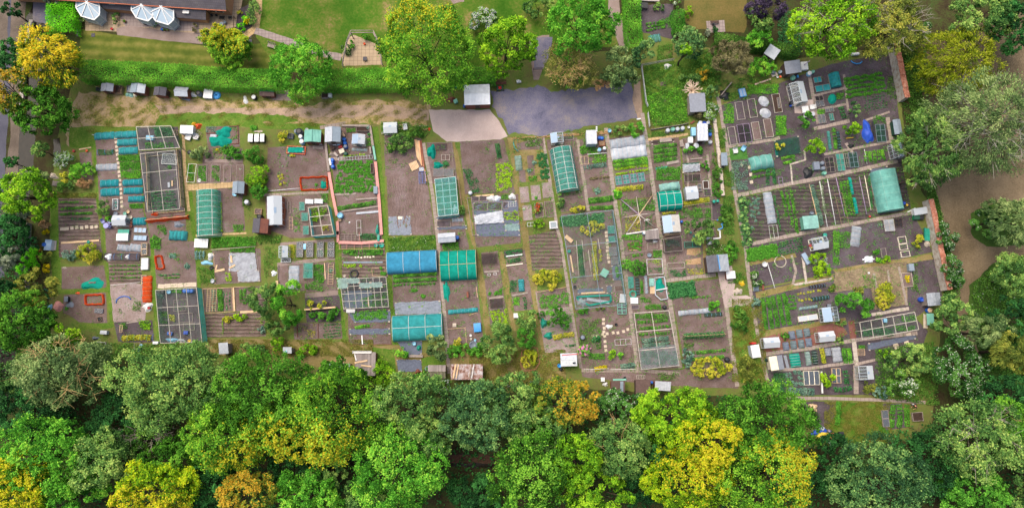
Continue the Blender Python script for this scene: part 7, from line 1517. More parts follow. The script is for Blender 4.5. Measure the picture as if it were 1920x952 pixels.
for a in[(620,628,72,125,5,'upper left bare bed of six edged with boards'),(712,612,76,120,5,'upper middle bare bed of six edged with boards'),(800,592,70,122,5,'upper right bare bed of six edged with boards'),(645,775,74,122,5,'lower left bare bed of six edged with boards'),(740,755,70,118,5,'lower middle bed with red flower of six edged with boards'),(822,745,74,128,5,'lower right seedling bed of six edged with boards')]:bed(*a,'soil_pale' if 'bare' in a[-1] else 'soil','greywd',.12)
rows('sed',[(795,695),(850,690),(858,790),(800,795)],6,4,'seedling in the lower right bed',1.4);rows('pot',[(735,305),(790,300),(800,390),(745,398)],6,4,'dark strawberry plant in the upper grass bed',.75,.02,m='dkveg');rows('pot',[(755,435),(810,430),(815,490),(760,495)],4,4,'dark strawberry plant in the lower grass bed',.75,.02,m='dkveg');Qp(535,190,565,195,2,30,'turquoise hoop in the flower corner','tealp',.6,group='turquoise hoops');arc([(530,205),(540,250),(570,280)],.06,'turquoise netting roll curved on the grass','tnet',z=.1);Qe([(600,170),(760,155),(765,235),(630,240)],'flowering weeds by the car park edge','weedflower',.35,6,ex=.05);Qe([(800,130),(1050,90),(1300,85),(1300,120),(1040,160),(830,160)],'weedy verge along the car park','weed',.3,4,clump=.3)
Qk('cab',700,370,'left cabbage in the narrow grass bed',1.2);Qk('cab',658,432,'lower cabbage in the narrow grass bed',1.2);Qe([(650,480),(720,475),(720,515),(660,520)],'leafy clump at the foot of the narrow grass bed','veg',.3,10);Qk('wf',616,745,'white flower in the lower left bed',.6);Qe([(520,150),(600,150),(590,300),(530,300)],'grass clumps in the flower corner','weed',.25,4,clump=.4);
Qj(884,166,100,80,6,'tiny white greenhouse at the head of the green tunnel','y',1.3,.35,'bglass','glass','glass');bed(975,160,85,55,4,'dark seedling bed right of the tiny greenhouse','dksoil','greywd');rows('sed',[(945,145),(1005,140),(1005,175),(948,180)],3,5,'seedling in the dark bed by the tiny greenhouse',1.3)
tunnel(948,420,182,352,9,'large bright green netted tunnel in the middle of the field','y',2.1,'gnet',nh=8,nl=3,square=.2);Qd([(835,290),(850,390)],'dark boards left of the large bright green tunnel','bfelt',.3,.3);Qe([(920,600),(1080,590),(1090,620),(930,640)],'flowers at the foot of the large bright green tunnel','weedflower',.3,6,ex=.04)
table(855,872,64,60,4,'white framed dark solar panel table','white',.6);Qr(855,872,52,48,4,'dark solar panel tilted on the white table',1,1,'pane_dark','white',.66,None,'solar_panel','solar panel');Qg(672,868,55,30,3,'white crate frame under the lime green bush',2,1,'white',.3);Qk('pot',715,655,'small plant in the upper middle bare bed',.8)
Qi(1165,160,84,112,2,'grey metal roofed cabin at the car park edge','pfelt','tin_pale',1.9,'metal_cabin','cabin');
for i,y in enumerate((115,130,145)):Qi(1194,y-3,12,12,2,['upper','middle','lower'][i]+' white vent on the grey metal cabin','white','white',.06).location.z=1.95
Qh(1228,165,15,'left blue barrel behind the metal cabin','navy','blue_p',.8);Qh(1250,168,15,'right blue barrel behind the metal cabin','navy','blue_p',.8);crate(1250,205,48,50,3,'terracotta coloured crate of compost','terra',.5,'bark_chip');Qh(1229,262,16,'pale butt below the terracotta crate','white','sky',.7);Qh(1270,250,15,'grey butt below the terracotta crate','steel','white',.7);Qe([(1065,240),(1210,220),(1210,290),(1075,300)],'sorrel like bright leaves below the metal cabin','veg',.4,10,.2);Qe([(1090,180),(1120,170),(1120,230),(1095,235)],'greenery left of the metal cabin','veg',.5,9)
# ================================================================ narrow beds, cages and the middle columns
K,CH,BK,BR,ED,ST,RW,CF,LA,HE,QS,CL,BD=Qb,Qi,Qa,Qh,Qd,Qn,rows,Qr,Qg,Qc,Qq,Qs,bed
def R4(x0,y0,x1,y1):return[(x0,y0),(x1,y0),(x1,y1),(x0,y1)]
def PA(x0,y0,x1,y1,l,m='veg',h=.3,d=9,**k):return Qe(R4(x0,y0,x1,y1),l,m,h,d,**k)
V(840,440,3.173)
LA(245,143,92,62,3,'black netted low frame at the head of the first narrow bed',2,1,'dkwd',.5,net_='net_black');K(215,222,305,216,10,'board crossing the first narrow bed','greywd',.1);K(245,380,330,368,12,'second board across the first narrow bed','greywd',.1);LA(288,410,75,60,4,'dark netted frame in the first narrow bed',2,1,'dkwd',.5,net_='net_black');K(250,445,335,436,10,'third board across the first narrow bed','greywd',.1)
RW('pot',[(245,345),(310,335),(312,350),(250,358)],2,5,'leafy plant in the middle of the first narrow bed',.8);RW('let',[(258,460),(340,452),(350,525),(275,530)],6,5,'lettuce at the foot of the first narrow bed',1.3);LA(280,232,16,12,0,'left white clip frame in the first narrow bed',1,1,'white',.3);LA(245,237,16,12,0,'right white clip frame in the first narrow bed',1,1,'white',.3)
BD(388,108,112,40,7,'dark bed of greens behind a white bar','dksoil','dkwd');RW('pot',[(345,105),(435,95),(437,115),(345,122)],2,8,'dark plant behind the white bar',.7,m='dkveg');K(345,130,442,118,6,'white bar across the second narrow bed','white',.2);ST(355,158,430,148,26,'strawberry strip in the second narrow bed','dkveg',h=.2);K(345,185,445,172,6,'thin white board in the second narrow bed','cream',.1)
PA(368,270,408,340,'dark lettuces left of the turquoise cover','dkveg',.25,9);CL(437,300,36,72,5,'turquoise ribbed cover in the second narrow bed','tnet',.5,5,'y');K(380,362,475,345,10,'board below the turquoise cover','greywd',.1);PA(388,370,425,420,'green square of salad in the second narrow bed','bright',.2,11);ST(455,372,460,440,20,'dark row beside the green square','dkveg',h=.2)
CH(404,480,28,28,0,'small white box beside the dense little tree','white','white',.4);ED([(530,342),(700,312)],'pale board edge under the currant hedge','palewd',.15);RW('let',[(555,375),(708,352),(712,400),(560,425)],4,10,'neat lettuce in the four lettuce rows',1.4,.03,m='veg')
HE(570,525,40,52,0,'upper dark teal covered mound by the grass path','tealp',.8);HE(598,600,46,42,0,'lower dark teal covered mound by the grass path','tealp',.7);ST(625,610,750,590,30,'raspberry row right of the lower teal mound','vegyel',h=.7,gaps=.02);ST(690,660,760,655,12,'thin row above the white roofed hut','dkveg',h=.2);PA(680,470,740,520,'loose greens by the fruit bush','veg',.4,6)
ED([(440,690),(480,668),(530,672),(545,760),(520,800),(450,810),(432,770),(440,690)],'oval brick edging of the berry bed','brick',.15,.1);LA(515,888,50,34,3,'small blue grey slatted pallet bench on the lawn',5,1,'bfelt',.3,'pallet','pallet');K(350,895,470,912,14,'rotting timber edge at the wood','greywd',.2)
shed(718,742,98,78,2,'white roofed hut with window sheets and a red rear edge',2.0,.35,'x','tin_white','redwd','s',roof2='tin_pale',win=None);K(672,716,765,709,4,'red trim along the white roofed hut','red_p',.1,z=2.0);K(735,762,752,760,9,'navy rooflight in the white roofed hut','window_glass',.03,z=2.2);BR(664,778,12,'bright blue open drum at the white roofed hut','cyan_p',None,.8);BR(672,800,9,'black tub behind the blue drum','blk','blk',.5)
V(1080,440,3.173)
# long cage
V(1060,380,4.758)
cage([(-38,120),(425,66),(545,908),(95,945)],'long cage of thin teal poles over brassicas and canes',1.9,'thin',{'e':'net_teal_thin','n':'thin'},2,3,'bfelt',pr=.035)
for y,l in((135,'upper'),(175,'lower')):RW('cab',[(-30,y),(320,y-22),(320,y+4),(-30,y+22)],2,14,l+' dark brassica in the head of the long cage',1.2,.03,m='dkveg')
for x0,y0,x1,y1,l in((98,340,122,670,'first'),(148,330,182,665,'second'),(205,420,235,660,'third'),(292,320,322,510,'fourth')):pole(x0,y0,x1,y1,.05,l+' long pale pole inside the long cage','pole',.1,.1)
Qn(130,380,150,660,44,'dark bean row between the first two poles','dkveg',h=1.0,gaps=.03);ST(255,350,275,690,44,'tall yellow green bean row in the long cage','vegyel',h=1.2,gaps=.02);ST(310,420,320,520,24,'flowering row beside the fourth pole','vegyel',h=.7)
table(350,625,62,68,-30,'tilted green board on a stand in the long cage','mgreen',.7);K(0,300,60,350,34,'pale board box at the left of the long cage','palewd',.3);BK(33,430,15,'dark green tub at the left of the long cage','tealp',.4);K(45,470,70,620,12,'tan plank along the left of the long cage','palewd');Qk('yf',78,690,'golden plant at the lower left of the long cage',2,m='orange');BR(85,750,14,'black pot below the golden plant','blk',None,.4)
QS([(108,770),(335,758),(335,795),(108,812)],'dark blue membrane in the long cage','membrane');QS([(368,740),(412,738),(415,805),(372,808)],'small dark blue membrane in the long cage','membrane');K(140,808,355,798,14,'pale plank below the dark membrane','palewd',.1)
ED([(100,840),(400,825),(405,880),(210,915),(110,860)],'teal net roll forming a loop on soil','teal',.35,.25,True);HE(150,885,110,70,-35,'white gathered net bundle on the teal loop','net_white',.6,'net_bundle','net',6);K(190,860,390,890,26,'white net stretched from the bundle','fleece',.3)
for x,y,w,d,l in((408,240,60,70,'first'),(415,325,58,58,'second'),(425,435,62,72,'third'),(442,518,62,62,'fourth')):LA(x,y,w,d,3,l+' netted square along the right of the long cage',1,1,'bfelt',.4,net_='gnet' if y<400 else 'net_grey')
QS([(412,562),(480,555),(515,690),(425,690)],'dark membrane at the lower right of the long cage','membrane');ST(455,570,468,670,30,'greens growing from the right membrane','veg',h=.4)
Qm([(362,250),(385,540)],9,24,'small pale slab down the right of the long cage',group='slabs in the long cage');BD(480,765,82,55,2,'timber bed at the foot of the long cage','soil_red');CF(512,852,50,74,-6,'white dome lidded frame at the corner of the long cage',1,1,'wglass','white',.4);CF(505,945,80,95,1,'green framed glass panels below the long cage',2,3,'glass','mgreen',.3);PA(425,800,470,890,'pink flowers inside the long cage','pinkflower',.4,7,ex=.3)
# rotary pole frame and next column
V(1080,220,4.327)
CE=(512,790)
for x,y,l,m in((362,665,'upper left','lilac_p'),(622,630,'upper right','palewd'),(490,645,'top','pole'),(640,778,'right','pole'),(660,905,'lower right','pole'),(535,925,'bottom','pole'),(405,950,'lower left','pole'),(380,815,'left','pole')):pole(*CE,x,y,.06,l+' spoke of the wooden star frame',m,2.0,.06,'spoke','pole')
K(405,950,660,910,10,'white baseboard of the star frame','wpaint',.3);K(495,862,522,825,16,'short tan board on the star frame','palewd',.1);HE(575,832,40,16,5,'white bag under the star frame','white',.3,'bag','bag');PA(370,670,640,760,'potatoes under the upper star frame','veg',.45,7);PA(400,800,520,930,'yellow green crops under the lower star frame','vegyel',.35,4);PA(560,840,610,930,'dark greens at the lower right of the star frame','dkveg',.5,7)
CL(420,200,288,84,8,'upper of two long fleece tunnels','fleece',.6,8);CL(430,283,288,100,8,'lower and whiter of two long fleece tunnels','fleece_thick',.6,8)
Qo([(300,362),(580,335),(585,365),(305,395)],2,36,'big leafy courgette row below the fleece tunnels','bright',h=.45,gaps=.05);Qo([(310,425),(585,392),(588,425),(320,465)],2,20,'narrow salad row below the courgettes','veglime',h=.2)
for i in range(4):LA(345+i*62,512-i*9,52,72,8,['first','second','third','fourth'][i]+' blue grey wire grid over seedlings from the path',2,3,'lilac_p',.25,net_='gnet')
ST(325,590,545,560,44,'yellow green bush bean row above the star frame','vegyel',h=.6,gaps=.02);Qk('rhub',340,625,'big rhubarb at the path corner',1.6);LA(592,590,36,75,3,'dark wire cage by the path above the star frame',1,2,'dkwd',.6)
LA(70,348,62,62,4,'orange tan timber cage of compost',2,1,'palewd',.7);pole(90,302,250,288,.05,'white rail over the pea frame','white',.55,.55,'rail','rail');PA(100,290,245,370,'pea plants under the white rail','bright',.5,8);Qp(65,405,235,375,9,10,'blue and yellow cane hoop over leeks','sky',.6,group='cane hoops over leeks');ST(60,410,250,385,36,'leek row under cane hoops','vegblue',h=.4);ST(110,495,270,485,22,'withered row on bare soil','brownish',h=.2);Qk('court',172,600,'young globe plant on bare soil',1.2);ST(100,680,300,655,50,'broad potato row above the long cage','veg',h=.4,gaps=0);ST(110,742,300,728,34,'second potato row above the long cage','veg',h=.35,gaps=.02)
BK(272,108,15,'pale blue bin in the dark hedge','sky',.8);K(480,42,512,36,10,'white board on the dark hedge','white',.1,z=1.4)
Qo([(625,245),(815,222),(820,330),(632,355)],4,34,'bushy potato row right of the slab path','veg',h=.4,gaps=.06);PA(650,405,845,510,'dense potato block above the teal roll','veg',.45,11,clump=1.3);QS([(608,195),(790,172),(795,200),(612,222)],'dark net strip at the head of the potato rows','net_black');K(678,190,775,180,34,'pale wooden pallet board at the potato head','greywd',.1);K(735,378,832,358,24,'grey board lying in the potato rows','greywd',.15);K(645,420,740,405,18,'pale green mesh strip in the potatoes','gnet',.15)
CL(762,560,165,66,8,'pale grey green polythene roll tunnel','poly_pale',.8,3);tunnel(762,672,182,160,5,'vivid teal netted tunnel with white lattice','x',1.6,'teal','wpaint',3,2,square=.3)
V(1200,90,4.138)
ED([(80,640),(330,600),(370,590)],'low timber rail below the wild garden','greywd',.5)
for x,y,m,l in((217,638,'chrome','leftmost grey'),(257,628,'mgreen','second green'),(292,628,'grey_p','third dark'),(332,622,'bfelt','rightmost blue grey')):BR(x,y,17,l+' water butt of four in a row',m,'pfelt' if m!='mgreen' else None)
BK(378,615,10,'small white tub right of the four butts','white',.4);PA(85,650,200,690,'weeds left of the water butts','weed',.4,8)
shed(484,655,82,130,1,'tall shiny metal roofed shelter',2.1,.2,'x','tin_pale','deckgrey','s',kind='pent',win=None);CH(422,648,44,64,2,'blue lidded tank left of the metal shelter','sky','sky',.9);CH(393,713,36,46,0,'white fridge cabinet by the metal shelter','white','white',.9);CH(368,760,26,42,0,'grey cabinet below the white fridge','pfelt','pfelt',.6);table(437,757,42,36,0,'round grey patio table by the metal shelter','steel',.7,True);CH(322,740,24,50,5,'grey slatted box at the path fork','greywd','greywd',.4)
for x,y,m,l in((500,580,'navy','blue tub behind the metal shelter'),(530,578,'sky','pale tub behind the metal shelter'),(545,610,'blk','black tub right of the metal shelter'),(548,640,'dkgrn','dark green tub right of the metal shelter'),(545,668,'blue_p','blue cyan tub right of the metal shelter'),(548,728,'steel','galvanised tub below the metal shelter'),(470,578,'sky','light blue tub left behind the shelter')):BR(x,y,15,l,m,'white' if m=='sky' else None,.7)
K(390,590,420,570,14,'brown board by the blossoming shrub','redwd',.2);K(390,865,480,856,10,'timber board below the bush row','greywd',.15)
V(1080,220,4.327)
QS([(860,390),(1000,380),(1002,440),(862,455)],'grey fleece sheet on the small plot','fleece','fleece','fleece',.08,z=.25,lift=.3);K(860,385,995,376,14,'dark teal net roll above the grey fleece','dkgrn',.3);LA(945,490,132,60,2,'black netted double bed frame',2,1,'greywd',.35,net_='net_black');Qj(940,612,96,100,6,'white sheeted box greenhouse','x',1.4,.3,'wglass','wglass','wglass');BD(1050,550,46,66,3,'small white edged black bed','compost','wpaint',.3);CF(1005,570,32,60,4,'narrow green frame beside the white box greenhouse',1,2,'glass','greywd',.3);BD(1065,612,60,60,2,'dark slab bed below the black one','dksoil')
BR(1120,682,14,'left dark green butt by the berry rail','dkgrn','tealp',.8);BR(1150,678,13,'right dark green butt by the berry rail','dkgrn','tealp',.8);fence([(690,752),(1070,700),(1160,695)],'long low wooden rail below the teal tunnel',.7,'greywd',None,2.5,rails=1);ST(870,705,1080,668,50,'yellow green berry row along the wooden rail','vegyel',h=.7,gaps=.02);PA(830,740,1090,820,'green fruit canes below the wooden rail','veg',.7,9);ST(700,785,810,770,18,'yellow flowers beside the rail','vegyel',h=.3)
shed(1201,340,50,102,2,'grey roofed cabinet beside the stone wall',1.6,.15,'y','bfelt','greywd','s',kind='pent',win=None);BR(1190,405,12,'black tub below the grey roofed cabinet','blk','blk',.6)
BD(1142,770,86,130,-2,'dark edged plot strip beside the blue hose','dksoil');arc([(1140,835),(1165,828),(1192,835),(1192,860),(1175,868),(1190,880),(1185,900),(1150,910)],.1,'bright blue hose looped by the weedy hedge','cyan_p')
PA(1195,430,1280,560,'mixed border beside the stone wall','weed',.4,8);PA(1160,90,1210,250,'grass and weeds between wall and path','weed',.4,9);PA(1100,290,1150,640,'nettles along the brick path','weed',.6,8);PA(1190,640,1280,950,'wild border west of the dark eastern plots','weed',.5,7,ex=.03)
V(1240,380,4.758)
Qj(90,188,150,150,5,'half blue half cream sheeted greenhouse','y',1.5,.35,'bglass','off_white','glass','dkwd');K(25,285,165,272,30,'wooden staging in front of the half sheeted greenhouse','wood',.5);BR(182,168,12,'blue drum right of the half sheeted greenhouse','navy','blue_p',.6);BK(213,172,9,'orange pumpkin pot right of the half sheeted greenhouse','orange_p',.3);BK(290,297,9,'teal tub under the sprawling fruit tree','tealp',.4);BK(262,265,10,'turquoise bucket under the sprawling fruit tree','tealp',.4)
cage([(20,325),(178,300),(190,425),(32,440)],'black netted cage of brassicas','.9' and.9,'net_black',{'s':'net_black','w':'net_black'},1,1,'greywd');PA(40,330,165,390,'brassicas in the black netted cage','vegblue',.5,9);LA(278,372,145,50,3,'dark green netted frame',2,1,'tealp',.4,net_='net_dark')
Qf('mulch','straw',[(230,415),(345,400),(352,440),(300,470),(225,465)],.12);Qf('mulch','straw',[(215,510),(350,490),(352,545),(225,555)],.12);Qf('grass','grass_dry',[(365,340),(395,340),(410,630),(380,630)],.08);LA(132,560,150,50,3,'open grey rail frame on the soil',1,1,'pole',.5);PA(75,600,220,660,'low potatoes below the rail frame','dkveg',.35,9);PA(230,590,370,640,'yellowing plants by the straw','vegyel',.25,5)
shed(502,540,195,150,5,'dark corrugated shed with a blue strip and paler panels',1.9,.3,'y','tin_dark','dkwd','s',roof2='tin_grey',win=None);K(464,482,484,612,14,'bright blue strip on the dark corrugated roof','cyan_p',.03,z=2.15);CH(620,643,80,68,5,'white topped chest with reddish side','redwd','white',.9);HE(720,712,58,52,0,'yellow plastic bag on the weeds','yellow_p',.4,'bag','bag');HE(685,790,82,52,5,'heap of pale rubble','stone',.35,'rubble','rubble',5)
CF(430,328,42,84,3,'white glazed frame by the gravel ring',2,3,'wglass','white',.4);ED([(460,322),(525,315),(520,250),(500,240)],'white gravel ring edging','white',.12,.2);PA(400,370,570,470,'flowering border behind the dark corrugated shed','weedflower',.5,8,ex=.06);PA(590,620,740,720,'ivy and weeds around the white topped chest','weed',.5,9)
V(1060,380,4.758)
PA(500,285,685,335,'bright salad strip below the star frame','bright',.3,12);shed(775,285,118,80,4,'low dark slatted roof with white edge',1.2,.15,'x','deckgrey','wpaint','s',kind='pent',win=None);BR(705,270,13,'small blue white tank beside the low slatted roof','sky','white',.6);BD(615,388,112,62,4,'red brown bed of seedlings','soil_red','redwd');RW('pot',[(575,365),(665,360),(665,405),(578,410)],3,6,'seedling plant in the red brown bed',.7);K(570,422,655,415,14,'pale plank below the red brown bed','palewd');BD(775,385,90,55,3,'dark bed below the low slatted roof','soil');HE(800,345,40,26,0,'white plastic pots below the slatted roof','white',.3,'pots','pots');fence([(525,462),(740,430),(850,425)],'low wire fence across the boarded column',.5,'greywd',None,3,rails=1)
ST(600,475,705,462,26,'young lettuces along the wire fence','veg',h=.25);BR(752,466,19,'blue open bucket barrel','bfelt',None,.5);PA(780,420,860,490,'large squash leaves by the slab path','veg',.4,9)
BD(796,572,140,140,3,'white edged bed of two salad colours','soil','wpaint',.3);PA(740,512,852,560,'lime green lettuce half of the white edged bed','veglime',.35,13,clump=1.4);PA(740,578,860,632,'dark green half of the white edged bed','dkveg',.35,13,clump=1.3)
LA(585,710,46,100,2,'green netted frame under the blackcurrant',1,2,'tealp',.5,net_='gnet');CL(645,748,36,152,2,'dark green narrow cloche','net_dark',.5,6,'y');ST(680,680,682,810,26,'leafy row between two cloches','veg',h=.3);CL(722,730,28,160,3,'grey white narrow cloche','fleece',.4,6,'y');CH(770,708,40,68,0,'pale teal box with white lid','mgreen','poly_pale',.5);table(780,775,46,72,0,'small tan pallet by the angled pool frame','palewd',.2,name='pallet',cat='pallet',slats=4)
ED([(795,672),(880,662),(910,855),(850,866),(800,822)],'angled grey frame holding a teal cloth','pfelt',.3,.12,True);HE(842,738,80,120,5,'teal cloth in the angled frame','teal',.3);K(805,782,905,765,8,'white bar across the angled frame','white',.1,z=.3);ring(603,815,28,'teal octagonal pot ring','tealp','planter','planter',.25,1);CH(615,872,68,56,0,'white basin below the teal ring','white','white',.3);BD(623,930,70,40,2,'little timber bed below the white basin','dksoil');BR(888,930,18,'black barrel beside the leafy rows','blk','blk',.7);PA(665,845,765,890,'green row beside the white basin','veg',.3,10);PA(710,905,850,950,'leafy crops above the second cage','veg',.4,9)
RW('dark',[(935,740),(1130,715),(1145,810),(940,830)],5,13,'large potato plant in the brassica strip',1.3,.05)
V(1080,440,3.173)
cage([(345,466),(552,450),(614,776),(388,800)],'tall cage with dense grey net on its lower half',1.9,'net_grey',{'s':'net_grey','e':'thin','w':'thin'},2,3,'pole',topfrac=(0,.38));PA(350,470,550,500,'bushy crop at the head of the grey netted cage','veg',.5,9);Qo([(365,520),(545,510),(555,580),(375,595)],3,18,'green row inside the grey netted cage','veg',h=.3);Qo([(390,632),(550,615),(560,645),(395,665)],2,30,'cabbage row inside the grey netted cage','vegblue',h=.4,gaps=.02);PA(385,690,600,770,'brassicas under the dense grey net','dkveg',.5,9)
CL(705,458,190,32,6,'wavy grey fleece cloche on bare soil','fleece',.4,7);CL(818,475,105,24,4,'short dark green cloche on bare soil','net_dark',.4,4);canes(632,605,872,592,12,36,'long dark netted pea row on canes',Qk='dkveg');ST(650,705,890,685,20,'thin potato row above the berry thicket','veg',h=.3);ST(690,742,880,722,20,'second thin row above the berry thicket','veg',h=.3);PA(640,640,700,680,'weeds below the pea row','weed',.3,6);BR(902,742,15,'black barrel at the end of the berry thicket','blk','blk',.7);ST(690,372,800,365,14,'short faint row in the bare plot','veg',h=.15)
Qm([(160,485),(165,590),(178,700)],8,16,'round edged slab in the cottage garden path',group='cottage garden slabs');Qm([(85,605),(325,565)],8,16,'white slab across the cottage garden',group='white cottage garden slabs');PA(20,500,150,680,'mixed herbs in the cottage garden','weed',.35,5,ex=.02);Qk('pink',50,690,'pink flowering clump by the slab path',2.2);Qk('pink',62,684,'second pink flowering clump by the slab path',1.6);PA(75,705,170,740,'low green hedge row in the cottage garden','veg',.5,11,clump=1.4);Sh(210,715,30,32,1.2,'lime','light green bush in the cottage garden');Sh(262,718,20,22,1,'bright','second green bush in the cottage garden');Sh(50,457,40,26,.9,'veg','green mound below the long cage');Sh(150,440,36,12,.7,'orange','orange flowered clump below the long cage');Sh(130,620,40,20,.6,'dkveg','dark herb clump in the cottage garden')
BR(40,610,14,'black butt with grey lid in the cottage garden','blk','grey_p',.7);HE(197,545,40,22,0,'white dish heap in the cottage garden','white',.2,'stones','stones');LA(280,637,96,34,4,'white triangular trellis laid flat','' and 3 or 3,1,'wpaint',.3);LA(305,700,46,62,2,'brown open crate frame in the cottage garden',1,2,'dkwd',.5);ST(110,798,185,785,26,'bright yellow flower row on a rail','yellow',h=.5,gaps=0);fence([(50,800),(190,795)],'left low white rail above the sheds',.6,'wpaint',None,3,rails=1);fence([(205,800),(350,797)],'right low white rail above the sheds',.6,'wpaint',None,3,rails=1);ST(260,785,350,775,34,'grey green plants on the right rail','vegblue',h=.5);BR(240,533,8,'small dark pot by the white slabs','blk',None,.3)
V(1020,640,6.857)
shed(950,575,180,150,0,'brown shed with green fascia and grey stripe',1.9,.25,'x','felt_brown','redwd','n',kind='pent',win=None,roof2='bfelt');K(862,485,1030,482,22,'green fascia board of the brown shed','mgreen',.2,z=1.9);shed(1272,590,190,210,1,'dark brown felt shed with straw streaks',1.9,.25,'x','felt_brown','dkwd','n',kind='pent',win=None);LA(1245,455,105,46,2,'white rack at the head of the dark brown shed',5,1,'pole',.4);shed(1525,570,205,120,-3,'pale pinkish corrugated lean-to',1.7,.2,'x','tin_pale','redwd','n',kind='pent',win=None);CH(757,487,48,54,0,'white cube box by the brown shed','white','white',.5);HE(790,550,60,50,0,'white and lilac bags by the brown shed','white',.4,'bags','bags');BR(1040,470,18,'black tub on the corner of the brown shed','blk',None,.5);BR(1388,525,18,'blue drum between two dark sheds','navy','blue_p');PA(1430,400,1740,500,'tufty greens by the lean-to','weed',.35,6)
# ================================================================ eastern plots
V(1320,90,4.327)
shed(718,157,128,100,8,'grey flat roofed garden hut in the north plots',1.9,.15,'x','felt_grey','dkwd','s',kind='pent',win=None);CH(815,145,56,66,5,'white box with lilac pole','white','white',.6);pole(812,138,860,105,.06,'lilac pole leaning on the white box','lilac_p',.8,1.2)
for x,y,r,m,l in((568,195,16,'grey_p','dark butt left of the grey hut'),(622,192,15,'bfelt','blue grey butt left of the grey hut'),(858,205,20,'sky','pale blue round tub right of the grey hut'),(888,190,14,'mgreen','small pale tub right of the grey hut'),(728,238,20,'mgreen','green round tub below the grey hut')):BR(x,y,r,l,m,'white' if m=='sky' else None,.7)
BK(596,236,9,'white pot by the brick border','white',.3);BK(620,232,9,'orange pot by the brick border','orange_p',.3);K(410,300,540,255,12,'pinkish brick border of the north plot','brick_pale',.15);K(545,225,590,215,30,'pale slab pile left of the hut','concrete',.2);CH(760,230,16,24,0,'small blue box below the hut','cyan_p','cyan_p',.3)
CF(313,362,52,66,11,'bright blue framed cold frame',2,1,'bglass','cyan_p',.4);HE(170,385,75,90,30,'black refuse sacks at the plot corner','blk',.5,'refuse_sacks','sacks',4);K(130,395,215,290,8,'grey pole across the refuse sacks','greywd',.6);PA(350,300,600,375,'shaggy green bed along the brick border','bright',.45,10,clump=1.2)
for x,y,w,d,l,s in((290,512,62,145,'first upper','dksoil'),(390,492,62,150,'second upper','dksoil'),(590,452,64,152,'fourth upper','compost'),(228,715,58,145,'first lower','dksoil'),(422,675,62,145,'third lower','soil'),(520,652,62,150,'fourth lower','soil')):BD(x,y,w,d,7,l+' white edged bed of the north plot',s,'pole',.2,bw=.05)
PA(390,430,425,560,'leafy plants in the second upper bed','veg',.3,8);LA(328,692,100,150,7,'black netted bed with lilac poles','' and 2 or 2,2,'lilac_p',.5,net_='net_black');HE(487,430,78,84,5,'upper white cloche like dome bag','fleece_thick',.5,'fleece_dome','fleece',0);HE(500,526,80,76,5,'lower white cloche like dome bag','fleece_thick',.5,'fleece_dome','fleece',0);PA(155,455,240,615,'U shaped green border at the plot corner','bright',.3,9);CF(606,445,18,85,5,'narrow glass strip in the fourth upper bed',1,1,'glass','greywd',.3);PA(580,555,665,710,'bright salad bed below the beds','bright',.35,12,clump=1.3)
Qj(767,362,112,165,10,'glasshouse with bright white roof panel','y',1.5,.5,'glass','wglass','glass');Qf('patio','pad',[(725,440),(880,420),(900,540),(735,530)],.04);table(823,498,54,54,5,'square white plastic table','white',.7);chair(878,480,36,-80,'white chair right of the white table');chair(828,550,36,175,'white chair below the white table');table(884,535,36,36,0,'round grey side table','steel',.5,True);BR(708,445,14,'black tub left of the glasshouse','blk',None,.6);BR(708,465,10,'blue tub left of the glasshouse','navy',None,.4)
for a,m in(((922,258,62,44,10,'upper teal netted frame of the small bed group'),'tnet'),((965,325,120,50,10,'lower teal netted frame with three lights'),'tnet'),((940,452,70,48,8,'grey netted frame beside the teal cushion'),'net_grey'),((935,408,62,38,8,'white edged twin tray above the grey netted frame'),'net_black'),((1018,500,70,38,8,'grey gauze frame on the dark bed'),'net_grey'),((1035,560,36,60,8,'small upright gauze frame'),'gnet'),((955,575,62,70,8,'white framed bed with two covers'),'net_grey')):LA(*a,2,1,'greywd',.4,net_=m)
tunnel(1068,258,84,112,8,'teal netted lean tunnel beside the lettuce field','y',1.1,'tnet','tealp',4,1);HE(1043,412,70,90,5,'teal plastic water bag cushion','teal',.4,'water_bag','bag',0);PA(1070,370,1130,420,'green bush by the teal cushion','veg',.4,9);PA(915,500,980,540,'salad tuft above the white framed bed','bright',.3,9);ST(1105,480,1140,570,44,'dark crop row by the brick path','dkveg',h=.3)
RW('pot',[(1145,255),(1450,205),(1468,350),(1165,395)],5,17,'lush green plant in the walled lettuce field',.9,.06);arc([(1190,108),(1205,122),(1235,132),(1265,128),(1280,112)],.09,'blue pipe curved at the head of the walled field','cyan_p');CH(1230,48,60,18,5,'white board box under the lime green tree','white','white',.4);PA(1480,230,1560,420,'grass strip below the brick wall','weed',.3,5);Qo([(1290,410),(1470,385),(1490,480),(1300,510)],6,9,'fine seedling row in the walled field','dkveg',h=.1,gaps=.4)
HE(1330,682,80,185,5,'long bright blue tarpaulin','navy',.7);K(1350,610,1368,720,14,'black folded strip on the blue tarpaulin','blk',.1,z=.6);LA(1435,690,75,140,3,'green netted frame right of the blue tarpaulin',2,3,'bfelt',.5,net_='net_dark');PA(1370,550,1470,620,'leafy crops above the green netted frame','veg',.4,8);shed(1570,640,62,120,5,'grey lidded chest shed by the eastern hedge',1.2,.2,'y','bfelt','dkgrn','s',win=None);BR(1585,755,16,'black tub below the grey lidded chest','blk','blk',.6);Qj(1570,830,80,110,9,'dark framed greenhouse half under the tree','y',1.4,.4,'glass','bglass','glass')
for x,l,m in((1018,'left','gnet'),(1095,'right','net_dark')):CL(x,750,24,150,3,l+' thin green cloche among crop rows',m,.4,6,'y')
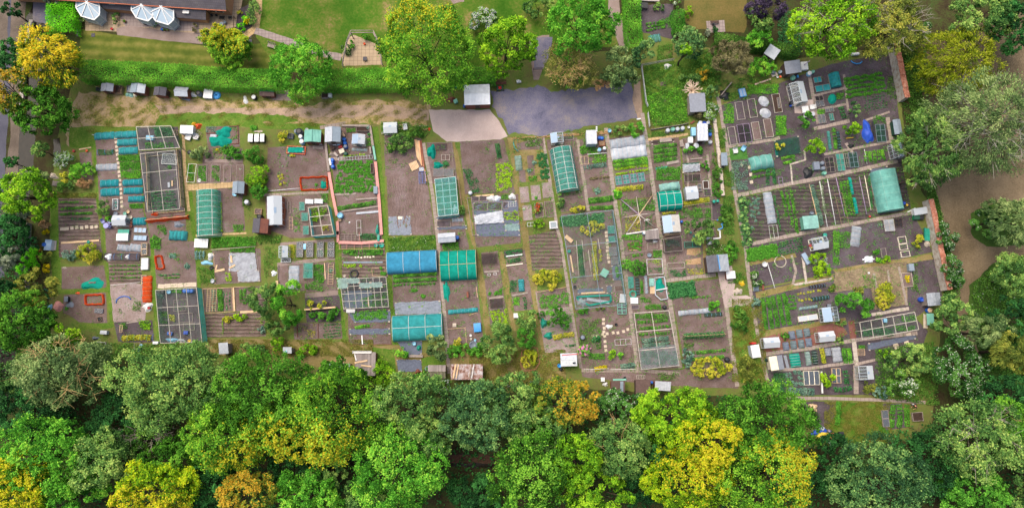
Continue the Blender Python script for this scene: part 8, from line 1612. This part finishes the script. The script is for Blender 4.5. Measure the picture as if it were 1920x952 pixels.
ST(1050,650,1070,820,30,'leafy row between thin green cloches','veg',h=.3);HE(1195,795,55,30,5,'black bag on dark soil','blk',.3,'bag','bag',3);K(1150,735,1210,728,6,'small yellow label board','vegyel' and 'yellow_p',.1)
Qf('lawn','lawnturf',[(203,820),(340,795),(355,900),(215,912)],.01);chair(255,835,36,10,'white garden chair on the artificial lawn');chair(318,818,34,-30,'pale blue chair on the artificial lawn','sky');QS([(560,760),(760,720),(778,860),(580,890)],'dark green net sheet over the crops','net_dark','net_cover','net',.08,z=.3,lift=.2);CL(590,835,22,100,5,'thin turquoise cloche by the dark net','teal',.3,5,'y');Qo([(620,900),(735,880),(740,910),(640,940)],2,26,'salad row above the stepped slab path','bright',h=.3)
V(1360,280,4.327)
CL(298,100,190,115,10,'short teal polythene tunnel by the artificial lawn','poly_teal',1.4,4,'x','white');PA(45,100,180,330,'herb and cabbage beds west of the teal polythene tunnel','vegblue',.35,6);Qo([(215,185),(370,160),(385,200),(225,225)],2,22,'dark beet row below the teal tunnel','veg',h=.3);Qo([(345,165),(345,290),(400,280),(390,150)],2,30,'leafy column row below the teal tunnel','dkveg',h=.35);Qm([(115,105),(185,145),(205,220),(215,290)],4,26,'cream stepping slab in the herb beds',group='herb bed slabs',jit=.15);LA(450,258,32,60,3,'grey tray frame by the stepped path',1,2,'lilac_p',.3)
CH(742,132,48,64,3,'dark blue chest on dark soil','bfelt','grey_p',.7);HE(672,190,80,85,0,'black compost sheet mound','blk',.4,'mound','mound')
for x,y,l in((790,110,'upper'),(797,152,'middle'),(808,190,'lower pale')):BR(x,y,16,l+' butt of three by the blue chest','mgreen' if 'pale' in l else 'bfelt','grey_p' if y!=190 else None,.8)
for x,y,w,d,l,m in((848,125,70,120,'dark slatted frame','net_black'),(935,105,62,140,'wood framed green net bed','gnet'),(982,90,30,110,'narrow green netted frame','net_dark'),(1040,85,68,120,'blue railed netted bed','net_dark')):LA(x,y,w,d,5,l+' above the long slab path',2,3,'bfelt' if 'blue' in l else 'greywd',.4,net_=m)
Qo([(1140,20),(1140,105),(1290,85),(1270,0)],5,26,'bushy row beside a white pole','bright',h=.35);pole(1128,0,1150,120,.05,'white pole beside the bushy rows','white',.1,.1);QS([(1170,165),(1310,140),(1315,175),(1180,195)],'dark membrane at the head of the long teal tunnel','membrane')
tunnel(1322,332,195,330,8,'large pale teal polythene tunnel','y',2.1,'poly_teal','poly_pale',5,2,square=.35);CL(362,472,76,255,7,'long white fleece cloche in the dark plot','fleece',.5,7,'y');LA(392,668,66,105,5,'white door frame with crossed braces',2,1,'wpaint',.1,'door_frame','frame')
CH(693,590,122,105,5,'low square teal tent cover','mgreen','poly_pale',1.3,'tent_cover','cover');BR(705,515,14,'dark butt above the teal tent cover','grey_p',None,.7)
for x0,y0,x1,y1,m,l in((765,258,828,628,'white','first white rail'),(828,240,895,612,'white','second white rail'),(898,228,970,545,'lilac_p','lilac rail'),(1130,215,1182,495,'cream','cream board rail'),(1085,220,1148,528,'lilac_p','grey lilac pole'),(682,285,765,640,'palewd','tan pole')):pole(x0,y0,x1,y1,.06,l+' across the long dark plot',m,.1,.1,'rail','rail')
ST(700,290,785,615,40,'cabbage row along the tan pole','vegblue',h=.35,gaps=.1);ST(775,290,815,530,22,'pale blue fleece strip row','silver',h=.2,gaps=0);LA(945,480,60,250,9,'wire pea frame in the long dark plot',1,5,'wood',.5);Qo([(935,260),(990,250),(1060,540),(985,545)][:1]+[(985,545),(1050,540),(990,250)],4,18,'potato row in the long dark plot','veg',h=.3);CL(1022,295,26,140,7,'upper turquoise strip cloche','teal',.4,4,'y');CL(1058,455,28,130,7,'lower turquoise strip cloche','teal',.4,4,'y')
for x,w,m,l in((1165,18,'dkveg','dark'),(1200,22,'vegblue','grey'),(1215,18,'vegyel','yellowish')):ST(x,215,x+25,470,w,l+' row beside the large polythene tunnel',m,h=.3)
Qo([(455,340),(455+45,540),(590,680),(530,330)],3,22,'green onion row in the long dark plot','veg',h=.25);ST(395,370,450,670,14,'thin row beside the white fleece cloche','dkveg',h=.15);RW('cab',[(125,430),(150,430),(185,735),(155,745)],6,1,'huge cabbage along the western slab path',3.0,0,m='bluegreen');RW('court',[(200,400),(260,400),(270,520),(220,640)],6,3,'sparse withered plant in the dark plot',.6,.2)
LA(1330,615,80,95,5,'white gauze frame in the lower wide plot',2,2,'pole',.4,net_='net_white');LA(1405,595,62,62,5,'black gauze frame in the lower wide plot',2,2,'dkwd',.4,net_='net_black');K(1475,510,1540,478,10,'white pipe by the slab path end','white');CH(1585,500,108,55,10,'white and blue plastic greenhouse box by the wall','white','wglass',.9);CH(1555,550,48,36,0,'left green bin by the wall','green_p','dkgrn',.6);CH(1595,552,36,36,0,'right black bin by the wall','blk','blk',.6);bench(1635,690,100,50,90,'green draped bench against the brick wall','tealp');HE(1640,760,44,60,0,'pink and grey crates below the bench','stone',.4,'crates','crates');BR(1452,435,14,'blue drum by the large polythene tunnel','navy',None,.5);BK(1475,450,9,'yellow pot by the blue drum','yellow_p',.3);BK(1173,543,9,'red pot at the slab path','red_p',.3)
CL(1062,705,80,160,-10,'grey gauze cloche twisted on the wide plot','net_white',.5,4,'y');HE(1165,890,85,50,5,'light grey crumpled film','fleece_w',.3,'film','film',6);
for x,y,w,d,l in((1430,738,66,58,'upper'),(1440,792,66,48,'middle'),(1455,850,72,48,'lower')):BD(x,y,w,d,8,l+' white edged bed of three by the wall','dksoil','cream',.25);PA(x-24,y-18,x+24,y+18,'herbs in the '+l+' bed of three by the wall','veg',.25,9)
PA(870,660,920,940,'long lime green row beside the glasshouse plot','bright',.4,9,clump=1.2);PA(905,670,1010,800,'scattered potatoes on the wide plot','veg',.3,6);PA(1160,600,1280,660,'little cabbages on the wide plot','vegblue',.25,4,clump=.2);PA(1190,700,1330,780,'sparse leeks on the wide plot','dkveg',.2,3,clump=.2);Sh(1222,832,26,24,.8,'bright','left round bush on the wide plot');Sh(1238,890,28,26,.8,'bright','lower left round bush on the wide plot');Sh(1305,890,36,34,.8,'veglime','bright round bush on the wide plot');BD(1282,840,42,75,6,'dark bed between round bushes','dksoil','greywd')
Qj(768,760,122,95,10,'small glasshouse with a cream corner','x',1.4,.4,'wglass','glass','glass','cream');BR(810,695,18,'teal round tub above the small glasshouse','dkgrn','tealp',.5);BK(690,778,12,'red pot left of the small glasshouse','red_p',.3);BK(700,795,9,'yellow pot left of the small glasshouse','yellow_p',.3);RW('spud',[(190,815),(405,780),(420,860),(190,895)],5,14,'dense potato plant in the path corner block',1.0,.03);Qo([(430,760),(620,720),(630,820),(435,860)],6,10,'grassy onion row left of the small glasshouse','dkveg',h=.2,gaps=.3);CF(655,885,40,100,28,'tilted glass light on the narrow plot',1,1,'bglass','grey_p',.3)
BK(320,932,20,'white round stool at the pole','white',.5);ring(445,910,46,'oval white gravel ring on dark soil','stone','gravel_ring','gravel ring',.15,1);BK(733,905,13,'white dish on the lawn patch','white',.2);Qe([(795,880),(820,880),(830,960),(800,960)],'white and lilac flowers by the bright shrub','whiteflower',.4,10,ex=.6)
V(1360,470,4.138)
pole(325,90,385,292,.05,'white leaning post across the dark square','white',.2,.9);CH(238,278,40,70,3,'dark glass lidded box by the path','white','pane_dark',.3);K(285,250,292,305,14,'pinkish boards beside the glass lidded box','redwd',.2);ST(690,120,705,220,26,'bright lime row by the flowers','veglime',h=.4);ST(800,100,815,195,20,'second lime row by the flowers','bright',h=.4)
Qo([(290,370),(320,610),(500,570),(450,330)],5,34,'thick potato row in the southeast plot','veg',h=.4,gaps=.06);RW('pot',[(480,360),(530,350),(540,440),(500,450)],4,3,'young plant beside the thick potato rows',.7)
for x,y,w,d,r,m,l in((715,275,130,26,7,'net_black','black'),(740,368,140,34,8,'net_dark','dark teal'),(645,440,145,26,8,'net_pale','pale')):CL(x,y,w,d,r,l+' low cloche in the southeast plot',m,.4,6)
CF(642,520,150,42,8,'cream framed long cold frame',2,1,'wglass','cream',.35);RW('yel',[(560,330),(740,300),(740,310),(565,345)],1,8,'yellow seedling on the pale ridge',.6);RW('yel',[(570,385),(660,370),(660,380),(570,395)],1,6,'yellow seedling above the pale cloche',.6);RW('sed',[(575,490),(680,470),(690,480),(575,500)],2,7,'seedling above the cream cold frame',1.2);Qj(815,492,118,110,6,'glasshouse with a blue tinted roof','y',1.5,.4,'bglass','glass','glass');CH(805,425,30,22,0,'dark blue crate above the glasshouse','blk','grey_p',.4)
cage([(1042,555),(1468,475),(1500,610),(1062,688)],'long grey pipe fruit cage by the pale path',1.9,'thin',{'s':'thin'},5,2,'pole');PA(1060,600,1300,660,'fruit bushes in the long grey cage','dkveg',.6,8);PA(1300,580,1470,620,'bright bushes in the long grey cage','veg',.6,9);PA(1360,500,1470,550,'leafy bushes at the right of the long grey cage','veg',.6,8);CH(1242,540,26,30,0,'blue bag inside the long grey cage','navy','sky',.4)
for i in range(7):
 x,y=((520,655),(578,643),(636,634),(473,740),(532,730),(592,722),(650,710))[i];CL(x,y,50,64,6,'%s ribbed grey cloche of the %s row on the red path'%(['left','middle','right','first','second','third','fourth'][i],'upper' if i<3 else 'lower'),'cloche_grey' if i%3 else 'cloche_blue',.5,3,'y','pfelt')
Qj(358,712,120,78,4,'left white roofed greenhouse on the red path','x',1.6,.4,'wglass','wglass','glass','concrete');Qj(785,665,120,76,6,'right white roofed greenhouse on the red path','x',1.6,.4,'wglass','wglass','glass','concrete');CH(236,778,66,100,8,'white roofed narrow cabin with red end','pfelt','white',1.6,'cabin','cabin');CH(222,716,36,14,0,'red box at the end of the narrow cabin','red_p','red_p',1.2)
shed(398,868,104,110,8,'cream and grey roofed shed by the lower plots',1.7,.3,'y','cream','cream','s',roof2='felt_grey',win=None);BR(330,845,14,'dark green barrel by the cream shed','dkgrn','blk',.7);K(460,810,485,910,22,'grey membrane strip by the cream shed','felt_grey')
for x,y,w,d,m,l in((545,850,82,105,'teal','vivid teal'),(645,835,42,105,'net_pale','cream green'),(697,828,38,105,'net_dark','dark teal'),(868,805,72,112,'fleece','white film'),(798,785,48,60,'membrane_grey','short grey')):CL(x,y,w,d,6,l+' hooped cloche in the lower plot row',m,.5,5,'y','white')
for x,l,m in((755,'yellowish salad','vegyel'),(925,'broad green','veg'),(962,'narrow green','bright')):ST(x-8,755,x+12,870,36,l+' row in the lower plot row',m,h=.35,gaps=.02)
for x,y,r,m,l in((1527,376,18,'navy','blue open barrel by the grey tin shed'),(1587,460,20,'blue_p','blue barrel with tan lid by the green table')):BR(x,y,r,l,m,None if y<400 else 'palewd',.8)
shed(1618,375,105,100,4,'grey tin roofed shed at the end of the wall',1.9,.3,'y','tin_grey','greywd','s',win=None);table(1592,530,56,90,0,'pale green topped table','mgreen',.8);K(1550,490,1550,600,32,'pale paving board by the green table','slabstone',.08);CH(1445,128,40,56,3,'grey lidded bin in the straw coloured plot','bfelt','bfelt',.7);BD(1408,225,80,110,6,'white edged flower bed with yellow flowers','soil','stone',.2);Qk('yf',1408,210,'bright yellow flower clump',1.8);Qk('yf',1415,235,'second yellow flower clump',1.4);PA(1450,100,1490,320,'weeds along the straw coloured plot','weed',.4,5);PA(1060,190,1160,290,'pink and white flower border','pinkflower',.35,5,ex=.1);CH(1114,172,14,14,0,'tiny white box at the path head','white','white',.2)
LA(1055,785,52,50,2,'tan open slatted frame',1,5,'palewd',.3);PA(1030,730,1080,760,'greens above the tan slatted frame','veg',.3,10);QS([(1100,720),(1470,650),(1480,680),(1105,775)],'black weed sheet below the pale path','membrane');Qm([(1290,730),(1440,680)],4,36,'pale slab dropped on the black weed sheet',jit=.3,group='loose slabs on the weed sheet')
V(1400,640,3.052)
PA(150,180,218,300,'dense dark brassicas at the lowest plot','dkveg',.45,9,clump=1.2);RW('court',[(230,185),(320,180),(325,240),(235,240)],3,5,'young cauliflower in the lowest plot',.7,.1);ST(235,285,385,285,44,'grey green kale row in the lowest plot','vegblue',h=.45,gaps=.05)
CF(372,208,90,80,1,'white barred netted bed of three strips',3,1,'pane_dark','cream',.3);CF(514,195,50,85,0,'tan four light frame',2,2,'pane_dark','palewd',.3);ST(560,165,575,240,30,'dark row beside the four light frame','dkveg',h=.3);ST(500,280,600,265,30,'low brassica row at the path','dkveg',h=.35);K(425,170,430,295,9,'white plank divider in the lowest plot','wpaint',.2);Qj(683,178,80,76,3,'lowest white roofed greenhouse by the thicket','y',1.5,.4,'glass','wglass','glass')
CF(795,440,38,95,3,'dark bed frame of two squares on the lawn',1,2,'pane_dark','greywd',.25);ST(530,345,520,480,30,'bean row beside the lawn','veg',h=.4,gaps=.02);Qo([(840,360),(830,490),(920,490),(915,360)],3,32,'thick crop row at the end of the lawn','veg',h=.4);HE(380,380,50,50,0,'pile of pale logs on the bare patch','palewd',.4,'log_pile','logs',4);HE(380,412,48,40,0,'bonfire heap of brown twigs','bark',.4,'brushwood_pile','branches',5);person(965,362,'person in dark top and pale trousers bending over the path','blk','white',140,.6);BD(972,428,60,50,4,'dark timber compost square at the lawn end','compost','greywd',.4);BK(325,370,5,'small green can on the bare patch','tealp',.3)
CH(425,492,40,20,-25,'grey tilted board bench by the junk','pfelt','pfelt',.4);HE(425,515,110,36,8,'blue tarpaulin under the junk pile','navy',.3);arc([(398,555),(405,535),(425,525),(455,528),(470,545)],.25,'thick yellow pipe arched on the junk pile','hose_y',z=.4);CH(497,540,20,36,0,'red and tan box on the junk pile','wood_new','red_p',.5);CH(543,530,26,30,0,'black box at the end of the junk pile','blk','blk',.6);ring(437,545,16,'grey wheel rim on the junk pile','steel','wheel_rim','wheel',.15,2);BK(470,510,8,'purple tub on the junk pile','lilac_p',.5);HE(485,578,40,24,0,'white blossoms heap below the junk pile','white',.3,'sack','sack')
# wild ground cover, parks and wood floor
V(0,0,1)
Qe([(1695,90),(1735,90),(1745,300),(1760,380),(1800,560),(1775,600),(1765,520),(1740,380),(1690,200)],'dark nettles along the outside of the brick wall','weed',.6,7,.24,clump=.9)
Qe([(1825,530),(1860,500),(1920,480),(1990,480),(1990,720),(1860,700),(1815,600)],'rough meadow with white umbels in the park','weedflower',.4,7,.22,clump=1.0,ex=.02)
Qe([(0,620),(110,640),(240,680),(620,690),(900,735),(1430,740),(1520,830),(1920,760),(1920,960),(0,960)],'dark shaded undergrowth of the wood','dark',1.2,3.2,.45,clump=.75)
Qe([(1640,655),(1750,640),(1760,760),(1640,745)],'overgrown brambles on the southeast plot','weed',.6,9,.2,clump=1.0)
Qe([(90,640),(380,645),(400,670),(90,680)],'scrub along the southwest plot edge','weed',.6,8,.2)
Qe([(0,340),(50,400),(60,520),(90,540),(100,600),(60,640),(0,640)],'dark riverside scrub at the left edge','dark',.9,6,.3,clump=.9)
Qe([(150,170),(440,178),(800,190),(800,240),(440,236),(180,244),(130,270)],'tufts of short grass on the dry track','grassblade',.06,9,.1,name='grass',cat='grass',clump=.2)
Qe([(1195,235),(1145,245),(1040,254),(960,258),(960,262),(1140,252),(1200,240)],'straw coloured weeds along the car park','straw_l',.2,12,.14)
for i,(x0,y0,x1,y1,l) in enumerate([(1372,560,1436,716,'rough grass beside the white cabin'),(95,362,182,372,'grass strip above the striped plot'),(380,636,700,668,'mown grass at the foot of the western plots'),(880,655,1060,722,'mown lawn around the oval bed'),(1545,752,1672,830,'lawn beyond the lowest plots')]):Qe(R4(x0,y0,x1,y1),l+' in blades','grassblade',.1,12,.13,'grass','grass',clump=.7)
Qe([(100,370),(178,250),(800,266),(1000,262),(1205,225),(1340,240),(1480,125),(1670,95),(1690,300),(1745,400),(1765,560),(1700,740),(1440,730),(1380,690),(1090,700),(900,640),(640,640),(100,640)],'sparse little weeds sprinkled over the plots','weed',.12,1.5,.14,clump=.2)
Qe([(540,470),(800,470),(960,262),(1340,240),(1690,240),(1740,560),(1450,720),(1090,700),(540,640)],'denser green seedlings and weeds of the middle and eastern plots','veg',.14,1.8,.15,clump=.2)
